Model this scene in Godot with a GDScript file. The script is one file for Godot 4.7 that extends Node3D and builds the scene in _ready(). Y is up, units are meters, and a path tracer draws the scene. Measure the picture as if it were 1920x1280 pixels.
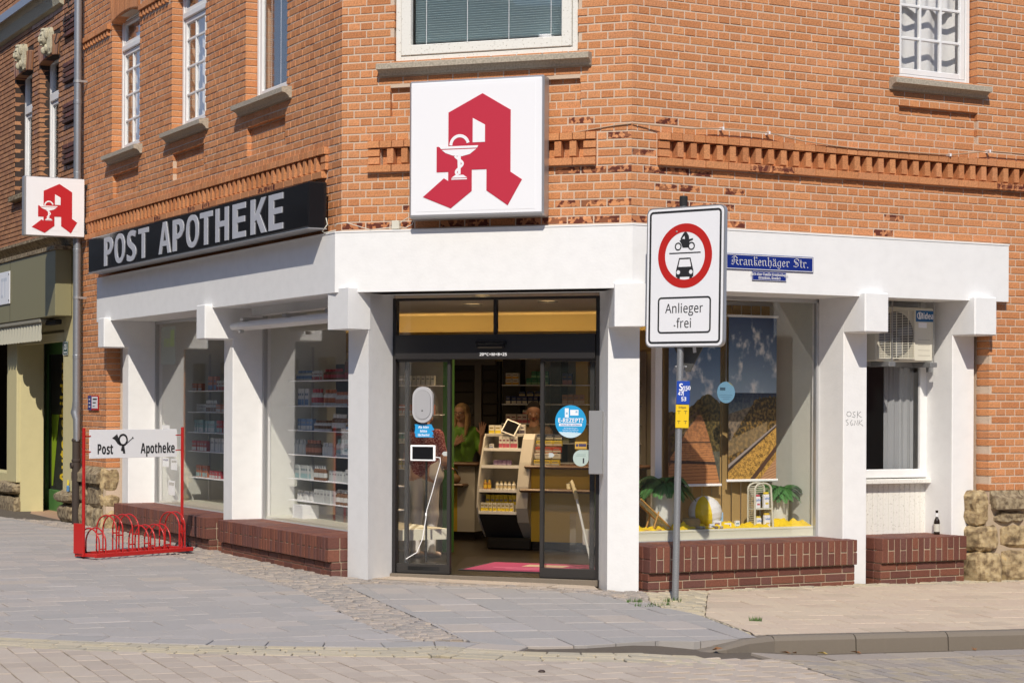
extends Node3D

# ---------------------------------------------------------------- mesh builder
class MB:
	var v := PackedVector3Array()
	var n := PackedVector3Array()
	var c := PackedColorArray()
	var u := PackedVector2Array()
	var ix := PackedInt32Array()
	var col := Color.WHITE
	var xf := Transform3D()

	func quad(a: Vector3, b: Vector3, d: Vector3, e: Vector3, uv := [Vector2(0, 1), Vector2(1, 1), Vector2(1, 0), Vector2(0, 0)]) -> void:
		var p := [xf * a, xf * b, xf * d, xf * e]
		var nn: Vector3 = (p[2] - p[0]).cross(p[3] - p[1]).normalized()
		var s := v.size()
		for i in 4:
			v.append(p[i]); n.append(nn); c.append(col); u.append(uv[i])
		ix.append_array(PackedInt32Array([s, s + 2, s + 1, s, s + 3, s + 2]))

	func tri(a: Vector3, b: Vector3, d: Vector3) -> void:
		var p := [xf * a, xf * b, xf * d]
		var nn: Vector3 = (p[1] - p[0]).cross(p[2] - p[0]).normalized()
		var s := v.size()
		for i in 3:
			v.append(p[i]); n.append(nn); c.append(col); u.append(Vector2.ZERO)
		ix.append_array(PackedInt32Array([s, s + 2, s + 1]))

	func vert(p: Vector3, nn: Vector3) -> void:
		v.append(xf * p); n.append((xf.basis * nn).normalized()); c.append(col); u.append(Vector2.ZERO)

	# box given by its two corners, with chamfered edges when b > 0
	func box(lo: Vector3, hi: Vector3, b := 0.0, jit := 0.0, rg: RandomNumberGenerator = null) -> void:
		var m := (lo + hi) / 2.0
		var h := (hi - lo) / 2.0
		b = minf(b, minf(h.x, minf(h.y, h.z)) * 0.9)
		var P := {}
		for sx in [-1, 1]:
			for sy in [-1, 1]:
				for sz in [-1, 1]:
					var s := Vector3(sx, sy, sz)
					var o := Vector3.ZERO
					if rg:
						o = Vector3(rg.randf_range(-jit, jit), rg.randf_range(-jit, jit), rg.randf_range(-jit, jit))
					var q := m + o
					P[[sx, sy, sz, 0]] = q + s * (h - Vector3(0, b, b))
					P[[sx, sy, sz, 1]] = q + s * (h - Vector3(b, 0, b))
					P[[sx, sy, sz, 2]] = q + s * (h - Vector3(b, b, 0))
		for sg in [-1, 1]:
			_f([P[[sg, -1, -1, 0]], P[[sg, 1, -1, 0]], P[[sg, 1, 1, 0]], P[[sg, -1, 1, 0]]], m)
			_f([P[[-1, sg, -1, 1]], P[[1, sg, -1, 1]], P[[1, sg, 1, 1]], P[[-1, sg, 1, 1]]], m)
			_f([P[[-1, -1, sg, 2]], P[[1, -1, sg, 2]], P[[1, 1, sg, 2]], P[[-1, 1, sg, 2]]], m)
		if b <= 0.0:
			return
		for a in [-1, 1]:
			for d in [-1, 1]:
				_f([P[[a, d, -1, 0]], P[[a, d, 1, 0]], P[[a, d, 1, 1]], P[[a, d, -1, 1]]], m)
				_f([P[[a, -1, d, 0]], P[[a, 1, d, 0]], P[[a, 1, d, 2]], P[[a, -1, d, 2]]], m)
				_f([P[[-1, a, d, 1]], P[[1, a, d, 1]], P[[1, a, d, 2]], P[[-1, a, d, 2]]], m)
				for e in [-1, 1]:
					var k := [P[[a, d, e, 0]], P[[a, d, e, 1]], P[[a, d, e, 2]]]
					if (k[1] - k[0]).cross(k[2] - k[0]).dot(k[0] - m) > 0: tri(k[0], k[1], k[2])
					else: tri(k[0], k[2], k[1])

	func _f(p: Array, m: Vector3) -> void:
		var ctr: Vector3 = (p[0] + p[1] + p[2] + p[3]) / 4.0
		if (p[2] - p[0]).cross(p[3] - p[1]).dot(ctr - m) > 0: quad(p[0], p[1], p[2], p[3])
		else: quad(p[3], p[2], p[1], p[0])

	func cbox(ctr: Vector3, size: Vector3, b := 0.0) -> void:
		box(ctr - size / 2.0, ctr + size / 2.0, b)

	# polygon in the x-y plane pushed along z
	func prism(poly: PackedVector2Array, z0: float, z1: float) -> void:
		var p := poly
		if Geometry2D.is_polygon_clockwise(p):
			p = p.duplicate(); p.reverse()
		var t := Geometry2D.triangulate_polygon(p)
		var ar := 0.0
		for i in range(0, t.size(), 3):
			var a := p[t[i]]; var b := p[t[i + 1]]; var d := p[t[i + 2]]
			if (b - a).cross(d - a) < 0:
				var e := b; b = d; d = e
			tri(Vector3(a.x, a.y, z1), Vector3(b.x, b.y, z1), Vector3(d.x, d.y, z1))
			tri(Vector3(a.x, a.y, z0), Vector3(d.x, d.y, z0), Vector3(b.x, b.y, z0))
		for i in p.size():
			var a := p[i]; var b := p[(i + 1) % p.size()]
			quad(Vector3(a.x, a.y, z0), Vector3(b.x, b.y, z0), Vector3(b.x, b.y, z1), Vector3(a.x, a.y, z1))

	func tube(pts: Array, r, sides := 8, closed := false) -> void:
		var k := pts.size()
		var up := Vector3.UP
		var rings := []
		for i in k:
			var a: Vector3 = pts[(i - 1 + k) % k] if (i > 0 or closed) else pts[i]
			var b: Vector3 = pts[(i + 1) % k] if (i < k - 1 or closed) else pts[i]
			var d := (b - a).normalized()
			var s := d.cross(up)
			if s.length() < 0.05: s = d.cross(Vector3.RIGHT)
			s = s.normalized()
			up = s.cross(d).normalized()
			var rr: float = r[i] if r is Array else r
			var st := v.size()
			for j in sides:
				var an := TAU * j / sides
				var o := s * cos(an) + up * sin(an)
				vert(pts[i] + o * rr, o)
			rings.append(st)
		var segs := k if closed else k - 1
		for i in segs:
			var A: int = rings[i]; var B: int = rings[(i + 1) % k]
			for j in sides:
				var j2 := (j + 1) % sides
				ix.append_array(PackedInt32Array([A + j, A + j2, B + j2, A + j, B + j2, B + j]))
		if not closed:
			for e in 2:
				var A: int = rings[0] if e == 0 else rings[k - 1]
				var d: Vector3 = (pts[0] - pts[1]) if e == 0 else (pts[k - 1] - pts[k - 2])
				var st := v.size()
				for j in sides:
					v.append(v[A + j]); n.append((xf.basis * d).normalized()); c.append(col); u.append(Vector2.ZERO)
				for j in range(1, sides - 1):
					if e == 1: ix.append_array(PackedInt32Array([st, st + j, st + j + 1]))
					else: ix.append_array(PackedInt32Array([st, st + j + 1, st + j]))

	# profile of (radius, height) points turned round the y axis
	func lathe(pr: Array, seg := 16, ctr := Vector3.ZERO, squash := 1.0) -> void:
		for i in pr.size() - 1:
			var a: Vector2 = pr[i]; var b: Vector2 = pr[i + 1]
			var t := (b - a)
			var nn := Vector2(t.y, -t.x).normalized()
			var st := v.size()
			for j in seg + 1:
				var an := TAU * j / seg
				var o := Vector3(cos(an), 0, sin(an) * squash)
				vert(ctr + o * a.x + Vector3(0, a.y, 0), o * nn.x + Vector3(0, nn.y, 0))
				vert(ctr + o * b.x + Vector3(0, b.y, 0), o * nn.x + Vector3(0, nn.y, 0))
			for j in seg:
				var q := st + j * 2
				ix.append_array(PackedInt32Array([q, q + 2, q + 3, q, q + 3, q + 1]))

	func ball(ctr: Vector3, r: Vector3, seg := 12, rings := 8) -> void:
		var st := v.size()
		for i in rings + 1:
			var la := -PI / 2 + PI * i / rings
			for j in seg + 1:
				var lo := TAU * j / seg
				var o := Vector3(cos(la) * cos(lo), sin(la), cos(la) * sin(lo))
				vert(ctr + o * r, o / r)
		for i in rings:
			for j in seg:
				var q := st + i * (seg + 1) + j
				ix.append_array(PackedInt32Array([q, q + 1, q + seg + 2, q, q + seg + 2, q + seg + 1]))

	func mesh() -> ArrayMesh:
		var ar := []
		ar.resize(Mesh.ARRAY_MAX)
		ar[Mesh.ARRAY_VERTEX] = v; ar[Mesh.ARRAY_NORMAL] = n; ar[Mesh.ARRAY_COLOR] = c
		ar[Mesh.ARRAY_TEX_UV] = u; ar[Mesh.ARRAY_INDEX] = ix
		var m := ArrayMesh.new()
		m.add_surface_from_arrays(Mesh.PRIMITIVE_TRIANGLES, ar)
		return m

# ---------------------------------------------------------------- helpers
var rng := RandomNumberGenerator.new()
var mats := {}
var WL: Transform3D   # frame of the long left front: x along it to the right, y up, z out of the wall
var WF: Transform3D   # the cut-off corner with the door
var WR: Transform3D   # the right front
var GT: Transform3D   # the gently sloping ground
const EYE := Vector3(0, 1.732, 0)
const SUN_AZ := -2.0
const SUN_EL := 42.0

func lin(r: float, g: float, b: float) -> Color:
	return Color(r, g, b).linear_to_srgb()

func gy(x: float, z: float) -> float:
	return 0.0428 - 0.01242 * x + 0.00277 * z

func obj(called: String, b, m: Material, parent: Node = self, xf := Transform3D()) -> MeshInstance3D:
	var o := MeshInstance3D.new()
	o.name = called
	o.mesh = b.mesh() if b is MB else b
	o.material_override = m
	o.transform = xf
	parent.add_child(o, true)
	return o

func tag(o: Node, label: String, cat := "", grp := "", kind := "") -> Node:
	if label: o.set_meta("label", label)
	if cat: o.set_meta("category", cat)
	if grp: o.set_meta("group", grp)
	if kind: o.set_meta("kind", kind)
	return o

func thing(called: String, label: String, cat: String, xf := Transform3D(), grp := "") -> Node3D:
	var o := Node3D.new()
	o.name = called
	o.transform = xf
	add_child(o, true)
	tag(o, label, cat, grp)
	return o

func at(W: Transform3D, x: float, y: float, z: float) -> Transform3D:
	return W * Transform3D(Basis(), Vector3(x, y, z))

func sb(lo: Vector3, hi: Vector3, b := 0.0) -> MB:
	var m := MB.new(); m.box(lo, hi, b); return m

func M(key: String, c := Color.WHITE, rough := 0.8, metal := 0.0) -> StandardMaterial3D:
	if mats.has(key): return mats[key]
	var m := StandardMaterial3D.new()
	m.albedo_color = c; m.roughness = rough; m.metallic = metal
	m.vertex_color_use_as_albedo = true
	m.resource_name = key
	mats[key] = m
	return m

func noise(sd: int, freq: float, cols: Array, size := 256, oct := 4, as_normal := false, bump := 4.0) -> NoiseTexture2D:
	var f := FastNoiseLite.new()
	f.seed = sd; f.frequency = freq; f.fractal_octaves = oct
	f.noise_type = FastNoiseLite.TYPE_SIMPLEX_SMOOTH
	var t := NoiseTexture2D.new()
	t.width = size; t.height = size; t.seamless = true; t.noise = f
	if as_normal:
		t.as_normal_map = true; t.bump_strength = bump
	else:
		var g := Gradient.new()
		g.offsets = PackedFloat32Array(); g.colors = PackedColorArray()
		var of := PackedFloat32Array(); var co := PackedColorArray()
		for e in cols:
			of.append(e[0]); co.append(e[1])
		g.offsets = of; g.colors = co
		t.color_ramp = g
	return t

func G(x: float) -> Color:
	return Color(x, x, x)

func tri_tex(m: StandardMaterial3D, alb: Texture2D, nrm: Texture2D, per_m: float, nscale := 1.0, world := true) -> StandardMaterial3D:
	m.uv1_triplanar = true; m.uv1_world_triplanar = world
	m.uv1_scale = Vector3.ONE * per_m
	if alb: m.albedo_texture = alb
	if nrm:
		m.normal_enabled = true; m.normal_texture = nrm; m.normal_scale = nscale
	return m

func glass(key: String, tint := Color(1, 1, 1), a := 0.06) -> StandardMaterial3D:
	var m := M(key, Color(tint, a), 0.02, 0.0)
	m.transparency = BaseMaterial3D.TRANSPARENCY_ALPHA
	m.metallic_specular = 0.5
	m.vertex_color_use_as_albedo = false
	return m

func poly(a: Array) -> PackedVector2Array:
	var p := PackedVector2Array()
	for i in range(0, a.size(), 2): p.append(Vector2(a[i], a[i + 1]))
	return p

func ring(c: Vector2, r: float, k := 32, a0 := 0.0, a1 := TAU) -> PackedVector2Array:
	var p := PackedVector2Array()
	for i in k: p.append(c + Vector2(cos(a0 + (a1 - a0) * i / k), sin(a0 + (a1 - a0) * i / k)) * r)
	return p

# flat ring or arc, as a closed ribbon of quads with a little thickness
func ribbon(b: MB, pts: PackedVector2Array, w, z0: float, z1: float, closed := false) -> void:
	var k := pts.size()
	var L := []; var R := []
	for i in k:
		var p0 := pts[(i - 1 + k) % k] if (i > 0 or closed) else pts[i]
		var p1 := pts[(i + 1) % k] if (i < k - 1 or closed) else pts[i]
		var d := (p1 - p0).normalized()
		var ww: float = w[i] if w is Array else w
		L.append(pts[i] + Vector2(-d.y, d.x) * ww / 2); R.append(pts[i] - Vector2(-d.y, d.x) * ww / 2)
	for i in (k if closed else k - 1):
		var j := (i + 1) % k
		b.quad(Vector3(R[i].x, R[i].y, z1), Vector3(R[j].x, R[j].y, z1), Vector3(L[j].x, L[j].y, z1), Vector3(L[i].x, L[i].y, z1))
		b.quad(Vector3(R[i].x, R[i].y, z0), Vector3(R[j].x, R[j].y, z0), Vector3(R[j].x, R[j].y, z1), Vector3(R[i].x, R[i].y, z1))
		b.quad(Vector3(L[j].x, L[j].y, z0), Vector3(L[i].x, L[i].y, z0), Vector3(L[i].x, L[i].y, z1), Vector3(L[j].x, L[j].y, z1))

var fonts := {}
func text(s: String, h: float, m: Material, parent: Node, xf: Transform3D, called := "lettering", fam := "Droid Sans", bold := false, sx := 1.0, depth := 0.004, align := HORIZONTAL_ALIGNMENT_CENTER) -> MeshInstance3D:
	var key := fam + str(bold)
	if not fonts.has(key):
		var f := SystemFont.new()
		f.font_names = PackedStringArray([fam])
		if bold: f.font_weight = 700
		fonts[key] = f
	var t := TextMesh.new()
	t.text = s; t.font = fonts[key]; t.font_size = 64; t.pixel_size = h / 46.0
	t.depth = depth; t.curve_step = 2.0
	t.horizontal_alignment = align
	t.vertical_alignment = VERTICAL_ALIGNMENT_CENTER
	t.line_spacing = 0.0
	return obj(called, t, m, parent, xf * Transform3D(Basis().scaled(Vector3(sx, 1, 1)), Vector3.ZERO))

func T(x: float, y: float, z: float, rot_y := 0.0) -> Transform3D:
	return Transform3D(Basis(Vector3.UP, rot_y), Vector3(x, y, z))

# ---------------------------------------------------------------- materials
func make_materials() -> void:
	var grain := noise(3, 0.03, [[0.0, G(0.72)], [0.45, G(0.9)], [0.75, G(1.0)], [1.0, G(0.93)]], 512, 5)
	var gn := noise(4, 0.05, [], 512, 4, true, 3.0)
	var speck := noise(9, 0.22, [[0.0, G(0.55)], [0.35, G(0.84)], [0.62, G(0.96)], [1.0, G(1.0)]], 512, 3)
	var specn := noise(10, 0.2, [], 512, 3, true, 5.0)
	var plast := noise(12, 0.012, [[0.0, G(0.968)], [0.5, G(0.99)], [1.0, G(1.0)]], 512, 5)
	var plastn := noise(13, 0.06, [], 512, 4, true, 1.5)
	var stucn := noise(14, 0.09, [], 512, 3, true, 8.0)
	var stain := noise(15, 0.02, [[0.0, Color(0.36, 0.32, 0.28)], [0.34, Color(0.66, 0.6, 0.53)], [0.5, Color(0.88, 0.83, 0.73)], [0.72, Color(1, 0.97, 0.9)], [1.0, Color(1.0, 0.86, 0.6)]], 512, 5)
	var patch := noise(16, 0.011, [[0.0, Color(0.4, 0.27, 0.27)], [0.5, Color(0.46, 0.31, 0.3)], [0.525, G(0.97)], [1.0, G(1.0)]], 512, 6)
	tri_tex(M("brick", Color.WHITE, 0.88), grain, gn, 3.2, 0.5)
	for i in 6:
		var c: Array = [[0.68, 0.285, 0.115], [0.64, 0.26, 0.1], [0.71, 0.305, 0.128], [0.61, 0.24, 0.092], [0.69, 0.295, 0.118], [0.66, 0.28, 0.12]][i]
		tri_tex(M("brick_tone%d" % i, lin(c[0], c[1], c[2]), 0.88), grain, gn, 3.2, 0.5)
		tri_tex(M("brick_patch%d" % i, lin(c[0], c[1], c[2]), 0.8), patch, gn, 2.2, 0.5)
	for i in 4:
		var c: Array = [[0.2, 0.068, 0.042], [0.165, 0.058, 0.04], [0.24, 0.085, 0.05], [0.18, 0.072, 0.055]][i]
		tri_tex(M("clinker%d" % i, lin(c[0], c[1], c[2]), 0.62), grain, gn, 4.0, 0.5)
		var d: Array = [[0.46, 0.215, 0.1], [0.4, 0.18, 0.085], [0.52, 0.25, 0.12], [0.43, 0.2, 0.1]][i]
		tri_tex(M("glazed%d" % i, lin(d[0], d[1], d[2]), 0.5), grain, gn, 4.0, 0.5)
	tri_tex(M("mortar", lin(0.8, 0.62, 0.47), 0.95), speck, specn, 5.0, 0.8)
	tri_tex(M("clinker_mortar", lin(0.6, 0.47, 0.33), 0.95), speck, specn, 5.0, 0.8)
	tri_tex(M("dark_mortar", lin(0.06, 0.04, 0.032), 0.95), speck, specn, 5.0, 0.8)
	tri_tex(M("white_plaster", lin(0.83, 0.825, 0.815), 0.72), plast, plastn, 0.9, 0.25)
	tri_tex(M("stucco", lin(0.8, 0.79, 0.78), 0.9), plast, stucn, 2.2, 0.9)
	tri_tex(M("inner_wall", lin(0.66, 0.67, 0.6), 0.9), plast, stucn, 2.2, 0.4)
	tri_tex(M("cream_paint", lin(0.62, 0.55, 0.3), 0.7), plast, plastn, 0.9, 0.3)
	tri_tex(M("sill_stone", lin(0.52, 0.45, 0.35), 0.9), grain, specn, 2.4, 0.6)
	tri_tex(M("old_stone", lin(0.58, 0.49, 0.34), 0.95), stain, specn, 0.9, 1.0)
	tri_tex(M("grey_stone", lin(0.42, 0.37, 0.29), 0.95), stain, specn, 1.2, 1.0)
	tri_tex(M("carved_stone", lin(0.6, 0.55, 0.4), 0.9), grain, specn, 3.0, 0.8)
	for i in 7:
		var c: Array = [[0.47, 0.425, 0.385], [0.46, 0.415, 0.375], [0.52, 0.455, 0.4], [0.44, 0.405, 0.37], [0.53, 0.455, 0.385], [0.5, 0.45, 0.41], [0.45, 0.41, 0.375]][i]
		tri_tex(M("slab%d" % i, lin(c[0], c[1], c[2]), 0.9), speck, specn, 1.9, 0.35)
	for i in 5:
		var c: Array = [[0.58, 0.475, 0.375], [0.55, 0.45, 0.36], [0.61, 0.505, 0.4], [0.53, 0.435, 0.345], [0.59, 0.485, 0.385]][i]
		tri_tex(M("pinkslab%d" % i, lin(c[0], c[1], c[2]), 0.9), speck, specn, 1.9, 0.35)
		var w: Array = [[0.68, 0.54, 0.39], [0.65, 0.505, 0.37], [0.71, 0.565, 0.41], [0.63, 0.5, 0.365], [0.69, 0.54, 0.4]][i]
		tri_tex(M("walkslab%d" % i, lin(w[0], w[1], w[2]), 0.9), speck, specn, 1.9, 0.35)
		var d: Array = [[0.6, 0.51, 0.36], [0.55, 0.47, 0.34], [0.64, 0.54, 0.385], [0.52, 0.45, 0.33], [0.62, 0.52, 0.35]][i]
		tri_tex(M("beige%d" % i, lin(d[0], d[1], d[2]), 0.9), speck, specn, 2.2, 0.4)
		var e: Array = [[0.44, 0.37, 0.295], [0.41, 0.345, 0.285], [0.47, 0.39, 0.3], [0.39, 0.335, 0.285], [0.45, 0.37, 0.27]][i]
		tri_tex(M("roadstone%d" % i, lin(e[0], e[1], e[2]), 0.9), speck, specn, 2.2, 0.4)
		var f: Array = [[0.46, 0.39, 0.33], [0.4, 0.35, 0.305], [0.5, 0.42, 0.35], [0.37, 0.325, 0.29], [0.54, 0.44, 0.345]][i]
		tri_tex(M("cobble%d" % i, lin(f[0], f[1], f[2]), 0.85), speck, specn, 3.0, 0.6)
	tri_tex(M("joint_sand", lin(0.16, 0.125, 0.09), 1.0), speck, specn, 3.0, 0.8)
	tri_tex(M("concrete", lin(0.26, 0.215, 0.165), 0.95), speck, specn, 2.6, 0.9)
	tri_tex(M("earth", lin(0.14, 0.12, 0.1), 1.0), speck, specn, 3.0, 0.8)
	tri_tex(M("white_frame", lin(0.8, 0.8, 0.79), 0.45), plast, null, 0.9)
	tri_tex(M("old_white_paint", lin(0.78, 0.76, 0.7), 0.7), noise(17, 0.05, [[0.0, Color(0.45, 0.42, 0.36)], [0.14, Color(0.6, 0.57, 0.5)], [0.2, G(0.97)], [1.0, G(1.0)]], 512, 5), plastn, 1.4, 0.4)
	tri_tex(M("zinc", lin(0.36, 0.38, 0.41), 0.42, 0.65), plast, plastn, 1.4, 0.3)
	tri_tex(M("galvanised", lin(0.42, 0.43, 0.44), 0.45, 0.6), grain, gn, 6.0, 0.3)
	M("black_gloss", lin(0.012, 0.012, 0.014), 0.09)
	M("black_frame", lin(0.02, 0.018, 0.018), 0.4)
	M("dark_frame", lin(0.03, 0.027, 0.025), 0.45)
	M("rubber", lin(0.015, 0.015, 0.015), 0.8)
	M("letter_grey", lin(0.5, 0.51, 0.55), 0.35)
	M("sign_white", lin(0.84, 0.84, 0.86), 0.3)
	M("sign_red", lin(0.5, 0.016, 0.022), 0.4)
	M("faded_red", lin(0.5, 0.028, 0.055), 0.4)
	M("traffic_red", lin(0.5, 0.018, 0.014), 0.45)
	M("ink", lin(0.022, 0.022, 0.024), 0.5)
	M("enamel_blue", lin(0.012, 0.03, 0.2), 0.18)
	M("enamel_white", lin(0.78, 0.77, 0.74), 0.3)
	M("rack_red", lin(0.46, 0.018, 0.016), 0.3)
	M("alu", lin(0.5, 0.5, 0.5), 0.4, 0.7)
	M("hydrant_blue", lin(0.008, 0.055, 0.36), 0.4)
	M("gas_yellow", lin(0.78, 0.52, 0.01), 0.4)
	M("olive_panel", lin(0.235, 0.215, 0.115), 0.5)
	M("door_green", lin(0.085, 0.22, 0.065), 0.4)
	M("yellow_film", lin(0.72, 0.52, 0.01), 0.5)
	M("ac_white", lin(0.66, 0.63, 0.53), 0.5)
	M("plain", Color.WHITE, 0.6)
	M("plain_gloss", Color.WHITE, 0.25)
	M("cloth", Color.WHITE, 0.95)
	M("skin", Color.WHITE, 0.6)
	glass("shop_glass", Color(0.5, 0.55, 0.52), 0.014)
	glass("window_glass", Color(0.5, 0.55, 0.55), 0.012)
	var mm := M("mirror_back", lin(0.02, 0.02, 0.02), 0.6)
	mm.vertex_color_use_as_albedo = true
	var cu := M("curtain", lin(0.8, 0.8, 0.8), 0.9)
	cu.backlight_enabled = true; cu.backlight = Color(0.5, 0.5, 0.5)
	var lf := M("leaf", Color.WHITE, 0.6)
	lf.backlight_enabled = true; lf.backlight = Color(0.25, 0.3, 0.1)

# ---------------------------------------------------------------- camera, sky, sun
func make_view() -> void:
	var cam := Camera3D.new()
	cam.name = "camera"
	cam.projection = Camera3D.PROJECTION_FRUSTUM
	cam.near = 0.1; cam.far = 400.0
	cam.size = 0.1 * 1280.0 / 3644.0
	cam.frustum_offset = Vector2(0, 0.1 * 118.96 / 3644.0)
	cam.position = EYE
	cam.rotation = Vector3(0, 0, 0.0045)
	add_child(cam)
	cam.current = true
	var we := WorldEnvironment.new()
	we.name = "world"
	var e := Environment.new()
	e.background_mode = Environment.BG_SKY
	var sm := ProceduralSkyMaterial.new()
	sm.sky_top_color = Color(0.47, 0.6, 0.8)
	sm.sky_horizon_color = Color(0.8, 0.84, 0.9)
	sm.sky_curve = 0.12
	sm.ground_bottom_color = Color(0.42, 0.38, 0.34)
	sm.ground_horizon_color = Color(0.6, 0.6, 0.6)
	sm.sky_energy_multiplier = 1.05
	var sk := Sky.new()
	sk.sky_material = sm
	e.sky = sk
	e.tonemap_mode = Environment.TONE_MAPPER_LINEAR
	e.tonemap_exposure = 0.99
	e.sdfgi_enabled = true; e.ssao_enabled = true; e.ssil_enabled = true
	we.environment = e
	add_child(we)
	var sun := DirectionalLight3D.new()
	sun.name = "sun"
	sun.light_color = Color(1.0, 0.965, 0.91)
	sun.light_energy = 1.36
	sun.light_angular_distance = 0.5
	sun.shadow_enabled = true
	var az := deg_to_rad(SUN_AZ); var el := deg_to_rad(SUN_EL)
	var to := Vector3(sin(az) * cos(el), sin(el), cos(az) * cos(el))
	sun.look_at_from_position(to * 50.0, Vector3.ZERO, Vector3.UP)
	add_child(sun)

func make_frames() -> void:
	WL = Transform3D(Basis(Vector3(0.471536, 0, 0.881847), Vector3.UP, Vector3(-0.881847, 0, 0.471536)), Vector3(-1.69354, 0, -19.17662))
	WF = Transform3D(Basis(Vector3(0.944384, 0, 0.328845), Vector3.UP, Vector3(-0.328845, 0, 0.944384)), Vector3(-1.69354, 0, -19.17662))
	WR = Transform3D(Basis(Vector3(0.881848, 0, -0.471534), Vector3.UP, Vector3(0.471534, 0, 0.881848)), Vector3(1.11114, 0, -18.2))
	GT = Transform3D(Basis(Vector3(1, -0.01242, 0), Vector3(0.01242, 1, -0.00277), Vector3(0, 0.00277, 1)).orthonormalized(), Vector3(0, 0.0428, 0))

func prism_y(b: MB, pts: Array, y0: float, y1: float) -> void:
	var keep := b.xf
	b.xf = keep * Transform3D(Basis(Vector3(1, 0, 0), Vector3(0, 0, -1), Vector3(0, 1, 0)), Vector3.ZERO)
	var p := PackedVector2Array()
	for q in pts: p.append(Vector2(q.x, -q.y))
	b.prism(p, y0, y1)
	b.xf = keep

func pw(W: Transform3D, x: float, z: float) -> Vector2:
	var q := W * Vector3(x, 0, z)
	return Vector2(q.x, q.z)

# ---------------------------------------------------------------- ground
var full := {}
func paver_mesh(lu: float, lv: float, th: float, k: int, b := 0.006) -> ArrayMesh:
	var key := "%s_%s_%d" % [lu, lv, k]
	if not full.has(key):
		var m := MB.new()
		m.box(Vector3(-lu / 2, -th, -lv / 2), Vector3(lu / 2, 0, lv / 2), b, 0.0025, rng)
		full[key] = m.mesh()
	return full[key]

func drop_at(x: float, z: float) -> float:   # the carriageway sinks below the kerb towards the right
	return -clampf((x - 0.9) * 0.085, 0.0, 0.115)

# lays pavers over a polygon (x, z in the ground's own axes): az is the direction of the continuous joints
func pave(parent: Node, pg: PackedVector2Array, o: Vector2, az: float, lu: float, lv: float, shift: float, joint: float, mset: String, nm: int, called: String, weights := [], sink := false, limit := 300, lift := 0.0, mosaic := false) -> void:
	var a := deg_to_rad(az)
	var V := Vector2(sin(a), cos(a)); var U := Vector2(cos(a), -sin(a))
	var lo := Vector2(1e9, 1e9); var hi := -lo
	for p in pg:
		var q := Vector2((p - o).dot(U), (p - o).dot(V))
		lo = lo.min(q); hi = hi.max(q)
	var list := []
	for j in range(floori(lo.y / lv) - 1, ceili(hi.y / lv) + 1):
		for i in range(floori(lo.x / lu) - 2, ceili(hi.x / lu) + 2):
			var x0 := i * lu + (fposmod(j * shift, 1.0)) * lu
			var y0 := j * lv
			var r := PackedVector2Array()
			for q in [Vector2(x0 + joint / 2, y0 + joint / 2), Vector2(x0 + lu - joint / 2, y0 + joint / 2), Vector2(x0 + lu - joint / 2, y0 + lv - joint / 2), Vector2(x0 + joint / 2, y0 + lv - joint / 2)]:
				var qq: Vector2 = q
				if mosaic: qq += Vector2(rng.randf_range(-1, 1) * lu, rng.randf_range(-1, 1) * lv) * 0.13
				r.append(o + U * qq.x + V * qq.y)
			var c := o + U * (x0 + lu / 2) + V * (y0 + lv / 2)
			var cut := Geometry2D.intersect_polygons(r, pg)
			if cut.is_empty(): continue
			var big: PackedVector2Array = cut[0]
			var ar := 0.0
			for k in big.size(): ar += big[k].cross(big[(k + 1) % big.size()]) / 2
			if absf(ar) < lu * lv * 0.06: continue
			var whole := absf(ar) > (lu - joint) * (lv - joint) * 0.985
			list.append([c.distance_to(Vector2(0, 0)), c, big, whole])
	list.sort_custom(func(p, q): return p[0] < q[0])
	var rest := MB.new()
	var n := 0
	for e in list:
		var c: Vector2 = e[1]
		var t: int = rng.randi() % nm
		if weights.size() and rng.randf() < 0.6: t = weights[rng.randi() % weights.size()]
		var y := lift + rng.randf_range(-0.0025, 0.0025) + (drop_at(c.x, c.y) if sink else 0.0)
		if mosaic: y += rng.randf_range(-0.006, 0.005)
		var th := 0.06
		if n < limit:
			n += 1
			var tl := Basis(Vector3(rng.randf_range(-1, 1), 0, rng.randf_range(-1, 1)).normalized(), rng.randf_range(0, 0.006 if not mosaic else 0.05))
			if sink and c.x > 0.9 and c.x < 2.25: tl = Basis(Vector3(0, 0, 1), -0.085)
			if e[3] and not mosaic:
				obj(called, paver_mesh(lu - joint, lv - joint, th, rng.randi() % 3), M("%s%d" % [mset, t]), parent, Transform3D(tl * Basis(Vector3.UP, a), Vector3(c.x, y, c.y)))
			else:
				var m := MB.new()
				stone(m, e[2], c, th, 0.011 if mosaic else 0.004)
				obj(called, m, M("%s%d" % [mset, t]), parent, Transform3D(tl, Vector3(c.x, y, c.y)))
		else:
			rest.col = mats["%s%d" % [mset, t]].albedo_color.srgb_to_linear()
			rest.xf = Transform3D(Basis(), Vector3(c.x, y, c.y))
			stone(rest, e[2], c, th, 0.011 if mosaic else 0.004)
	if rest.v.size():
		var mm: StandardMaterial3D
		if not mats.has(mset + "_rest"):
			mm = mats[mset + "0"].duplicate()
			mm.albedo_color = Color.WHITE
			mats[mset + "_rest"] = mm
		tag(obj(called + "_field", rest, mats[mset + "_rest"], parent), "", "", "", "stuff")

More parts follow.
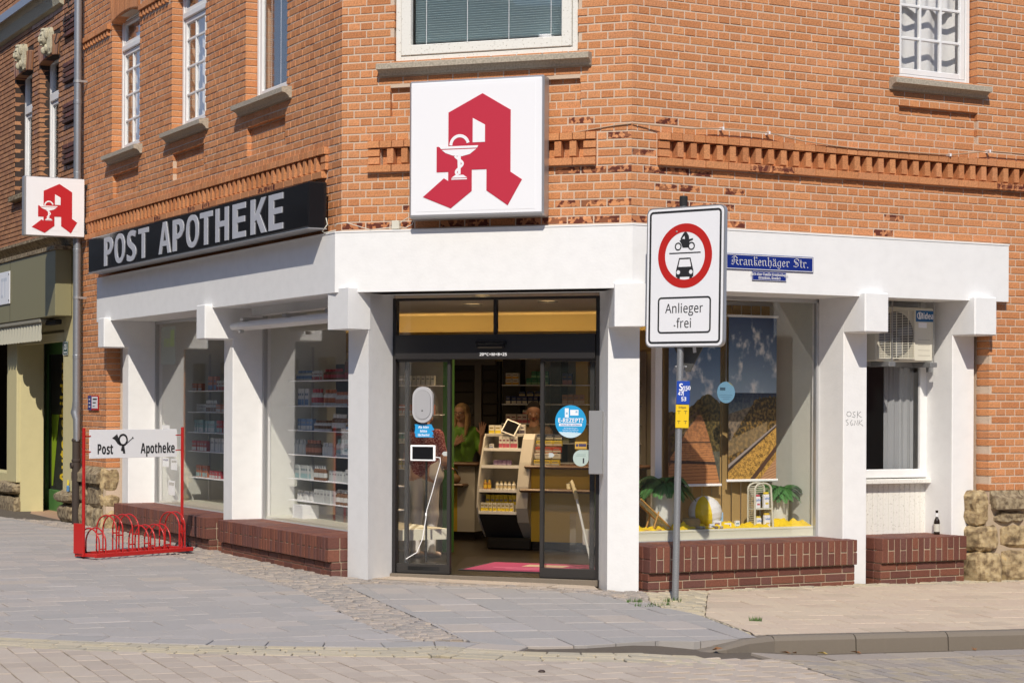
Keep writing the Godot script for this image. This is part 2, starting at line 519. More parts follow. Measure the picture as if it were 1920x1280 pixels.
func stone(m: MB, pg: PackedVector2Array, c: Vector2, th: float, b: float) -> void:
	var p := pg
	if not Geometry2D.is_polygon_clockwise(p):
		p = p.duplicate(); p.reverse()
	var k := p.size()
	var top := []; var mid := []; var bot := []
	for q in p:
		var d: Vector2 = q - c
		var inn := d * maxf(0.0, 1.0 - b / maxf(d.length(), 0.01))
		top.append(Vector3(inn.x, 0, inn.y)); mid.append(Vector3(d.x, -b, d.y)); bot.append(Vector3(d.x, -th, d.y))
	var ctr := Vector3(0, b * 0.12, 0)
	for q in top: ctr += Vector3(q.x, 0, q.z) / k
	for i in k:
		var j := (i + 1) % k
		m.tri(top[i], top[j], ctr)
		m.quad(mid[i], mid[j], top[j], top[i])
		m.quad(bot[i], bot[j], mid[j], mid[i])

func make_ground() -> void:
	var g := MB.new()
	g.quad(Vector3(-250, -0.36, 250), Vector3(250, -0.36, 250), Vector3(250, -0.36, -250), Vector3(-250, -0.36, -250))
	tag(obj("ground", g, M("earth"), self, GT), "", "", "", "structure")
	# bed of sand under the stones, following the lowered carriageway
	var s := MB.new()
	s.quad(Vector3(-16, -0.022, 5), Vector3(0.9, -0.022, 5), Vector3(0.9, -0.022, -40), Vector3(-16, -0.022, -40))
	s.quad(Vector3(0.9, -0.022, -16.4), Vector3(14, -0.022, -16.4), Vector3(14, -0.022, -30), Vector3(0.9, -0.022, -30))
	s.quad(Vector3(0.9, -0.022, 5), Vector3(2.25, -0.137, 5), Vector3(2.25, -0.137, -16.4), Vector3(0.9, -0.022, -16.4))
	s.quad(Vector3(2.25, -0.137, 5), Vector3(14, -0.137, 5), Vector3(14, -0.137, -16.8), Vector3(2.25, -0.137, -16.8))
	tag(obj("paving_bed", s, M("joint_sand"), self, GT), "", "", "", "structure")
	# grey slabs on the left
	var lp := tag(_empty("left_pavement"), "", "", "", "structure")
	var field := poly([-9.2, -29.8, -7.54, -28.6, -5.8, -25.75, -3.3, -20.75, -1.96, -17.9, -1.06, -14.95, -0.72, -14.16, -0.95, -14.03, -1.62, -14.01, -2.31, -14.02, -3.1, -14.12, -3.8, -14.31, -4.9, -14.75, -6.5, -15.9, -9.5, -19.5, -11, -24])
	pave(lp, field, Vector2(-3.1, -15.4), 26.0, 0.45, 0.335, 0.37, 0.007, "slab", 7, "paving_slab", [0, 5, 6, 2, 1])
	# curved edging of single slabs
	var ep := tag(_empty("edging_course"), "", "", "", "structure")
	var arc := [Vector2(-9.6, -19.4), Vector2(-8.0, -17.5), Vector2(-6.5, -15.88), Vector2(-5.7, -15.25), Vector2(-4.9, -14.73), Vector2(-4.35, -14.48), Vector2(-3.8, -14.29), Vector2(-3.45, -14.19), Vector2(-3.1, -14.11), Vector2(-2.7, -14.05), Vector2(-2.31, -14.01), Vector2(-1.97, -14.0), Vector2(-1.62, -14.0), Vector2(-1.28, -14.01), Vector2(-0.95, -14.02), Vector2(-0.7, -14.12), Vector2(-0.4, -14.2), Vector2(-0.1, -14.0), Vector2(0.2, -13.93)]
	_course(ep, arc, 0.0, 0.29, 0.38, "slab", 7, "edging_slab", 0.0)
	# three courses of small beige stones, then the carriageway
	var bp := tag(_empty("channel_course"), "", "", "", "structure")
	var arc2 := arc.duplicate()
	arc2.append_array([Vector2(0.55, -13.9), Vector2(0.95, -13.98), Vector2(1.25, -14.16)])
	for k in 4:
		_course(bp, arc2, 0.3 + k * 0.125, 0.118, 0.19, "beige", 5, "channel_stone", 0.0 if k < 1 else 0.04 * k, true)
	var rp := tag(_empty("road"), "", "", "", "structure")
	var near := poly([-7.5, -14.2, -6.3, -14.9, -5.4, -14.2, -4.6, -13.85, -3.8, -13.55, -3.1, -13.33, -2.3, -13.2, -1.6, -13.18, -0.9, -13.2, 0.2, -13.12, 0.9, -13.15, 1.4, -13.75, 1.95, -14.1, 2.02, -14.0, 2.3, -13.2, 2.95, -11.6, 4.3, -9.0, -7.5, -9.0])
	pave(rp, near, Vector2(-2.7, -12.8), 23.0, 0.163, 0.25, 0.0, 0.007, "pinkslab", 5, "road_paver", [], true)
	var rr := tag(_empty("side_street"), "", "", "", "structure")
	var side := poly([1.95, -14.1, 2.65, -14.42, 3.45, -14.66, 4.3, -14.9, 6.5, -15.6, 6.5, -9.0, 4.35, -9.0, 2.97, -11.6, 2.32, -13.2, 2.04, -14.0])
	pave(rr, side, Vector2(2.5, -13.2), 20.0, 0.105, 0.21, 0.0, 0.007, "roadstone", 5, "road_paver", [], true)
	var gt := tag(_empty("gutter"), "", "", "", "structure")
	var kerb := [Vector2(1.1, -14.27), Vector2(1.36, -14.28), Vector2(1.6, -14.42), Vector2(1.78, -14.6), Vector2(2.0, -14.78), Vector2(2.66, -15.0), Vector2(3.43, -15.26), Vector2(4.2, -15.52), Vector2(5.0, -15.79), Vector2(6.2, -16.2)]
	var gk := [Vector2(1.78, -14.4), Vector2(2.02, -14.54), Vector2(2.66, -14.77), Vector2(3.43, -15.03), Vector2(4.2, -15.29), Vector2(5.0, -15.56), Vector2(6.2, -15.97)]
	_course(gt, gk, 0.0, 0.3, 0.6, "roadstone", 5, "gutter_stone", 0.0, true)
	# kerb stones
	var kp := tag(_empty("kerb"), "", "", "", "structure")
	var seglen := 0.0
	for i in kerb.size() - 1:
		var a: Vector2 = kerb[i]; var b: Vector2 = kerb[i + 1]
		var n := 1
		for q in n:
			var p0 := a.lerp(b, float(q) / n); var p1 := a.lerp(b, float(q + 1) / n)
			var m := MB.new()
			var d := (p1 - p0).normalized()
			var out := Vector2(-d.y, d.x)
			if out.y < 0: out = -out
			var h0 := clampf((i - 0.2) / 3.0, 0.05, 1.0); var h1 := clampf((i + 0.8) / 3.0, 0.05, 1.0)
			var gap := d * (0.005 if i > 3 else 0.0)
			var prof := [Vector2(-0.15, -0.3), Vector2(-0.15, 0.0), Vector2(-0.03, 0.004), Vector2(-0.008, -0.006), Vector2(0.012, -0.03), Vector2(0.035, -0.3)]
			var A := []; var B := []
			for w in prof:
				var y0: float = w.y; var y1: float = w.y
				var ya := lerpf(-0.1, y0, h0) if y0 > -0.2 else y0
				var yb := lerpf(-0.1, y1, h1) if y1 > -0.2 else y1
				var pa: Vector2 = p0 + gap + out * w.x; var pb: Vector2 = p1 - gap + out * w.x
				A.append(Vector3(pa.x, ya, pa.y)); B.append(Vector3(pb.x, yb, pb.y))
			for w in prof.size() - 1:
				m.quad(A[w + 1], B[w + 1], B[w], A[w])
			m.quad(A[0], A[1], A[4], A[5]); m.tri(A[1], A[2], A[4]); m.tri(A[2], A[3], A[4])
			m.quad(B[5], B[4], B[1], B[0]); m.tri(B[4], B[2], B[1]); m.tri(B[4], B[3], B[2])
			obj("kerb_stone", m, M("concrete"), kp)
	# slabs in front of the door
	var fp := tag(_empty("front_pavement"), "", "", "", "structure")
	var front := poly([-1.62, -18.6, -1.45, -18.72, -0.3, -18.55, 0.7, -18.1, 1.03, -17.55, 1.24, -17.25, 1.3, -16.9, 1.58, -16.3, 1.82, -15.05, 1.86, -14.72, 1.6, -14.56, 1.36, -14.42, 1.1, -14.41, 0.55, -14.05, 0.2, -13.95, -0.1, -14.02, -0.33, -14.22, -0.6, -15.2, -1.0, -16.5])
	pave(fp, front, Vector2(0.3, -16.0), 14.5, 0.345, 0.5, 0.0, 0.007, "slab", 7, "paving_slab", [3, 1, 6, 0])
	# row of slabs along the threshold
	var tp := tag(_empty("threshold_paving"), "", "", "", "structure")
	var tr: Array = [pw(WF, 0.2, -0.16), pw(WF, 2.62, -0.16), pw(WF, 2.4, -0.66), pw(WF, 0.34, -0.66)]
	pave(tp, PackedVector2Array(tr), pw(WF, 0.4, -0.3), 19.2 - 38.4, 0.34, 0.55, 0.0, 0.006, "pinkslab", 5, "paving_slab")
	# small mosaic stones: the band along the shop front, and the strip at the foot of the right front
	var mp := tag(_empty("mosaic_paving"), "", "", "", "structure")
	var band := PackedVector2Array([pw(WL, -9.6, 0.15), pw(WL, -8.0, -0.1), pw(WL, -0.3, -0.1), pw(WL, 0.2, -0.3), pw(WF, 0.25, -0.14), pw(WF, 2.64, -0.14), pw(WF, 3.02, -0.2), pw(WR, 0.15, 0.05), Vector2(1.24, -17.23), Vector2(1.02, -17.53), Vector2(0.7, -18.08), Vector2(-0.3, -18.53), Vector2(-1.45, -18.7), Vector2(-1.62, -18.58), Vector2(-1.0, -16.48), Vector2(-0.6, -15.18), Vector2(-0.35, -14.24), Vector2(-0.72, -14.15), Vector2(-1.06, -14.93), Vector2(-1.96, -17.88), Vector2(-3.3, -20.73), Vector2(-5.8, -25.73), Vector2(-7.54, -28.58), Vector2(-9.2, -29.78)])
	pave(mp, band, Vector2(-1.2, -17), 18.0, 0.125, 0.095, 0.43, 0.008, "cobble", 5, "cobble", [0, 1, 2], false, 300, 0.0, true)
	var sp := tag(_empty("cobble_strip"), "", "", "", "structure")
	var st := PackedVector2Array([pw(WR, 0.16, 0.04), pw(WR, 0.2, -0.1), pw(WR, 6.5, -0.1), pw(WR, 6.5, 0.2), pw(WR, 0.75, 0.18), Vector2(1.62, -16.25), Vector2(1.86, -15.05), Vector2(1.83, -15.05), Vector2(1.6, -16.28), Vector2(1.31, -16.88), Vector2(1.25, -17.22)])
	pave(sp, st, Vector2(2, -18), -28.0, 0.16, 0.11, 0.5, 0.01, "beige", 5, "cobble", [0, 2, 4], false, 300, 0.0, true)
	var wp := tag(_empty("sidewalk"), "", "", "", "structure")
	var walk := PackedVector2Array([pw(WR, 0.76, 0.185), pw(WR, 6.5, 0.205), Vector2(6.2, -16.36), Vector2(5.0, -15.95), Vector2(4.2, -15.68), Vector2(3.43, -15.42), Vector2(2.66, -15.16), Vector2(2.0, -14.94), Vector2(1.87, -14.86), Vector2(1.87, -15.05), Vector2(1.63, -16.25)])
	pave(wp, walk, Vector2(2.1, -16), 14.0, 0.31, 0.31, 0.37, 0.006, "walkslab", 5, "paving_slab", [2, 4])

func _empty(called: String) -> Node3D:
	var o := Node3D.new()
	o.name = called; o.transform = GT
	add_child(o, true)
	return o

# stones laid one after another along a line: off metres to the road side of it, w deep, about len long
func _course(parent: Node, ln: Array, off: float, w: float, len: float, mset: String, nm: int, called: String, start: float, sink := false) -> void:
	var P := []; var D := [0.0]
	for i in ln.size():
		var a: Vector2 = ln[maxi(i - 1, 0)]; var b: Vector2 = ln[mini(i + 1, ln.size() - 1)]
		var d := (b - a).normalized()
		var o := Vector2(-d.y, d.x)
		if o.y < 0: o = -o
		P.append([ln[i] + o * off, ln[i] + o * (off + w)])
		if i: D.append(D[i - 1] + (ln[i] as Vector2).distance_to(ln[i - 1]))
	var s := start
	var total: float = D[D.size() - 1]
	while s < total - len * 0.5:
		var e := minf(s + len * rng.randf_range(0.93, 1.07), total)
		var q := []
		for t in [s + 0.004, e - 0.004]:
			var i := 0
			while i < D.size() - 2 and D[i + 1] < t: i += 1
			var f: float = (t - D[i]) / (D[i + 1] - D[i])
			q.append([(P[i][0] as Vector2).lerp(P[i + 1][0], f), (P[i][1] as Vector2).lerp(P[i + 1][1], f)])
		var pg := PackedVector2Array([q[0][0], q[1][0], q[1][1], q[0][1]])
		var c: Vector2 = (pg[0] + pg[1] + pg[2] + pg[3]) / 4
		var m := MB.new()
		stone(m, pg, c, 0.06, 0.005)
		var tl := Basis()
		if sink and c.x > 0.9 and c.x < 2.25: tl = Basis(Vector3(0, 0, 1), -0.085)
		obj(called, m, M("%s%d" % [mset, rng.randi() % nm]), parent, Transform3D(tl, Vector3(c.x, rng.randf_range(-0.002, 0.002) + (drop_at(c.x, c.y) if sink else 0.0), c.y)))
		s = e

# ---------------------------------------------------------------- masonry
const CRS := 0.0785
var heap := []     # bricks waiting to be built: [transform, size, tone, patchy, distance, wall name]

func in_any(x0: float, x1: float, y: float, rects: Array) -> Array:
	var iv := [[x0, x1, false, false]]
	for r in rects:
		if y < r[2] or y > r[3]: continue
		for s in iv:
			if r[0] > s[1] and r[0] - s[1] < 0.04 and s[1] >= x1 - 0.001:
				s[1] = r[0]; s[3] = true
			if s[0] > r[1] and s[0] - r[1] < 0.04 and s[0] <= x0 + 0.001:
				s[0] = r[1]; s[2] = true
		var nx := []
		for s in iv:
			if r[1] <= s[0] or r[0] >= s[1]:
				nx.append(s); continue
			if r[0] > s[0]: nx.append([s[0], r[0], s[2], true])
			if r[1] < s[1]: nx.append([r[1], s[1], true, s[3]])
		iv = nx
	return iv

# courses of headers and stretchers in turn, kept out of the holes; zones shift bricks in or out
func lay(W: Transform3D, wall: String, x0: float, x1: float, y0: float, y1: float, holes: Array, zones: Array, patchy: Callable, course := CRS, tones := 6, hd := 0.13) -> void:
	for k in range(floori((y0 - 4.0) / course), ceili((y1 - 4.0) / course)):
		var yb := 4.0 + k * course
		var yt := yb + course - 0.0135
		if yb < y0 - 0.03 or yt > y1 + 0.02: continue
		var head := posmod(k, 2) == 0
		var w := hd if head else hd * 2
		var off := hd / 2 if head else (0.0 if posmod(k, 4) == 1 else hd)
		var i := floori((x0 - off) / w)
		while off + i * w < x1:
			var a := maxf(off + i * w + 0.0065, x0); var b := minf(off + (i + 1) * w - 0.0065, x1)
			i += 1
			if b - a < 0.02: continue
			for s in in_any(a, b, (yb + yt) / 2, holes):
				if s[1] - s[0] < 0.034: continue
				for q in _zsplit(s, (yb + yt) / 2, zones):
					var deep: float = 0.07
					var lo: float = q[0]; var hi: float = q[1]
					if s[2] and lo <= s[0] + 0.001 or s[3] and hi >= s[1] - 0.001 or q[3]: deep = 0.19
					var zf: float = q[2] + rng.randf_range(-0.0018, 0.0018)
					heap.append([W * Transform3D(Basis(Vector3(0, 0, 1), rng.randf_range(-0.004, 0.004)), Vector3((lo + hi) / 2, (yb + yt) / 2 + rng.randf_range(-0.001, 0.001), zf)), Vector3(hi - lo, yt - yb, deep), rng.randi() % tones, patchy.call(lo, yb), 0.0, wall])

func _zsplit(s: Array, y: float, zones: Array) -> Array:
	var out := []
	var iv := [[s[0], s[1]]]
	for z in zones:
		if y < z[2] or y > z[3]: continue
		var nx := []
		for t in iv:
			if z[1] <= t[0] or z[0] >= t[1]:
				nx.append(t); continue
			if z[0] > t[0] + 0.01: nx.append([t[0], z[0] - 0.002])
			if z[1] < t[1] - 0.01: nx.append([z[1] + 0.002, t[1]])
			out.append([maxf(t[0], z[0]), minf(t[1], z[1]), z[4], z[4] > 0.0])
		iv = nx
	for t in iv: out.append([t[0], t[1], 0.0, false])
	return out

func extra(W: Transform3D, wall: String, lo: Vector3, hi: Vector3, patchy := false, tones := 6) -> void:
	heap.append([W * Transform3D(Basis(), Vector3((lo.x + hi.x) / 2, (lo.y + hi.y) / 2, hi.z)), hi - lo, rng.randi() % tones, patchy, 0.0, wall])

var bmesh := {}
func brick_mesh(kind: int, k: int) -> ArrayMesh:
	var key := kind * 10 + k
	if not bmesh.has(key):
		var m := MB.new()
		var w: float = [0.12, 0.25, 0.066][kind]
		var h: float = [0.068, 0.068, 0.15][kind]
		m.box(Vector3(-w / 2, -h / 2, -0.07), Vector3(w / 2, h / 2, 0), 0.0035, 0.0014, rng)
		bmesh[key] = m.mesh()
	return bmesh[key]

func build_heap(walls: Dictionary, prefix: String, patch: String, limit: int, cols: Array) -> void:
	for e in heap:
		e[4] = (e[0] as Transform3D).origin.distance_to(EYE) / (0.5 + (e[1] as Vector3).x * (e[1] as Vector3).y * 60.0) - (3.0 if e[3] else 0.0)
	heap.sort_custom(func(p, q): return p[4] < q[4])
	var rest := {}
	var n := 0
	for e in heap:
		var sz: Vector3 = e[1]
		var kind := 0
		if sz.y > 0.1: kind = 2
		elif sz.x > 0.16: kind = 1
		var base := Vector3([0.12, 0.25, 0.066][kind], [0.068, 0.068, 0.15][kind], 0.07)
		var xf: Transform3D = e[0] * Transform3D(Basis().scaled(sz / base), Vector3.ZERO)
		if n < limit:
			n += 1
			var w: Node3D = walls[e[5]]
			obj("brick", brick_mesh(kind, rng.randi() % 4), M((patch if e[3] else prefix) + str(e[2])), w, w.global_transform.affine_inverse() * xf)
		else:
			var key: String = e[5]
			if not rest.has(key): rest[key] = []
			rest[key].append([e[0] * Transform3D(Basis().scaled(sz / Vector3(0.25, 0.068, 0.07)), Vector3.ZERO), e[2]])
	for key in rest:
		var w: Node3D = walls[key]
		var mmi := MultiMeshInstance3D.new()
		var mm := MultiMesh.new()
		mm.transform_format = MultiMesh.TRANSFORM_3D
		mm.use_colors = true
		mm.mesh = brick_mesh(1, 0)
		mm.instance_count = rest[key].size()
		var inv := w.global_transform.affine_inverse()
		for i in rest[key].size():
			mm.set_instance_transform(i, inv * rest[key][i][0])
			var c: Array = cols[rest[key][i][1]]
			var f := rng.randf_range(0.92, 1.08)
			mm.set_instance_color(i, Color(c[0] * f, c[1] * f, c[2] * f))
		mmi.name = "brickwork"
		mmi.multimesh = mm
		mmi.material_override = M("brick")
		tag(mmi, "", "", "", "stuff")
		w.add_child(mmi, true)
	heap.clear()

# wall body behind the bricks, left open at the holes
func wall_body(x0: float, x1: float, y0: float, y1: float, holes: Array, zf: float, zb: float, zones := []) -> MB:
	var xs := [x0, x1]; var ys := [y0, y1]
	zones = grow(zones)
	for r in holes + zones:
		for q in [r[0], r[1]]:
			if q > x0 and q < x1: xs.append(q)
		for q in [r[2], r[3]]:
			if q > y0 and q < y1: ys.append(q)
	xs.sort(); ys.sort()
	var m := MB.new()
	for j in ys.size() - 1:
		if ys[j + 1] - ys[j] < 0.001: continue
		var run := -1.0; var rz := 0.0
		for i in xs.size() - 1:
			if xs[i + 1] - xs[i] < 0.001: continue
			var cx: float = (xs[i] + xs[i + 1]) / 2; var cy: float = (ys[j] + ys[j + 1]) / 2
			var open := false; var z := zf
			for r in holes:
				if cx > r[0] and cx < r[1] and cy > r[2] and cy < r[3]: open = true
			for r in zones:
				if cx > r[0] and cx < r[1] and cy > r[2] and cy < r[3]: z = minf(zf, zf + r[4])
			if not open:
				m.box(Vector3(xs[i], ys[j], zb), Vector3(xs[i + 1], ys[j + 1], z))
	return m

func grow(h: Array) -> Array:
	var o := []
	for r in h: o.append([r[0] - 0.007, r[1] + 0.007, r[2] - 0.007, r[3] + 0.007] + r.slice(4))
	return o

func corbel_band(W: Transform3D, wall: String, x0: float, x1: float, y: float, left_end: bool, right_end: bool) -> void:
	# a course of stretchers, a row of upright bricks alternately proud and set back, a course of headers above
	var x := x0
	while x < x1 - 0.05:
		var e := minf(x + 0.26, x1)
		extra(W, wall, Vector3(x + 0.004, y, -0.07), Vector3(e - 0.004, y + 0.07, 0.055), rng.randf() < 0.12)
		x = e
	x = x0
	while x < x1 - 0.03:
		var e := minf(x + 0.13, x1)
		extra(W, wall, Vector3(x + 0.004, y + 0.239, -0.07), Vector3(e - 0.004, y + 0.309, 0.045), rng.randf() < 0.1)
		x = e
	x = x0
	if left_end:
		for k in 2: extra(W, wall, Vector3(x + 0.004, y + 0.08 + k * 0.0785, -0.07), Vector3(x + 0.126, y + 0.148 + k * 0.0785, 0.03))
		x += 0.13
	var xe := x1 - (0.13 if right_end else 0.0)
	if right_end:
		for k in 2: extra(W, wall, Vector3(xe + 0.004, y + 0.08 + k * 0.0785, -0.07), Vector3(xe + 0.126, y + 0.148 + k * 0.0785, 0.03))
	var k := 0
	while x < xe - 0.05:
		var z := -0.045 if k % 2 == 0 else 0.035
		extra(W, wall, Vector3(x + 0.004, y + 0.08, -0.12), Vector3(x + 0.071, y + 0.231, z))
		x += 0.075; k += 1

func sill(parent: Node, W: Transform3D, x0: float, x1: float) -> void:
	var m := MB.new()
	var pr := [Vector2(-0.12, 5.07), Vector2(0.1, 5.053), Vector2(0.115, 5.045), Vector2(0.115, 4.995), Vector2(0.075, 4.99), Vector2(0.045, 4.965), Vector2(0.03, 4.94), Vector2(-0.12, 4.94)]
	for i in pr.size():
		var a: Vector2 = pr[i]; var b: Vector2 = pr[(i + 1) % pr.size()]
		m.quad(Vector3(x1, a.y, a.x), Vector3(x0, a.y, a.x), Vector3(x0, b.y, b.x), Vector3(x1, b.y, b.x))
	for x in [x0, x1]:
		var s := 1 if x == x1 else -1
		for i in range(1, pr.size() - 1):
			var a := Vector3(x, pr[0].y, pr[0].x); var b := Vector3(x, pr[i].y, pr[i].x); var d := Vector3(x, pr[i + 1].y, pr[i + 1].x)
			if s > 0: m.tri(a, d, b)
			else: m.tri(a, b, d)
	obj("window_sill", m, M("sill_stone"), parent, W)

func frame_box(m: MB, x0: float, x1: float, y0: float, y1: float, w: float, z0: float, z1: float, b := 0.006) -> void:
	m.box(Vector3(x0, y0, z0), Vector3(x0 + w, y1, z1), b)
	m.box(Vector3(x1 - w, y0, z0), Vector3(x1, y1, z1), b)
	m.box(Vector3(x0 + w, y1 - w, z0), Vector3(x1 - w, y1, z1), b)
	m.box(Vector3(x0 + w, y0, z0), Vector3(x1 - w, y0 + w, z1), b)

func folds(x0: float, x1: float, y0: float, y1: float, z: float, amp: float, waves: float, scallop := 0.0) -> MB:
	var m := MB.new()
	var k := 48
	for i in k:
		var P := []
		for j in 2:
			var t := float(i + j) / k
			var zz := z + amp * sin(t * waves * TAU) + amp * 0.4 * sin(t * waves * 2.3 * TAU + 1.0)
			P.append([Vector3(lerpf(x0, x1, t), y0 + scallop * absf(sin(t * waves * PI)), zz), Vector3(lerpf(x0, x1, t), y1, zz)])
		m.quad(P[0][0], P[1][0], P[1][1], P[0][1])
	return m

func upper_window(B: Node3D, W: Transform3D, x0: float, x1: float, y0: float, y1: float, zf: float, style: String) -> void:
	var m := MB.new()
	frame_box(m, x0, x1, y0, y1, 0.055, zf - 0.07, zf)
	var ym := 6.44
	if style != "front": m.box(Vector3(x0 + 0.055, ym, zf - 0.07), Vector3(x1 - 0.055, ym + 0.075, zf + 0.015), 0.008)
	var win := obj("window", m, M("old_white_paint" if style == "front" else "white_frame"), B, W)
	var s := MB.new()
	if style == "front": frame_box(s, x0 + 0.06, x1 - 0.06, y0 + 0.06, y1 - 0.06, 0.1, zf - 0.055, zf + 0.012)
	else: frame_box(s, x0 + 0.06, x1 - 0.06, y0 + 0.06, ym - 0.003, 0.06, zf - 0.055, zf - 0.012)
	if style != "front": frame_box(s, x0 + 0.06, x1 - 0.06, ym + 0.08, y1 - 0.06, 0.05, zf - 0.055, zf - 0.012)
	obj("sash", s, M("old_white_paint" if style == "front" else "white_frame"), win)
	obj("pane", sb(Vector3(x0 + 0.1, y0 + 0.1, zf - 0.04), Vector3(x1 - 0.1, y1 - 0.1, zf - 0.036)), M("window_glass"), win)
	var cb := MB.new()
	if style == "bars" or style == "right":
		for k in [1, 2]:
			var x := lerpf(x0 + 0.1, x1 - 0.1, k / 3.0)
			obj("glazing_bar", sb(Vector3(x - 0.014, y0 + 0.1, zf - 0.06), Vector3(x + 0.014, ym, zf - 0.02), 0.004), M("white_frame"), win)
		for k in [1, 2, 3]:
			var y = y0 + 0.1 + k * 0.335
			obj("glazing_bar", sb(Vector3(x0 + 0.1, y - 0.014, zf - 0.061), Vector3(x1 - 0.1, y + 0.014, zf - 0.021), 0.004), M("white_frame"), win)
	if style == "right":
		obj("curtain", folds(x0 + 0.08, x1 - 0.1, y0 + 0.72, y1, zf - 0.14, 0.022, 2.6, 0.09), M("curtain"), win)
		obj("curtain", folds(x0 + 0.02, x1 - 0.02, y0 + 0.02, y1, zf - 0.2, 0.02, 2.2, 0.0), M("curtain"), win)
	elif style == "bars":
		obj("curtain", folds(x0 + 0.05, x1 - 0.42, y0 + 0.05, y1, zf - 0.16, 0.025, 3.0), M("curtain"), win)
	elif style == "blind":
		blind(win, x0 + 0.12, x1 - 0.12, y0 + 0.1, y1, zf - 0.12, lin(0.09, 0.125, 0.135), 0.026)
	else:
		blind(win, x0 + 0.17, x1 - 0.17, y0 + 0.2, y1, zf - 0.1, lin(0.62, 0.8, 0.82), 0.026)
		obj("bowl", lathe_mesh([Vector2(0.03, 0), Vector2(0.07, 0.01), Vector2(0.09, 0.07), Vector2(0.085, 0.075)], 14, Vector3(x1 - 0.36, y0 + 0.13, zf - 0.16)), M("plain", Color.WHITE), win)

func lathe_mesh(pr: Array, seg: int, ctr: Vector3, col := Color.WHITE) -> MB:
	var m := MB.new(); m.col = col; m.lathe(pr, seg, ctr); return m

func blind(win: Node3D, x0: float, x1: float, y0: float, y1: float, z: float, c: Color, pitch: float) -> void:
	var mk := "blind_%s" % c.to_html(false)
	var y := y0
	var sl := MB.new()
	sl.xf = Transform3D(Basis(Vector3.RIGHT, 0.9), Vector3.ZERO)
	sl.box(Vector3(x0, -0.0135, -0.0008), Vector3(x1, 0.0135, 0.0008))
	var me := sl.mesh()
	while y < y1:
		obj("slat", me, M(mk, c, 0.5), win, Transform3D(Basis(), Vector3(0, y, z)))
		y += pitch * 0.88
	for t in [0.08, 0.36, 0.64, 0.92]:
		obj("cord", sb(Vector3(lerpf(x0, x1, t) - 0.002, y0 - 0.03, z + 0.02), Vector3(lerpf(x0, x1, t) + 0.002, y1, z + 0.024)), M("plain", Color.WHITE), win)

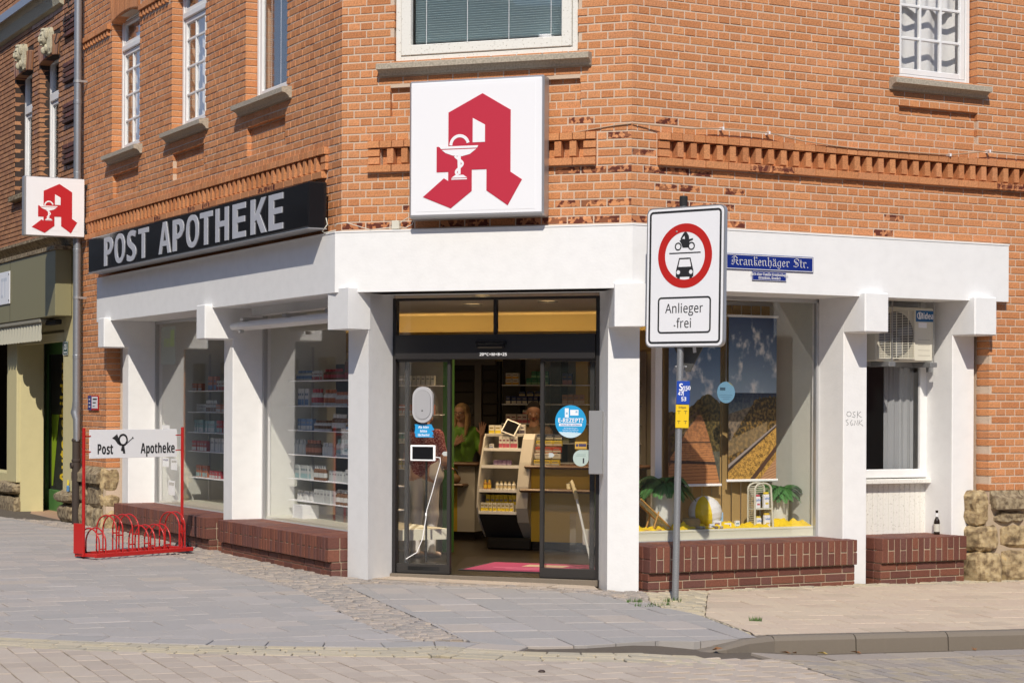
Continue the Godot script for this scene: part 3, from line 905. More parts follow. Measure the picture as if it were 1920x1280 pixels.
# ---------------------------------------------------------------- the corner building
func make_building() -> void:
	var B := thing("corner_building", "orange brick corner building with white ground floor shopfront", "building")
	var HL := [[-7.85, -6.62, 5.06, 6.86], [-5.31, -4.07, 5.06, 6.86], [-2.72, -1.475, 5.06, 6.86]]
	var HF := [[0.56, 2.435, 5.06, 6.9]]
	var HR := [[3.18, 4.21, 5.06, 6.86]]
	# recessed panels under the windows
	var ZL := []; var ZR := [[3.18, 4.21, 4.472, 4.785, -0.05]]; var ZF := [[0.52, 2.46, 4.55, 4.82, -0.05]]
	for h in HL: ZL.append([h[0] + 0.05, h[1] - 0.05, 4.472, 4.785, -0.05])
	var walls := {}
	var lowL := [[-8.06, 0.2, 0.0, 3.4]]
	var wl := obj("wall_left", wall_body(-9.3, 0.0, -0.2, 9.0, grow(HL) + [[-8.058, 0.2, -0.3, 2.84]], -0.0045, -0.36, ZL + [[-8.95, -0.48, 4.07, 4.24, -0.06]]), M("mortar"), B, WL)
	var wf := obj("wall_front", wall_body(0.0, 2.9698, 2.83, 9.0, grow(HF), -0.0045, -0.36, ZF + [[0.425, 0.815, 4.07, 4.24, -0.06], [2.145, 2.495, 4.07, 4.24, -0.06]]), M("mortar"), B, WF)
	var wr := obj("wall_right", wall_body(0.0, 9.0, -0.3, 9.0, grow(HR) + [[-0.1, 4.393, -0.4, 2.84]], -0.0045, -0.36, ZR + [[0.415, 6.9, 4.07, 4.24, -0.06]]), M("mortar"), B, WR)
	walls["L"] = wl; walls["F"] = wf; walls["R"] = wr
	var pch := func(x, y): return false
	var pchR := func(x, y): return rng.randf() < clampf(0.75 - x * 0.45 - maxf(0.0, y - 4.3) * 3.0, 0.0, 0.6) + (0.13 if y < 3.75 and x < 3.4 else 0.0) + (0.02 if y < 4.6 else 0.0)
	var pchF := func(x, y): return rng.randf() < (clampf(0.72 - maxf(0.0, y - 4.15) * 2.2, 0.0, 0.72) if x > 2.1 else clampf(0.7 - (y - 3.4) * 1.1, 0.0, 0.6))
	# left front
	var arches := []
	for h in HL: arches.append([h[0] - 0.06, h[1] + 0.06, 6.8, 7.2])
	var bandL := [-8.96, -0.34, 3.99, 4.315]
	var upper := [[-9.2, -7.92, 6.68, 6.84], [-6.55, -5.38, 6.68, 6.84], [-4.0, -2.79, 6.68, 6.84], [-1.4, -0.0, 6.68, 6.84]]
	lay(WL, "L", -9.3, 0.0, 3.4, 8.0, HL + arches + [bandL] + upper, ZL, pch)
	lay(WL, "L", -9.3, -8.0, 0.86, 3.4, [[-8.05, -7.9, 0, 4]], [], pch)
	corbel_band(WL, "L", -8.96, -0.34, 4.0, false, true)
	for q in upper:
		var x: float = q[0]
		while x < q[1] - 0.05:
			var e := minf(x + 0.13, q[1])
			extra(WL, "L", Vector3(x + 0.004, 6.765, -0.07), Vector3(e - 0.004, 6.835, 0.05))
			extra(WL, "L", Vector3(x + 0.004, 6.685, -0.12), Vector3(x + 0.062, 6.755, 0.035))
			x = e
	for h in HL: arch(WL, "L", h[0], h[1], 6.82, 0.06, 0.33)
	# cut-off corner with the big sign
	var panels := [[0.285, 0.83, 3.99, 4.315], [2.13, 2.64, 3.99, 4.315]]
	lay(WF, "F", 0.0, 2.9698, 3.4, 7.4, HF + panels, ZF, pchF)
	corbel_band(WF, "F", 0.29, 0.82, 4.0, true, false)
	corbel_band(WF, "F", 2.14, 2.63, 4.0, false, true)
	# right front
	lay(WR, "R", 0.0, 7.0, 3.4, 7.4, HR + [[0.275, 7.1, 3.99, 4.315]], ZR, pchR)
	lay(WR, "R", 4.385, 7.0, 0.86, 3.4, [[4.2, 4.386, 0, 4]], [], pch)
	corbel_band(WR, "R", 0.28, 7.0, 4.0, true, false)
	build_heap(walls, "brick_tone", "brick_patch", 300, [[0.68, 0.285, 0.115], [0.64, 0.26, 0.1], [0.71, 0.305, 0.128], [0.61, 0.24, 0.092], [0.69, 0.295, 0.118], [0.66, 0.28, 0.12]])
	# windows and sills
	for h in HL: upper_window(B, WL, h[0] + 0.01, h[1] - 0.01, 5.075, 6.9, -0.13, "blind" if h[0] > -3 else "bars")
	upper_window(B, WF, 0.565, 2.43, 5.075, 6.95, -0.02, "front")
	upper_window(B, WR, 3.19, 4.2, 5.075, 6.9, -0.11, "right")
	for p in [[-7.97, -6.5], [-5.45, -3.95], [-2.89, -1.33]]: sill(B, WL, p[0], p[1])
	sill(B, WF, 0.41, 2.575)
	sill(B, WR, 3.05, 4.31)
	# closing walls, roof and the inside of the shop
	var shell := MB.new()
	prism_y(shell, [pw(WL, -9.3, -0.3), pw(WL, -9.3, -9.0), pw(WL, -9.0, -9.0), pw(WL, -9.0, -0.3)], -0.3, 9.0)
	prism_y(shell, [pw(WR, 9.0, -0.02), pw(WR, 8.7, -0.02), pw(WR, 8.7, -9.0), pw(WR, 9.0, -9.0)], -0.3, 9.0)
	prism_y(shell, [pw(WL, -9.3, -9.0), pw(WR, 9.0, -9.0), pw(WR, 9.0, -9.3), pw(WL, -9.3, -9.3)], -0.3, 9.0)
	obj("rear_wall", shell, M("mortar"), B)
	var outl := [pw(WL, -9.3, -0.02), pw(WL, 0.0, -0.02), pw(WR, 0.0, -0.02), pw(WR, 9.0, -0.02), pw(WR, 9.0, -9.2), pw(WL, -9.3, -9.2)]
	var rf := MB.new()
	prism_y(rf, outl, 9.0, 9.25)
	obj("roof", rf, M("dark_frame"), B)
	var ceil_poly := [pw(WL, -8.95, -0.37), pw(WL, 0.0, -0.37), pw(WR, 0.0, -0.37), pw(WR, 8.6, -0.37), pw(WR, 8.6, -8.9), pw(WL, -8.95, -8.9)]
	var cl := MB.new()
	prism_y(cl, ceil_poly, 2.9, 2.97)
	tri_tex(M("ceiling_board", lin(0.62, 0.59, 0.53), 0.9), null, null, 1.0)
	obj("ceiling", cl, M("ceiling_board"), B)
	var fl := MB.new()
	prism_y(fl, [pw(WL, -8.95, -0.6), pw(WL, -0.5, -0.6), pw(WF, 0.3, -0.56), pw(WF, 2.5, -0.56), pw(WR, 0.4, -0.6), pw(WR, 8.6, -0.6), pw(WR, 8.6, -8.9), pw(WL, -8.95, -8.9)], -0.2, 0.035)
	var planks := noise(31, 0.02, [[0.0, Color(0.1, 0.08, 0.065)], [0.5, Color(0.17, 0.14, 0.115)], [1.0, Color(0.24, 0.2, 0.17)]], 256, 4)
	var fm := tri_tex(M("shop_floor", Color(0.85, 0.85, 0.85), 0.35), planks, null, 1.0)
	fm.uv1_scale = Vector3(0.6, 1.0, 5.0)
	obj("shop_floor", fl, fm, B)
	make_shopfront(B)

func arch(W: Transform3D, wall: String, x0: float, x1: float, ys: float, rise: float, h: float) -> void:
	var n := 17
	var half := (x1 - x0) / 2
	var r := (half * half + rise * rise) / (2 * rise)
	var c := Vector2((x0 + x1) / 2, ys + rise - r)
	var a := asin(half / r)
	for i in n:
		var t := lerpf(-a, a, (i + 0.5) / n)
		var p := c + Vector2(sin(t), cos(t)) * (r + h / 2)
		var tilt := t * 1.6
		heap.append([W * Transform3D(Basis(Vector3(0, 0, 1), -tilt), Vector3(p.x, p.y, 0.02)), Vector3(half * 2 / n - 0.006, h, 0.18), rng.randi() % 6, false, 0.0, wall])

# ---------------------------------------------------------------- shopfront
func pillar(B: Node3D, W: Transform3D, x0: float, x1: float, zg: float) -> void:
	var m := MB.new()
	m.box(Vector3(x0, -0.2, zg - 0.08), Vector3(x1, 2.835, -0.17), 0.008)
	var p := obj("pillar", m, M("white_plaster"), B, W)
	obj("corbel_block", sb(Vector3(x0, 2.47, -0.19), Vector3(x1 + 0.0006, 2.868, 0.17), 0.012), M("white_plaster"), p, T(0.0005, 0, 0))

func make_shopfront(B: Node3D) -> void:
	var m := MB.new()
	var fas := [pw(WL, -8.25, 0.08), pw(WL, -8.25, -0.6), pw(WL, -0.33, -0.6), pw(WF, 0.3, -0.66), pw(WF, 2.5, -0.66), pw(WR, 0.35, -0.66), pw(WR, 4.575, -0.66), pw(WR, 4.575, 0.08), _meet(WR, WF, 0.08), _meet(WL, WF, 0.08)]
	prism_y(m, fas, 2.83, 3.415)
	var cap := MB.new()
	var c2 := [pw(WL, -8.255, 0.085), pw(WL, -8.255, -0.02), pw(WL, 0.0, -0.02), pw(WR, 0.0, -0.02), pw(WR, 4.58, -0.02), pw(WR, 4.58, 0.086), _meet(WR, WF, 0.086), _meet(WL, WF, 0.086)]
	prism_y(cap, c2, 3.415, 3.43)
	var f := obj("fascia", m, M("white_plaster"), B)
	obj("coping", cap, M("white_plaster"), f)
	for p in [[-7.88, -7.6], [-3.86, -3.56]]: pillar(B, WL, p[0], p[1], -0.56)
	for p in [[2.623, 2.921], [4.04, 4.336]]: pillar(B, WR, p[0], p[1], -0.62)
	# the two corner pillars with slanting cheeks
	var bl := Vector2(-0.649, 0.761); var br := Vector2(0.0774, 0.997)
	var a1 := pw(WF, 0.27, -0.07)
	var a0 := a1 - Vector2(0.545, 0.838) * 0.42
	var ml := MB.new()
	prism_y(ml, [a1, pw(WF, 0.318, -0.62), pw(WF, 0.05, -0.7), pw(WL, -0.55, -0.62), a0], -0.2, 2.835)
	var pl := obj("pillar", ml, M("white_plaster"), B)
	var mlb := MB.new()
	prism_y(mlb, [a1 - bl * 0.02, a1 + bl * 0.29, a0 + bl * 0.29, a0 - bl * 0.02], 2.47, 2.868)
	obj("corbel_block", mlb, M("white_plaster"), pl)
	var b0 := pw(WF, 2.69, -0.2); var b1 := pw(WF, 3.0, -0.2)
	var mr := MB.new()
	prism_y(mr, [b0, pw(WF, 2.472, -0.62), pw(WF, 2.8, -0.75), pw(WR, 0.42, -0.62), b1], -0.2, 2.835)
	var pr := obj("pillar", mr, M("white_plaster"), B)
	var mrb := MB.new()
	prism_y(mrb, [b0 - br * 0.02, b0 + br * 0.345 + Vector2(0.015, 0), b1 + br * 0.345 + Vector2(0.015, 0), b1 - br * 0.02], 2.47, 2.868)
	obj("corbel_block", mrb, M("white_plaster"), pr)
	# big panes
	for s in [[WL, -7.6, -3.86, -0.55], [WL, -3.56, -0.55, -0.55], [WR, 0.4, 2.64, -0.6]]:
		var fr := MB.new()
		var x0: float = s[1]; var x1: float = s[2]; var z: float = s[3]
		fr.box(Vector3(x0, 0.36, z - 0.03), Vector3(x0 + 0.045, 2.83, z + 0.02), 0.004)
		fr.box(Vector3(x1 - 0.045, 0.36, z - 0.03), Vector3(x1, 2.83, z + 0.02), 0.004)
		fr.box(Vector3(x0, 0.36, z - 0.03), Vector3(x1, 0.405, z + 0.02), 0.004)
		fr.box(Vector3(x0, 2.79, z - 0.03), Vector3(x1, 2.83, z + 0.02), 0.004)
		var w := obj("shop_window", fr, M("alu"), B, s[0])
		obj("pane", sb(Vector3(x0 + 0.03, 0.38, z - 0.008), Vector3(x1 - 0.03, 2.81, z - 0.002)), M("shop_glass"), w)
	# door case, transom lights and sliding leaves
	var d := MB.new()
	d.box(Vector3(0.315, 0.03, -0.66), Vector3(0.352, 2.80, -0.57), 0.004)
	d.box(Vector3(2.456, 0.03, -0.66), Vector3(2.49, 2.80, -0.57), 0.004)
	d.box(Vector3(0.352, 2.775, -0.66), Vector3(2.456, 2.80, -0.57), 0.004)
	d.box(Vector3(1.39, 2.43, -0.65), Vector3(1.42, 2.775, -0.58), 0.004)
	var dc := obj("door_case", d, M("black_frame"), B, WF)
	obj("operator_box", sb(Vector3(0.352, 2.185, -0.7), Vector3(2.456, 2.43, -0.54), 0.006), M("black_frame"), dc)
	for q in [[0.352, 1.39], [1.42, 2.456]]:
		obj("transom_pane", sb(Vector3(q[0], 2.43, -0.612), Vector3(q[1], 2.775, -0.606)), M("window_glass"), dc)
	obj("threshold", sb(Vector3(0.31, -0.03, -0.74), Vector3(2.49, 0.032, -0.53), 0.004), M("concrete"), dc)
	for s in [[0.352, 0.93, 1], [1.877, 2.456, -1]]:
		var x0: float = s[0]; var x1: float = s[1]
		var l := MB.new()
		var inner := 0.032
		l.box(Vector3(x0, 0.035, -0.655), Vector3(x1, 0.13, -0.6), 0.004)
		l.box(Vector3(x0, 2.16, -0.655), Vector3(x1, 2.19, -0.6), 0.004)
		if s[2] > 0:
			l.box(Vector3(x1 - 0.034, 0.13, -0.655), Vector3(x1, 2.16, -0.6), 0.004)
			l.box(Vector3(x0 + 0.06, 0.13, -0.7), Vector3(x0 + 0.1, 2.16, -0.66), 0.004)
		else:
			l.box(Vector3(x0, 0.13, -0.655), Vector3(x0 + 0.036, 2.16, -0.6), 0.004)
			l.box(Vector3(x1 - 0.085, 0.13, -0.7), Vector3(x1 - 0.04, 2.16, -0.66), 0.004)
		var le := obj("sliding_door", l, M("dark_frame"), B, WF)
		obj("pane", sb(Vector3(x0, 0.12, -0.63), Vector3(x1, 2.165, -0.624)), M("shop_glass"), le)
	# the small window on the right and the boarded panel under it
	var aw := MB.new()
	frame_box(aw, 2.92, 4.045, 0.985, 2.4, 0.09, -0.62, -0.575)
	var w2 := obj("side_window", aw, M("white_frame"), B, WR)
	obj("pane", sb(Vector3(3.0, 1.07, -0.604), Vector3(3.96, 2.33, -0.6)), M("window_glass"), w2)
	obj("curtain", folds(3.6, 4.0, 1.0, 2.4, -0.75, 0.012, 4.0), M("grey_curtain", lin(0.3, 0.31, 0.32), 0.9), w2)
	obj("window_board", sb(Vector3(2.92, 0.925, -0.62), Vector3(4.06, 0.975, -0.5), 0.006), M("old_white_paint"), w2)
	var up := sb(Vector3(2.92, 2.4, -0.64), Vector3(4.045, 2.84, -0.6))
	obj("upper_panel", up, M("white_plaster"), w2)
	for k in 16:
		var x := 2.921 + k * 0.0703
		obj("panel_board", sb(Vector3(x + 0.0015, 0.36, -0.64), Vector3(x + 0.0688, 0.925, -0.598), 0.003), M("old_white_paint"), w2)
	# natural stone plinths at both ends
	plinth_left(B)
	plinth_right(B)

func _meet(A: Transform3D, C: Transform3D, z: float) -> Vector2:
	var p := pw(A, 0, z); var q := pw(C, 0 if A == WL else 2.9698, z)
	var d := Vector2(A.basis.x.x, A.basis.x.z); var e := Vector2(C.basis.x.x, C.basis.x.z)
	return Geometry2D.line_intersects_line(p, d, q, e)

# a rough block of stone: a box whose faces are cut up and pushed about
func rock(lo: Vector3, hi: Vector3, amp: float, sd: int, k := 5, rnd := 0.02) -> MB:
	var m := MB.new()
	var f := FastNoiseLite.new()
	f.seed = sd; f.frequency = 5.0
	var c := (lo + hi) / 2; var h := (hi - lo) / 2
	for ax in 3:
		for s in [-1, 1]:
			var n := Vector3.ZERO; n[ax] = s
			var a := Vector3.ZERO; a[(ax + 1) % 3] = 1
			var b := n.cross(a)
			var g := []
			for i in k + 1:
				for j in k + 1:
					var p := n + a * (2.0 * i / k - 1) + b * (2.0 * j / k - 1)
					var q := c + p * h
					var corner := float(int(absf(p.x) > 0.99) + int(absf(p.y) > 0.99) + int(absf(p.z) > 0.99))
					q -= p * rnd * maxf(0.0, corner - 1.0)
					q += Vector3(f.get_noise_3dv(q * 1.3 + Vector3(7, 0, 0)), f.get_noise_3dv(q * 1.3), f.get_noise_3dv(q * 1.3 + Vector3(0, 9, 0))) * amp
					g.append(q)
			for i in k:
				for j in k:
					m.quad(g[i * (k + 1) + j], g[(i + 1) * (k + 1) + j], g[(i + 1) * (k + 1) + j + 1], g[i * (k + 1) + j + 1])
	return m

func plinth_left(B: Node3D) -> void:
	var core := obj("plinth", sb(Vector3(-9.33, -0.2, -0.3), Vector3(-8.06, 0.72, 0.03)), M("clinker_mortar"), B, WL)
	var cp := MB.new()
	var pr := PackedVector2Array([Vector2(-0.1, 0.86), Vector2(0.01, 0.86), Vector2(0.12, 0.76), Vector2(0.12, 0.64), Vector2(-0.1, 0.64)])
	cp.xf = Transform3D(Basis(Vector3(0, 0, 1), Vector3(0, 1, 0), Vector3(-1, 0, 0)), Vector3.ZERO)
	cp.prism(pr, 8.1, 8.72); cp.prism(pr, 8.73, 9.36)
	obj("coping_stone", cp, M("grey_stone"), core)
	for r in [[-9.33, -8.75, 0.34, 0.63, 0.09], [-8.74, -8.1, 0.3, 0.63, 0.08], [-9.33, -8.95, -0.12, 0.33, 0.1], [-8.94, -8.5, -0.12, 0.33, 0.11], [-8.49, -8.1, -0.1, 0.29, 0.1]]:
		obj("stone_block", rock(Vector3(r[0], r[2], -0.1), Vector3(r[1] - 0.012, r[3], r[4]), 0.03, int(r[0] * 100)), M("grey_stone"), core)
	for r in [[0.52, 0.86, -0.2], [0.3, 0.51, -0.2], [-0.1, 0.29, -0.2]]:
		obj("stone_block", rock(Vector3(-8.3, r[0], r[2]), Vector3(-8.04, r[1], 0.06), 0.03, int(r[0] * 90)), M("old_stone"), core)

func plinth_right(B: Node3D) -> void:
	var core := obj("plinth", sb(Vector3(4.34, -0.3, -0.35), Vector3(7.0, 0.72, 0.02)), M("clinker_mortar"), B, WR)
	var cp := MB.new()
	cp.xf = Transform3D(Basis(Vector3(0, 0, -1), Vector3(0, 1, 0), Vector3(1, 0, 0)), Vector3.ZERO)
	var pr := PackedVector2Array([Vector2(0.1, 0.86), Vector2(-0.01, 0.86), Vector2(-0.03, 0.82), Vector2(-0.1, 0.78), Vector2(-0.11, 0.67), Vector2(0.1, 0.67)])
	cp.prism(pr, 4.4, 4.78); cp.prism(pr, 4.792, 5.6); cp.prism(pr, 5.61, 6.6)
	obj("coping_stone", cp, M("grey_stone"), core)
	var i := 0
	for r in [[4.2, 4.4, 0.5, 0.86, 0.03], [4.42, 4.86, 0.52, 0.65, 0.06], [4.88, 5.6, 0.5, 0.65, 0.06], [4.2, 4.5, 0.22, 0.49, 0.07], [4.51, 5.1, 0.24, 0.51, 0.05], [5.11, 5.9, 0.2, 0.49, 0.05], [4.18, 4.52, -0.16, 0.22, 0.12], [4.53, 5.2, -0.1, 0.23, 0.1], [5.21, 6.0, -0.15, 0.2, 0.1], [4.55, 4.95, -0.25, -0.08, 0.08]]:
		i += 1
		obj("stone_block", rock(Vector3(r[0], r[2], -0.24), Vector3(r[1] - 0.012, r[3], r[4]), 0.035, 50 + i), M("grey_stone" if i in [2, 3] else "old_stone"), core)

# brick benches under the show windows: a band of upright clinkers over two or three flat courses
func bench(W: Transform3D, x0: float, x1: float, zb: float, label: String, left_face: bool) -> void:
	var o := thing("brick_bench", label, "brick ledge", W, "clinker ledges under the show windows")
	obj("core", sb(Vector3(x0 + 0.012, -0.3, zb), Vector3(x1 - 0.012, 0.386, -0.045)), M("clinker_mortar"), o)
	var band := obj("band_core", sb(Vector3(x0 + 0.01, 0.152, zb), Vector3(x1 - 0.01, 0.387, -0.009)), M("clinker_mortar"), o)
	var x := x0
	var k := 0
	var gm := {}
	while x < x1 - 0.03:
		var e := minf(x + 0.0775, x1)
		if x1 - e < 0.04: e = x1
		var z := rng.randf_range(-0.0015, 0.0015)
		var parts := [[0.15, 0.398]] if k % 2 == 0 else [[0.15, 0.268], [0.28, 0.398]]
		for q in parts:
			obj("brick", sb(Vector3(x + 0.004, q[0], -0.1), Vector3(e - 0.006, q[1], z), 0.004), M("clinker%d" % (rng.randi() % 4)), band)
		x = e; k += 1
	# treads: flat bricks running back to the glass
	var rows := [[-0.108, -0.345], [-0.355, zb]]
	for r in rows:
		x = x0
		while x < x1 - 0.03:
			var e := minf(x + 0.0775, x1)
			obj("brick", sb(Vector3(x + 0.004, 0.34, r[1]), Vector3(e - 0.006, 0.398 + rng.randf_range(-0.001, 0.001), r[0]), 0.004), M("clinker%d" % (rng.randi() % 4)), band)
			x = e
	var y := 0.141
	k = 0
	while y > -0.12:
		x = x0 + 0.002 - (0.13 if k % 2 else 0.05)
		while x < x1 - 0.03:
			var w := 0.26 if rng.randf() < 0.75 else 0.13
			var a := maxf(x, x0 + 0.002); var e := minf(x + w, x1 - 0.002)
			if e - a > 0.03:
				obj("brick", sb(Vector3(a + 0.004, y - 0.07, -0.12), Vector3(e - 0.006, y - 0.002, -0.036 + rng.randf_range(-0.0015, 0.0015)), 0.004), M("clinker%d" % (rng.randi() % 4)), band)
			x += w
		y -= 0.0795; k += 1
	# return face
	var xs := x0 if left_face else x1
	var s := -1.0 if left_face else 1.0
	for q in [[0.15, 0.27], [0.28, 0.397]]:
		for r in [[-0.125, -0.002], [-0.26, -0.135], [-0.385, -0.27]]:
			obj("brick", sb(Vector3(minf(xs, xs - s * 0.05), q[0], r[0]), Vector3(maxf(xs, xs - s * 0.05), q[1], r[1]), 0.004) if left_face else sb(Vector3(xs - 0.05, q[0], r[0]), Vector3(xs, q[1], r[1]), 0.004), M("clinker%d" % (rng.randi() % 4)), band)
	for j in 3:
		for r in [[-0.14, -0.037], [-0.27, -0.15]]:
			var yy := 0.141 - j * 0.0795
			var xa := xs - (0.0 if left_face else 0.06)
			obj("brick", sb(Vector3(xa, yy - 0.07, r[0]), Vector3(xa + 0.06, yy - 0.002, r[1]), 0.004), M("clinker%d" % (rng.randi() % 4)), band)

# ---------------------------------------------------------------- signs and fittings
# the angular letter A with bowl and snake; unit square centred on 0
func pharmacy_a(o: Node3D, s: float, z: float, red: Material, white: Material) -> void:
	var m := MB.new()
	var P := func(a: Array) -> PackedVector2Array:
		var p := PackedVector2Array()
		for i in range(0, a.size(), 2): p.append(Vector2((a[i] - 0.5) * s, (0.5 - a[i + 1]) * s))
		return p
	# outline pieces of the letter: left stroke, roof, right stroke, cross bar, feet
	m.prism(P.call([0.295, 0.245, 0.555, 0.118, 0.768, 0.245, 0.768, 0.685, 0.855, 0.742, 0.748, 0.922, 0.587, 0.812, 0.587, 0.66, 0.475, 0.66, 0.475, 0.812, 0.315, 0.932, 0.1, 0.845, 0.262, 0.715, 0.295, 0.735, 0.295, 0.67, 0.205, 0.67, 0.205, 0.488, 0.295, 0.488]), z, z + 0.004)
	obj("letter", m, red, o)
	var w := MB.new()
	w.prism(P.call([0.482, 0.292, 0.575, 0.343, 0.575, 0.466, 0.482, 0.466]), z + 0.003, z + 0.0065)
	# bowl, stem, foot
	w.prism(P.call([0.225, 0.488, 0.525, 0.488, 0.515, 0.505, 0.24, 0.505]), z + 0.003, z + 0.0065)
	w.prism(P.call([0.245, 0.512, 0.51, 0.512, 0.46, 0.548, 0.4, 0.562, 0.33, 0.555, 0.275, 0.535]), z + 0.003, z + 0.0065)
	w.prism(P.call([0.366, 0.56, 0.392, 0.56, 0.39, 0.69, 0.37, 0.69]), z + 0.003, z + 0.0065)
	w.prism(P.call([0.32, 0.715, 0.44, 0.715, 0.41, 0.695, 0.35, 0.695]), z + 0.003, z + 0.0065)
	w.prism(P.call([0.32, 0.72, 0.44, 0.72, 0.44, 0.728, 0.32, 0.728]), z + 0.003, z + 0.0065)
	var sn := PackedVector2Array()
	for i in 15: sn.append(Vector2(-0.118, 0.018) * s + Vector2(cos(PI - PI * 0.93 * i / 14.0), sin(PI - PI * 0.93 * i / 14.0)) * 0.067 * s)
	ribbon(w, sn, 0.022 * s, z + 0.003, z + 0.0068)
	var s2 := PackedVector2Array()
	for i in 20:
		var t := i / 19.0
		s2.append(Vector2(-0.121 + 0.032 * sin(t * 7.5 - 1.4) * (1.0 - t * 0.3), -0.058 - t * 0.145) * s)
	ribbon(w, s2, 0.017 * s, z + 0.003, z + 0.0068)
	obj("bowl_and_snake", w, white, o)

func make_signs() -> void:
	# big light box over the entrance
	var o := thing("pharmacy_sign", "large square white light box with faded red letter A over the entrance", "sign", WF)
	obj("housing", sb(Vector3(0.815, 3.515, 0.07), Vector3(2.18, 4.835, 0.235), 0.015), M("alu"), o)
	obj("face", sb(Vector3(0.823, 3.53, 0.2), Vector3(2.172, 4.827, 0.243), 0.02), M("sign_white"), o)
	var a := obj("emblem_plate", sb(Vector3(-0.6, -0.6, 0.243), Vector3(0.6, 0.6, 0.245)), M("sign_white"), o, T(1.497, 4.178, 0))
	pharmacy_a(a, 1.33, 0.2452, M("faded_red"), M("sign_white"))
	# small flag sign on the left front
	var q := thing("pharmacy_flag_sign", "small square white box sign with red letter A sticking out beside the drainpipe", "sign", WL * Transform3D(Basis(Vector3.UP, PI / 2), Vector3(-8.98, 4.44, 0.475)))
	# local x runs along -z of the wall frame (towards the wall = right), z towards the viewer
	obj("housing", sb(Vector3(-0.42, -0.41, -0.12), Vector3(0.425, 0.41, 0.0), 0.012), M("alu"), q)
	obj("face", sb(Vector3(-0.39, -0.4, 0.0), Vector3(0.42, 0.4, 0.008), 0.005), M("sign_white"), q)
	var fa := obj("emblem_plate", sb(Vector3(-0.33, -0.33, 0.008), Vector3(0.33, 0.33, 0.0095)), M("sign_white"), q, T(0.02, 0.0, 0))
	pharmacy_a(fa, 0.84, 0.0098, M("sign_red"), M("sign_white"))
	for y in [-0.33, 0.31]:
		obj("bracket", sb(Vector3(0.42, y - 0.02, -0.09), Vector3(0.475, y + 0.02, -0.03)), M("rubber"), q)
	# long black sign
	var b := thing("shop_sign", "long glossy black sign with large grey capitals on the left front", "sign", WL)
	obj("panel", sb(Vector3(-8.03, 3.483, 0.06), Vector3(-0.22, 3.94, 0.262), 0.012), M("black_gloss"), b)
	obj("trim", sb(Vector3(-8.03, 3.469, 0.06), Vector3(-0.22, 3.4815, 0.2635), 0.003), M("alu"), b)
	for k in 6: obj("joint", sb(Vector3(-7.0 + k * 1.12, 3.495, 0.2605), Vector3(-6.996 + k * 1.12, 3.93, 0.2628)), M("rubber"), b)
	var lx := [-7.1, -6.58, -6.06, -5.58, -4.74, -4.26, -3.73, -3.25, -2.73, -2.2, -1.63, -1.11]
	var lw := [0.41, 0.46, 0.4, 0.42, 0.47, 0.42, 0.46, 0.44, 0.44, 0.42, 0.49, 0.42]
	for k in 12:
		var le := text("POSTAPOTHEKE"[k], 0.37, M("letter_grey"), b, T(lx[k], 3.7, 0.267), "letter", "Droid Sans", true, 1.0, 0.008)
		var wd := le.mesh.get_aabb().size.x
		le.transform = T(lx[k], 3.7, 0.267) * Transform3D(Basis().scaled(Vector3(lw[k] / maxf(wd, 0.1) * 0.95, 1, 1)), Vector3.ZERO)
	# street name plates
	var s := thing("street_name_plate", "long dark blue enamel street name plate with white blackletter", "sign", at(WR, 1.525, 3.118, 0.085))
	obj("plate", sb(Vector3(-0.52, -0.077, 0), Vector3(0.52, 0.077, 0.008), 0.003), M("enamel_blue"), s)
	var rim := MB.new()
	frame_box(rim, -0.512, 0.512, -0.07, 0.07, 0.006, 0.0078, 0.0095, 0.0)
	obj("rim", rim, M("enamel_white"), s)
	var bm := MB.new()
	blackletter(bm, "Krankenhäger Str.", -0.46, -0.03, 0.083, 0.92, 0.0085, 0.0105)
	obj("lettering", bm, M("enamel_white"), s)
	var s2 := thing("street_history_plate", "small dark blue plate with two lines under the street name", "sign", at(WR, 1.517, 2.99, 0.085))
	obj("plate", sb(Vector3(-0.203, -0.047, 0), Vector3(0.203, 0.047, 0.006), 0.002), M("enamel_blue"), s2)
	var r2 := MB.new()
	frame_box(r2, -0.199, 0.199, -0.043, 0.043, 0.003, 0.0058, 0.0072, 0.0)
	obj("rim", r2, M("enamel_white"), s2)
	text("Nach einer Familie Krankenhagen", 0.026, M("enamel_white"), s2, T(0, 0.017, 0.0065), "lettering", "Droid Serif", true, 0.72, 0.001)
	text("(Krankuns, Kranke)", 0.026, M("enamel_white"), s2, T(0, -0.017, 0.0065), "lettering", "Droid Serif", true, 0.72, 0.001)
	# information plates by the drainpipe
	var p := thing("info_plate", "narrow blue and white information plate on the bricks beside the drainpipe", "sign", at(WL, -8.63, 1.735, 0.012))
	obj("blue_plate", sb(Vector3(-0.25, -0.1, 0), Vector3(-0.09, 0.1, 0.008)), M("enamel_blue"), p)
	obj("white_plate", sb(Vector3(-0.07, -0.1, 0), Vector3(0.25, 0.1, 0.009)), M("sign_red"), p)
	obj("print", sb(Vector3(-0.05, -0.075, 0.009), Vector3(0.23, 0.085, 0.0105)), M("sign_white"), p)
	for k in 3: obj("print", sb(Vector3(0.0, -0.05 + k * 0.045, 0.0105), Vector3(0.1 + 0.05 * k, -0.04 + k * 0.05, 0.0115)), M("ink"), p)
	for k in 3: obj("print", sb(Vector3(-0.2, -0.06 + k * 0.05, 0.008), Vector3(-0.14, -0.045 + k * 0.05, 0.0095)), M("sign_white"), p)

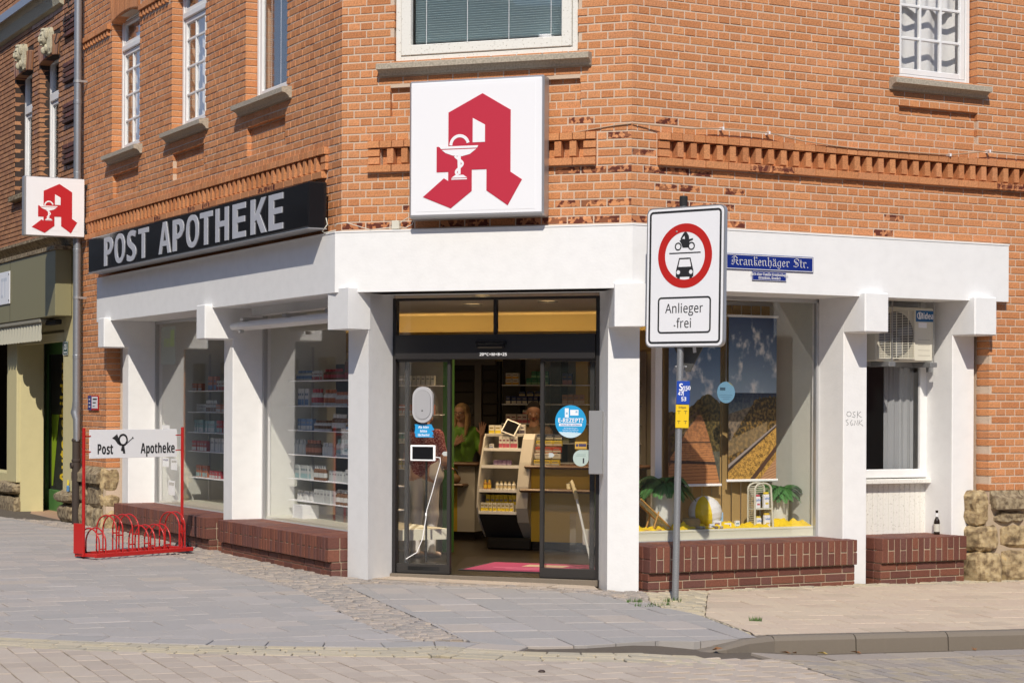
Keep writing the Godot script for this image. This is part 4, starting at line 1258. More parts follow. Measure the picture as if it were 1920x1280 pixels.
# pen strokes of a broad nib: each letter is a list of polylines in a 0..1 box, x-height 0.62
func blackletter(m: MB, s: String, x: float, y: float, h: float, total: float, z0: float, z1: float) -> void:
	var L := {
		"K": [0.78, [[0.1, 0.8, 0.22, 0.95, 0.4, 0.98, 0.55, 0.88], [0.3, 0.95, 0.3, 0.2, 0.2, 0.02, 0.05, 0.1], [0.3, 0.5, 0.55, 0.6, 0.68, 0.45, 0.5, 0.38, 0.62, 0.1, 0.75, 0.0], [0.12, 0.55, 0.12, 0.3], [0.55, 0.88, 0.62, 0.75]]],
		"r": [0.42, [[0.08, 0.55, 0.14, 0.62, 0.14, 0.08, 0.24, 0.0], [0.14, 0.5, 0.3, 0.62, 0.38, 0.52]]],
		"a": [0.5, [[0.1, 0.52, 0.2, 0.62, 0.36, 0.58, 0.36, 0.08, 0.46, 0.0], [0.36, 0.4, 0.14, 0.3, 0.1, 0.1, 0.2, 0.0, 0.36, 0.12]]],
		"n": [0.56, [[0.04, 0.54, 0.12, 0.62, 0.12, 0.08, 0.2, 0.0], [0.12, 0.5, 0.34, 0.63, 0.4, 0.54, 0.4, 0.08, 0.5, 0.0]]],
		"k": [0.46, [[0.06, 0.9, 0.14, 0.98, 0.14, 0.06, 0.22, 0.0], [0.14, 0.9, 0.36, 0.96, 0.38, 0.84], [0.14, 0.5, 0.38, 0.56], [0.14, 0.35, 0.28, 0.3, 0.4, 0.0]]],
		"e": [0.42, [[0.3, 0.3, 0.36, 0.46, 0.22, 0.62, 0.1, 0.5, 0.1, 0.12, 0.2, 0.0, 0.36, 0.1], [0.1, 0.32, 0.34, 0.42]]],
		"h": [0.52, [[0.06, 0.9, 0.14, 0.98, 0.14, 0.06, 0.22, 0.0], [0.14, 0.5, 0.34, 0.63, 0.42, 0.5, 0.42, 0.05, 0.3, -0.22]]],
		"g": [0.5, [[0.38, 0.62, 0.2, 0.6, 0.1, 0.45, 0.1, 0.15, 0.2, 0.02, 0.38, 0.14], [0.38, 0.62, 0.38, -0.1, 0.26, -0.26, 0.08, -0.18]]],
		"S": [0.68, [[0.6, 0.9, 0.4, 0.99, 0.16, 0.86, 0.16, 0.62, 0.5, 0.5, 0.56, 0.2, 0.36, 0.02, 0.08, 0.12], [0.3, 0.7, 0.34, 0.3], [0.6, 0.9, 0.62, 0.74]]],
		"t": [0.34, [[0.16, 0.88, 0.16, 0.06, 0.28, 0.0], [0.04, 0.6, 0.3, 0.62]]],
		".": [0.24, [[0.1, 0.06, 0.14, 0.0]]],
		" ": [0.34, []],
	}
	var w := 0.0
	for ch in s: w += L["a" if ch == "ä" else ch][0]
	var k := total / w
	var nib := Vector2(0.045, 0.032) * h / 0.62 * 0.9
	for ch in s:
		var g: Array = L["a" if ch == "ä" else ch]
		var strokes: Array = g[1].duplicate()
		if ch == "ä":
			strokes.append([0.12, 0.82, 0.16, 0.76]); strokes.append([0.3, 0.82, 0.34, 0.76])
		for st in strokes:
			for i in range(0, st.size() - 2, 2):
				var a := Vector2(x + st[i] * k, y + st[i + 1] * h); var b := Vector2(x + st[i + 2] * k, y + st[i + 3] * h)
				var d := (b - a).normalized()
				var nn := nib if absf(d.cross(nib.normalized())) > 0.35 else Vector2(-d.y, d.x) * nib.length() * 0.4
				a -= d * 0.002; b += d * 0.002
				var q := PackedVector2Array([a - nn / 2, b - nn / 2, b + nn / 2, a + nn / 2])
				m.prism(q, z0, z1)
		x += g[0] * k

func make_traffic_sign() -> void:
	var base := Vector2(1.487, -17.6)
	var y0 := gy(base.x, base.y)
	var lean := Basis(Vector3(0, 0, 1), -0.0165)
	var P := Transform3D(lean, Vector3(base.x, y0 - 0.02, base.y))
	var o := thing("traffic_sign", "tall traffic sign no motorcycles or cars, residents only, on a leaning pole", "traffic sign", P)
	var pm := MB.new()
	pm.lathe([Vector2(0.0305, -0.2), Vector2(0.0305, 3.66), Vector2(0.0, 3.66)], 18)
	obj("pole", pm, M("galvanised"), o)
	var cp := MB.new()
	cp.lathe([Vector2(0.037, 3.585), Vector2(0.038, 3.66), Vector2(0.034, 3.675), Vector2(0, 3.675)], 16)
	obj("pole_cap", cp, M("rubber"), o)
	# the panel, turned towards the left-hand street
	var S := Transform3D(Basis(Vector3.UP, deg_to_rad(-39.0)), Vector3(0.03, 2.94, 0.055)) * Transform3D(Basis(Vector3(0, 0, 1), 0.008), Vector3.ZERO)
	var W := 0.845; var H := 1.27
	var rr := func(w: float, h: float, r: float) -> PackedVector2Array:
		var p := PackedVector2Array()
		for c in [[w / 2 - r, h / 2 - r, 0.0], [-w / 2 + r, h / 2 - r, PI / 2], [-w / 2 + r, -h / 2 + r, PI], [w / 2 - r, -h / 2 + r, PI * 1.5]]:
			for i in 7: p.append(Vector2(c[0], c[1]) + Vector2(cos(c[2] + PI / 2 * i / 6), sin(c[2] + PI / 2 * i / 6)) * r)
		return p
	var bk := MB.new()
	bk.prism(rr.call(W, H, 0.06), -0.022, 0.018)
	var panel := obj("panel", bk, M("alu"), o, S)
	var fm := MB.new(); fm.prism(rr.call(W - 0.024, H - 0.024, 0.05), 0.017, 0.02)
	obj("face", fm, M("sign_white"), panel)
	var bd := MB.new(); ribbon(bd, rr.call(W - 0.085, H - 0.085, 0.03), 0.02, 0.0195, 0.0215, true)
	ribbon(bd, PackedVector2Array([Vector2(-0.17, 0.215), Vector2(0.17, 0.215)]), 0.011, 0.0195, 0.0215)
	ribbon(bd, _shift(rr.call(0.56, 0.315, 0.03), Vector2(0, -0.345)), 0.016, 0.0195, 0.0215, true)
	obj("border", bd, M("ink"), panel)
	var rg := MB.new(); ribbon(rg, ring(Vector2(0, 0.19), 0.254, 64), 0.076, 0.0195, 0.0218, true)
	obj("red_ring", rg, M("traffic_red"), panel)
	# car seen from the front
	var cm := MB.new()
	ribbon(cm, poly([-0.078, 0.085, -0.058, 0.165, 0.058, 0.165, 0.078, 0.085]), 0.014, 0.0195, 0.0215)
	cm.prism(poly([-0.084, 0.09, 0.084, 0.09, 0.094, 0.06, 0.094, 0.0, -0.094, 0.0, -0.094, 0.06]), 0.0195, 0.0215)
	cm.prism(poly([-0.082, -0.045, -0.052, -0.045, -0.052, 0.0, -0.082, 0.0]), 0.0195, 0.0215)
	cm.prism(poly([0.052, -0.045, 0.082, -0.045, 0.082, 0.0, 0.052, 0.0]), 0.0195, 0.0215)
	obj("car_pictogram", cm, M("ink"), panel)
	cm = MB.new()
	for x in [-0.072, 0.072]: ribbon(cm, ring(Vector2(x - 0.002, 0.275), 0.031, 24), 0.012, 0.0195, 0.0215, true)
	cm.prism(poly([-0.06, 0.325, -0.035, 0.345, 0.03, 0.335, 0.085, 0.345, 0.085, 0.328, 0.05, 0.318, 0.04, 0.262, -0.025, 0.262, -0.04, 0.3]), 0.0195, 0.0215)
	cm.prism(poly([0.0, 0.335, 0.045, 0.335, 0.04, 0.37, 0.012, 0.408, -0.012, 0.4, -0.05, 0.345, -0.04, 0.338, -0.006, 0.372]), 0.0195, 0.0215)
	cm.prism(ring(Vector2(0.006, 0.43), 0.021, 16), 0.0195, 0.0215)
	obj("motorcycle_pictogram", cm, M("ink"), panel)
	var hl := MB.new()
	for x in [-0.068, 0.068]: hl.prism(ring(Vector2(x, 0.042), 0.019, 14), 0.021, 0.0224)
	obj("headlight_print", hl, M("sign_white"), panel)
	text("Anlieger", 0.084, M("ink"), panel, T(0, -0.285, 0.0205), "lettering", "Droid Sans", false, 0.95, 0.002)
	text("frei", 0.084, M("ink"), panel, T(0, -0.42, 0.0205), "lettering", "Droid Sans", false, 0.95, 0.002)
	for y in [2.5, 3.35]: obj("clamp", _clampm(y), M("galvanised"), o)
	# give-way sign seen from behind, hung on the far side
	var g := thing("give_way_sign", "grey back of a triangular give way sign on the pole", "traffic sign", P * Transform3D(Basis(Vector3.UP, deg_to_rad(-36.0)), Vector3(0.075, 2.19, -0.05)))
	var gm := MB.new()
	gm.prism(poly([-0.28, 0.41, 0.28, 0.41, 0.3, 0.37, 0.02, -0.105, -0.02, -0.105, -0.3, 0.37]), -0.012, 0.0)
	tri_tex(M("sign_back", lin(0.11, 0.11, 0.105), 0.55, 0.4), null, null, 1.0)
	obj("plate", gm, M("sign_back"), g)
	obj("sticker", sb(Vector3(0.06, 0.06, 0.0), Vector3(0.095, 0.12, 0.001)), M("sign_white"), g, Transform3D(Basis(Vector3(0, 0, 1), 0.12), Vector3.ZERO))
	obj("clamp", _clampm(-0.06, Vector3(-0.04, 0, 0.05)), M("galvanised"), g)
	# water and gas marker plates
	var a := thing("hydrant_plate", "blue water marker plate with white S 150 on the pole", "sign", P * Transform3D(Basis(Vector3.UP, deg_to_rad(-4.0)), Vector3(0.03, 1.895, 0.036)))
	obj("plate", sb(Vector3(-0.06, -0.105, 0), Vector3(0.06, 0.105, 0.006), 0.003), M("hydrant_blue"), a)
	text("S", 0.062, M("sign_white"), a, T(-0.02, 0.05, 0.0065), "lettering", "Droid Sans", true, 0.9, 0.001)
	text("150", 0.036, M("sign_white"), a, T(0.03, 0.042, 0.0065), "lettering", "Droid Sans", true, 0.9, 0.001)
	obj("mark", sb(Vector3(-0.035, 0.017, 0.006), Vector3(0.035, 0.022, 0.0075)), M("sign_white"), a)
	obj("mark", sb(Vector3(-0.002, -0.03, 0.006), Vector3(0.004, 0.017, 0.0075)), M("sign_white"), a)
	text("47", 0.036, M("sign_white"), a, T(-0.024, -0.008, 0.0065), "lettering", "Droid Sans", true, 0.85, 0.001)
	text("53", 0.036, M("sign_white"), a, T(0.006, -0.058, 0.0065), "lettering", "Droid Sans", true, 0.9, 0.001)
	var y := thing("gas_plate", "yellow gas marker plate under the blue one on the pole", "sign", P * Transform3D(Basis(Vector3.UP, deg_to_rad(-4.0)), Vector3(0.025, 1.68, 0.036)))
	obj("plate", sb(Vector3(-0.06, -0.105, 0), Vector3(0.06, 0.105, 0.006), 0.003), M("gas_yellow"), y)
	text("Erdgas", 0.017, M("ink"), y, T(0, 0.082, 0.0065), "lettering", "Droid Sans", true, 0.9, 0.001)
	for q in [[-0.03, 0.035], [0.03, 0.035], [-0.03, -0.055], [0.03, -0.055]]:
		obj("mark", sb(Vector3(q[0] - 0.015, q[1] + 0.012, 0.006), Vector3(q[0] + 0.015, q[1] + 0.016, 0.0075)), M("ink"), y)
		obj("mark", sb(Vector3(q[0] - 0.002, q[1] - 0.012, 0.006), Vector3(q[0] + 0.002, q[1] + 0.012, 0.0074)), M("ink"), y)

func _shift(p: PackedVector2Array, d: Vector2) -> PackedVector2Array:
	var q := PackedVector2Array()
	for v in p: q.append(v + d)
	return q

func _clampm(y: float, c := Vector3.ZERO) -> MB:
	var m := MB.new()
	m.lathe([Vector2(0.034, y - 0.014), Vector2(0.036, y - 0.012), Vector2(0.036, y + 0.012), Vector2(0.034, y + 0.014)], 16, c)
	for s in [-1, 1]: m.ball(c + Vector3(s * 0.052, y, 0.008), Vector3(0.015, 0.01, 0.01), 8, 6)
	m.box(c + Vector3(-0.052, y - 0.006, 0.002), c + Vector3(0.052, y + 0.006, 0.012))
	return m

func make_bike_rack() -> void:
	var a := Vector3(-4.49, 0, -21.0); var b := Vector3(-3.62, 0, -22.12)
	var d := (b - a).normalized()
	var n := Vector3(-d.z, 0, d.x)
	if n.z > 0: n = -n
	var xf := Transform3D(Basis(d, Vector3.UP, d.cross(Vector3.UP)), Vector3(a.x, gy(a.x, a.z), a.z))
	var L := a.distance_to(b)
	var o := thing("bicycle_rack", "red steel bicycle stand with hoops of two heights and a white horn-emblem board", "bicycle rack", xf)
	# local: x along the stand, z towards the viewer side; back rail at z = -0.36
	var D := -0.36
	obj("rail", sb(Vector3(0, 0.015, -0.03), Vector3(L, 0.06, 0.0), 0.004), M("rack_red"), o)
	obj("rail", sb(Vector3(0, 0.015, D), Vector3(L, 0.06, D + 0.03), 0.004), M("rack_red"), o)
	for x in [0.0, L - 0.045]: obj("end_rail", sb(Vector3(x, 0.02, D + 0.03), Vector3(x + 0.045, 0.058, -0.03), 0.004), M("rack_red"), o)
	var xs := [0.055, 0.145, 0.295, 0.385, 0.525, 0.615, 0.76, 0.85, 0.99, 1.08, 1.215, 1.3]
	var hs := [0.33, 0.33, 0.46, 0.46, 0.46, 0.46, 0.33, 0.33, 0.33, 0.33, 0.46, 0.46]
	var k := L / 1.42
	for i in 12:
		var pts := []
		var x: float = xs[i] * k; var h: float = hs[i]
		var r := 0.165
		pts.append(Vector3(x, 0.05, -0.015)); pts.append(Vector3(x, h - r, -0.015))
		for j in range(1, 12):
			var t := PI * j / 12
			pts.append(Vector3(x, h - r + sin(t) * r, -0.015 - r + cos(t) * r))
		pts.append(Vector3(x, h - r, D + 0.015)); pts.append(Vector3(x, 0.05, D + 0.015))
		var m := MB.new(); m.tube(pts, 0.0085, 8)
		obj("hoop", m, M("rack_red"), o)
		if i % 2 == 0:
			for z in [-0.015, D + 0.015]:
				obj("cross_bar", sb(Vector3(x, 0.14 + (0.1 if h > 0.4 else -0.04), z - 0.006), Vector3(float(xs[i + 1]) * k, 0.155 + (0.1 if h > 0.4 else -0.04), z + 0.006)), M("rack_red"), o)
	for p in [[-0.01, -0.2], [L + 0.005, -0.2]]:
		obj("post", sb(Vector3(p[0] - 0.014, 0.02, p[1] - 0.014), Vector3(p[0] + 0.014, 1.42, p[1] + 0.014), 0.004), M("rack_red"), o)
	obj("gusset", sb(Vector3(-0.016, 0.05, D), Vector3(-0.002, 0.38, -0.19), 0.002), M("rack_red"), o)
	var bd := obj("board", sb(Vector3(0.075, 1.085, -0.215), Vector3(L - 0.075, 1.4, -0.205), 0.002), M("sign_white"), o)
	for x in [-0.01, L + 0.005]:
		for y in [1.16, 1.33]:
			obj("board_clip", sb(Vector3(minf(x, absf(x - 0.1) if x > 0 else x), y - 0.006, -0.214), Vector3(x if x > 0 else x + 0.1, y + 0.006, -0.202)), M("rack_red"), o)
	text("Post", 0.11, M("ink"), bd, T(0.29, 1.185, -0.203), "lettering", "Droid Sans", true, 0.72, 0.003)
	text("Apotheke", 0.11, M("ink"), bd, T(L - 0.36, 1.185, -0.203), "lettering", "Droid Sans", true, 0.72, 0.003)
	# post horn
	var hm := MB.new()
	var c := Vector2(0.545, 1.285)
	ribbon(hm, ring(c, 0.058, 32), 0.021, -0.2045, -0.202, true)
	hm.prism(_shift(poly([-0.155, 0.02, -0.085, 0.065, -0.07, 0.03, -0.045, -0.01, -0.02, -0.05, -0.04, -0.065, -0.08, -0.04, -0.115, 0.0]), c), -0.2045, -0.202)
	ribbon(hm, _shift(poly([0.05, -0.045, 0.095, -0.01, 0.135, 0.016]), c), 0.007, -0.2045, -0.202)
	hm.prism(_shift(poly([0.125, 0.012, 0.155, 0.013, 0.14, 0.036]), c), -0.2045, -0.202)
	hm.prism(_shift(poly([-0.012, -0.05, -0.002, -0.05, 0.0, -0.125, -0.03, -0.12]), c), -0.2045, -0.202)
	hm.prism(_shift(poly([0.004, -0.05, 0.014, -0.05, 0.032, -0.15, 0.0, -0.15]), c), -0.2045, -0.202)
	obj("post_horn", hm, M("ink"), bd)
	for q in [Vector3(0.07, 0.055, D + 0.06), Vector3(L + 0.05, 0.05, D + 0.06), Vector3(L + 0.04, 0.05, -0.14)]:
		var wm := MB.new()
		wm.xf = Transform3D(Basis(Vector3(0, 0, 1), PI / 2), q)
		wm.lathe([Vector2(0.02, -0.016), Vector2(0.048, -0.016), Vector2(0.055, -0.009), Vector2(0.055, 0.009), Vector2(0.048, 0.016), Vector2(0.02, 0.016)], 18)
		var wo := obj("wheel", wm, M("rubber"), o)
		var hb := MB.new()
		hb.xf = wm.xf
		hb.lathe([Vector2(0.0, -0.018), Vector2(0.022, -0.018), Vector2(0.022, 0.018), Vector2(0.0, 0.018)], 14)
		obj("hub", hb, M("galvanised"), wo)

func make_pipe() -> void:
	var o := thing("drainpipe", "grey zinc drainpipe running down between the two brick houses", "drainpipe", at(WL, -9.1, 0, 0.12))
	var m := MB.new()
	m.lathe([Vector2(0.052, 1.72), Vector2(0.052, 9.0)], 18)
	obj("pipe", m, M("zinc"), o)
	for y in [6.22, 3.2]:
		var c := MB.new()
		c.lathe([Vector2(0.053, y - 0.02), Vector2(0.058, y - 0.018), Vector2(0.058, y + 0.018), Vector2(0.053, y + 0.02)], 18)
		c.box(Vector3(0.05, y - 0.015, -0.12), Vector3(0.065, y + 0.015, 0.0))
		obj("bracket", c, M("alu"), o)
	for y in [5.9, 3.83, 4.9, 2.35]:
		obj("joint", lathe_mesh([Vector2(0.0525, y), Vector2(0.055, y + 0.005), Vector2(0.055, y + 0.05), Vector2(0.0525, y + 0.055)], 18, Vector3.ZERO), M("zinc"), o)
	var d := MB.new()
	d.tube([Vector3(0, 1.76, 0), Vector3(0.0, 1.66, 0), Vector3(-0.02, 1.6, 0.01), Vector3(0.02, 1.5, 0.0), Vector3(0.02, 1.2, 0)], [0.053, 0.062, 0.066, 0.05, 0.046], 16)
	obj("elbow", d, M("zinc"), o)
	var e := MB.new()
	e.lathe([Vector2(0.048, 1.24), Vector2(0.064, 1.22), Vector2(0.064, 1.2), Vector2(0.054, 1.19), Vector2(0.054, 0.95), Vector2(0.064, 0.94), Vector2(0.064, 0.92), Vector2(0.056, 0.9), Vector2(0.056, -0.1)], 18)
	obj("cast_iron_foot", e, M("sign_iron", lin(0.045, 0.032, 0.026), 0.75), o)
	var f := MB.new()
	f.xf = Transform3D(Basis(Vector3.RIGHT, PI / 2), Vector3(0, 0.86, 0.05))
	f.lathe([Vector2(0.0, 0.02), Vector2(0.03, 0.02), Vector2(0.03, 0.03), Vector2(0.042, 0.03), Vector2(0.044, 0.0)], 16)
	obj("cleaning_cap", f, M("sign_iron"), o)

func make_fittings() -> void:
	# air conditioner in the recess on the right
	var o := thing("air_conditioner", "cream air conditioning unit with round fan grille and blue badge", "air conditioner", at(WR, 3.56, 2.2, -0.47))
	obj("casing", sb(Vector3(-0.38, 0, -0.12), Vector3(0.38, 0.565, 0.12), 0.015), M("ac_white"), o)
	var fan := MB.new()
	fan.col = Color(0.02, 0.022, 0.03)
	fan.prism(_shift(ring(Vector2.ZERO, 0.235, 40), Vector2(-0.13, 0.28)), 0.12, 0.122)
	obj("fan_opening", fan, M("plain"), o)
	var bl := MB.new()
	bl.col = Color(0.1, 0.11, 0.14)
	for k in 4:
		bl.xf = Transform3D(Basis(Vector3(0, 0, 1), TAU * k / 4 + 0.4), Vector3(-0.13, 0.28, 0.124))
		bl.prism(poly([0.03, -0.03, 0.21, -0.09, 0.22, 0.02, 0.04, 0.04]), 0, 0.003)
	obj("fan_blade", bl, M("plain"), o)
	var gr := MB.new()
	for k in 29:
		var y := 0.035 + k * 0.0172
		gr.box(Vector3(-0.37, y, 0.127), Vector3(0.115, y + 0.0045, 0.132))
	for k in 7:
		var x := -0.36 + k * 0.077
		gr.box(Vector3(x, 0.03, 0.132), Vector3(x + 0.005, 0.53, 0.137))
	frame_box(gr, -0.372, 0.118, 0.028, 0.535, 0.007, 0.12, 0.136, 0.0)
	obj("grille", gr, M("ac_white"), o)
	var bd := obj("badge", sb(Vector3(0.14, 0.42, 0.12), Vector3(0.373, 0.535, 0.123)), M("badge_blue", lin(0.01, 0.11, 0.3), 0.4), o)
	text("Midea", 0.062, M("sign_white"), bd, T(0.275, 0.478, 0.1235), "lettering", "Droid Sans", true, 0.8, 0.001)
	var rg := MB.new(); ribbon(rg, ring(Vector2(0.19, 0.482), 0.034, 24, 0.4, 5.6), 0.007, 0.123, 0.1245)
	obj("badge_ring", rg, M("sign_white"), bd)
	obj("torn_label", sb(Vector3(0.165, 0.36, 0.1205), Vector3(0.275, 0.415, 0.124)), M("sign_white"), o, Transform3D(Basis(Vector3(0, 0, 1), -0.02), Vector3.ZERO))
	for k in 4: obj("vent_slot", sb(Vector3(0.17, 0.065 + k * 0.055, 0.1205), Vector3(0.33, 0.068 + k * 0.055, 0.1215)), M("grey_line", lin(0.3, 0.28, 0.22), 0.7), o)
	obj("energy_label", sb(Vector3(-0.14, 0.015, 0.1205), Vector3(-0.085, 0.05, 0.122)), M("ink"), o)
	var br := thing("wall_bracket", "grey steel bracket carrying the air conditioner on threaded rods", "bracket", at(WR, 3.56, 2.2, -0.47))
	for x in [-0.24, 0.31]:
		obj("arm", sb(Vector3(x - 0.03, -0.055, -0.15), Vector3(x + 0.06, -0.005, 0.19), 0.004), M("galvanised"), br)
		for z in [0.17, -0.05]:
			obj("rod", sb(Vector3(x + 0.02, -0.05, z), Vector3(x + 0.028, 0.63, z + 0.008)), M("alu"), br)
	obj("cross_rail", sb(Vector3(-0.58, -0.05, -0.125), Vector3(0.46, 0.0, -0.1)), M("galvanised"), br)
	for x in [0.395, 0.49]:
		obj("end_box", sb(Vector3(x, -0.105, -0.02), Vector3(x + 0.07, 0.0, 0.02), 0.004), M("galvanised"), br)
	# bottle on the ledge
	var b := thing("beer_bottle", "empty dark brown bottle with white neck label on the small ledge", "bottle", at(WR, 3.95, 0.398, -0.3))
	obj("glass_body", lathe_mesh([Vector2(0, 0), Vector2(0.03, 0.0), Vector2(0.032, 0.006), Vector2(0.032, 0.125), Vector2(0.028, 0.15), Vector2(0.015, 0.175), Vector2(0.0135, 0.235), Vector2(0.015, 0.24), Vector2(0.015, 0.252), Vector2(0.0, 0.252)], 20, Vector3.ZERO, Color(0.018, 0.01, 0.006)), M("plain_gloss"), b)
	obj("label", lathe_mesh([Vector2(0.0325, 0.03), Vector2(0.0327, 0.11)], 20, Vector3.ZERO, Color(0.6, 0.58, 0.5)), M("plain"), b)
	obj("neck_label", lathe_mesh([Vector2(0.0155, 0.185), Vector2(0.0142, 0.225)], 16, Vector3.ZERO, Color(0.75, 0.75, 0.75)), M("plain"), b)
	# information box beside the door
	var i := thing("night_bell_box", "tall grey aluminium box with dark glass beside the sliding door", "box", at(WF, 2.53, 1.07, -0.41))
	obj("case", sb(Vector3(-0.075, 0, -0.06), Vector3(0.06, 0.61, 0.06), 0.004), M("alu"), i)
	obj("glass_front", sb(Vector3(-0.079, 0.03, -0.045), Vector3(-0.0755, 0.58, 0.045)), M("black_gloss"), i)
	obj("notice", sb(Vector3(-0.081, 0.06, -0.03), Vector3(-0.079, 0.2, 0.02)), M("sign_white"), i)
	# junction box with its wires, telephone cable
	var j := thing("junction_box", "small square white junction box on the bricks left of the big sign", "box", at(WF, 0.6, 3.48, 0.02))
	obj("box_body", sb(Vector3(-0.04, -0.042, -0.01), Vector3(0.04, 0.042, 0.045), 0.006), M("ac_white"), j)
	var c1 := MB.new()
	c1.tube([Vector3(-0.65, 0.0, 0.03), Vector3(-0.6, 0.02, 0.09), Vector3(-0.5, 0.03, 0.07), Vector3(-0.4, 0.0, 0.07), Vector3(-0.25, -0.045, 0.07), Vector3(-0.1, -0.03, 0.05), Vector3(-0.03, -0.02, 0.02)], 0.004, 6)
	c1.tube([Vector3(0.03, 0.01, 0.02), Vector3(0.08, 0.04, 0.03), Vector3(0.14, 0.07, 0.04)], 0.004, 6)
	c1.tube([Vector3(0.03, -0.02, 0.02), Vector3(0.1, -0.03, 0.02), Vector3(0.17, 0.0, 0.02), Vector3(0.2, 0.06, 0.03)], 0.004, 6)
	obj("cable", c1, M("ac_white"), j)
	var cb := thing("telephone_cable", "thin beige cable sagging along the bricks above the dentil band", "cable", WR)
	var pts := []
	for q in [[0.0, 4.372], [0.3, 4.365], [0.62, 4.362], [0.985, 4.388], [1.25, 4.39], [1.53, 4.385], [1.93, 4.334], [2.3, 4.312], [2.6, 4.304], [3.2, 4.31], [3.8, 4.318], [4.1, 4.36], [4.33, 4.391], [4.85, 4.391], [6.5, 4.41]]: pts.append(Vector3(q[0], q[1], 0.014 if q[0] < 0.2 else 0.056))
	var cm := MB.new(); cm.tube(pts, 0.0065, 6)
	var fpts := []
	for q in [[2.19, 4.285], [2.4, 4.31], [2.8, 4.36], [2.97, 4.372]]: fpts.append(WR.affine_inverse() * (WF * Vector3(q[0], q[1], 0.01)))
	cm.tube(fpts, 0.0065, 6)
	obj("cable", cm, M("beige_cable", lin(0.45, 0.3, 0.19), 0.7), cb)
	var cl := MB.new()
	for q in [[0.99, 4.39], [1.53, 4.385], [3.8, 4.318], [4.33, 4.391]]: cl.box(Vector3(q[0] - 0.008, q[1] - 0.016, 0.0), Vector3(q[0] + 0.008, q[1] + 0.014, 0.068))
	obj("cable_clip", cl, M("sign_white"), cb)
	var sc := thing("sign_cable", "white cable hanging from the right end of the black sign", "cable", WL)
	var sm := MB.new()
	sm.tube([Vector3(-0.3, 3.56, 0.03), Vector3(-0.27, 3.6, 0.06), Vector3(-0.22, 3.58, 0.07), Vector3(-0.21, 3.52, 0.06), Vector3(-0.25, 3.45, 0.1), Vector3(-0.2, 3.432, 0.09), Vector3(-0.05, 3.45, 0.04)], 0.006, 6)
	obj("cable", sm, M("ac_white"), sc)
	# awning cassette over the second left window
	var aw := thing("awning_cassette", "rolled up white awning cassette above the left show window", "awning", WL)
	var am := MB.new()
	am.tube([Vector3(-3.5, 2.62, -0.22), Vector3(-0.32, 2.62, -0.22)], 0.055, 14)
	obj("roller", am, M("white_frame"), aw)
	obj("front_bar", sb(Vector3(-3.5, 2.575, -0.2), Vector3(-0.3, 2.655, -0.1), 0.025), M("white_frame"), aw)
	for x in [-3.2, -1.9, -0.7]: obj("arm", sb(Vector3(x - 0.05, 2.67, -0.4), Vector3(x + 0.05, 2.71, -0.14), 0.005), M("alu"), aw)
	obj("mount", sb(Vector3(-3.3, 2.74, -0.46), Vector3(-0.4, 2.83, -0.3)), M("white_frame"), aw)
	for x in [-3.22, -0.6]: obj("spot", sb(Vector3(x - 0.03, 2.535, -0.17), Vector3(x + 0.03, 2.57, -0.12), 0.006), M("alu"), aw)
	# scribble on the pillar
	var gf := thing("graffiti_scrawl", "thin black scrawl OSK SGNK on the white pillar left of the side window", "graffiti", at(WR, 2.772, 1.6, -0.1695))
	var gm := MB.new()
	for st in [[-0.09, 0.03, -0.11, 0.05, -0.1, 0.075, -0.07, 0.08, -0.05, 0.06, -0.06, 0.035, -0.09, 0.03], [0.0, 0.08, -0.03, 0.07, -0.02, 0.05, 0.0, 0.04, -0.01, 0.02, -0.04, 0.03], [0.03, 0.085, 0.025, 0.015], [0.07, 0.08, 0.03, 0.05, 0.08, 0.02], [-0.09, 0.0, -0.12, -0.01, -0.1, -0.03, -0.085, -0.045, -0.11, -0.06], [-0.04, -0.005, -0.065, -0.03, -0.05, -0.06, -0.025, -0.05, -0.045, -0.035], [-0.01, -0.06, -0.005, -0.01, 0.025, -0.06, 0.03, -0.005], [0.05, -0.005, 0.045, -0.06], [0.09, -0.005, 0.05, -0.035, 0.1, -0.065]]:
		ribbon(gm, poly(st), 0.0045, 0.0, 0.0006)
	obj("ink_line", gm, M("ink"), gf)

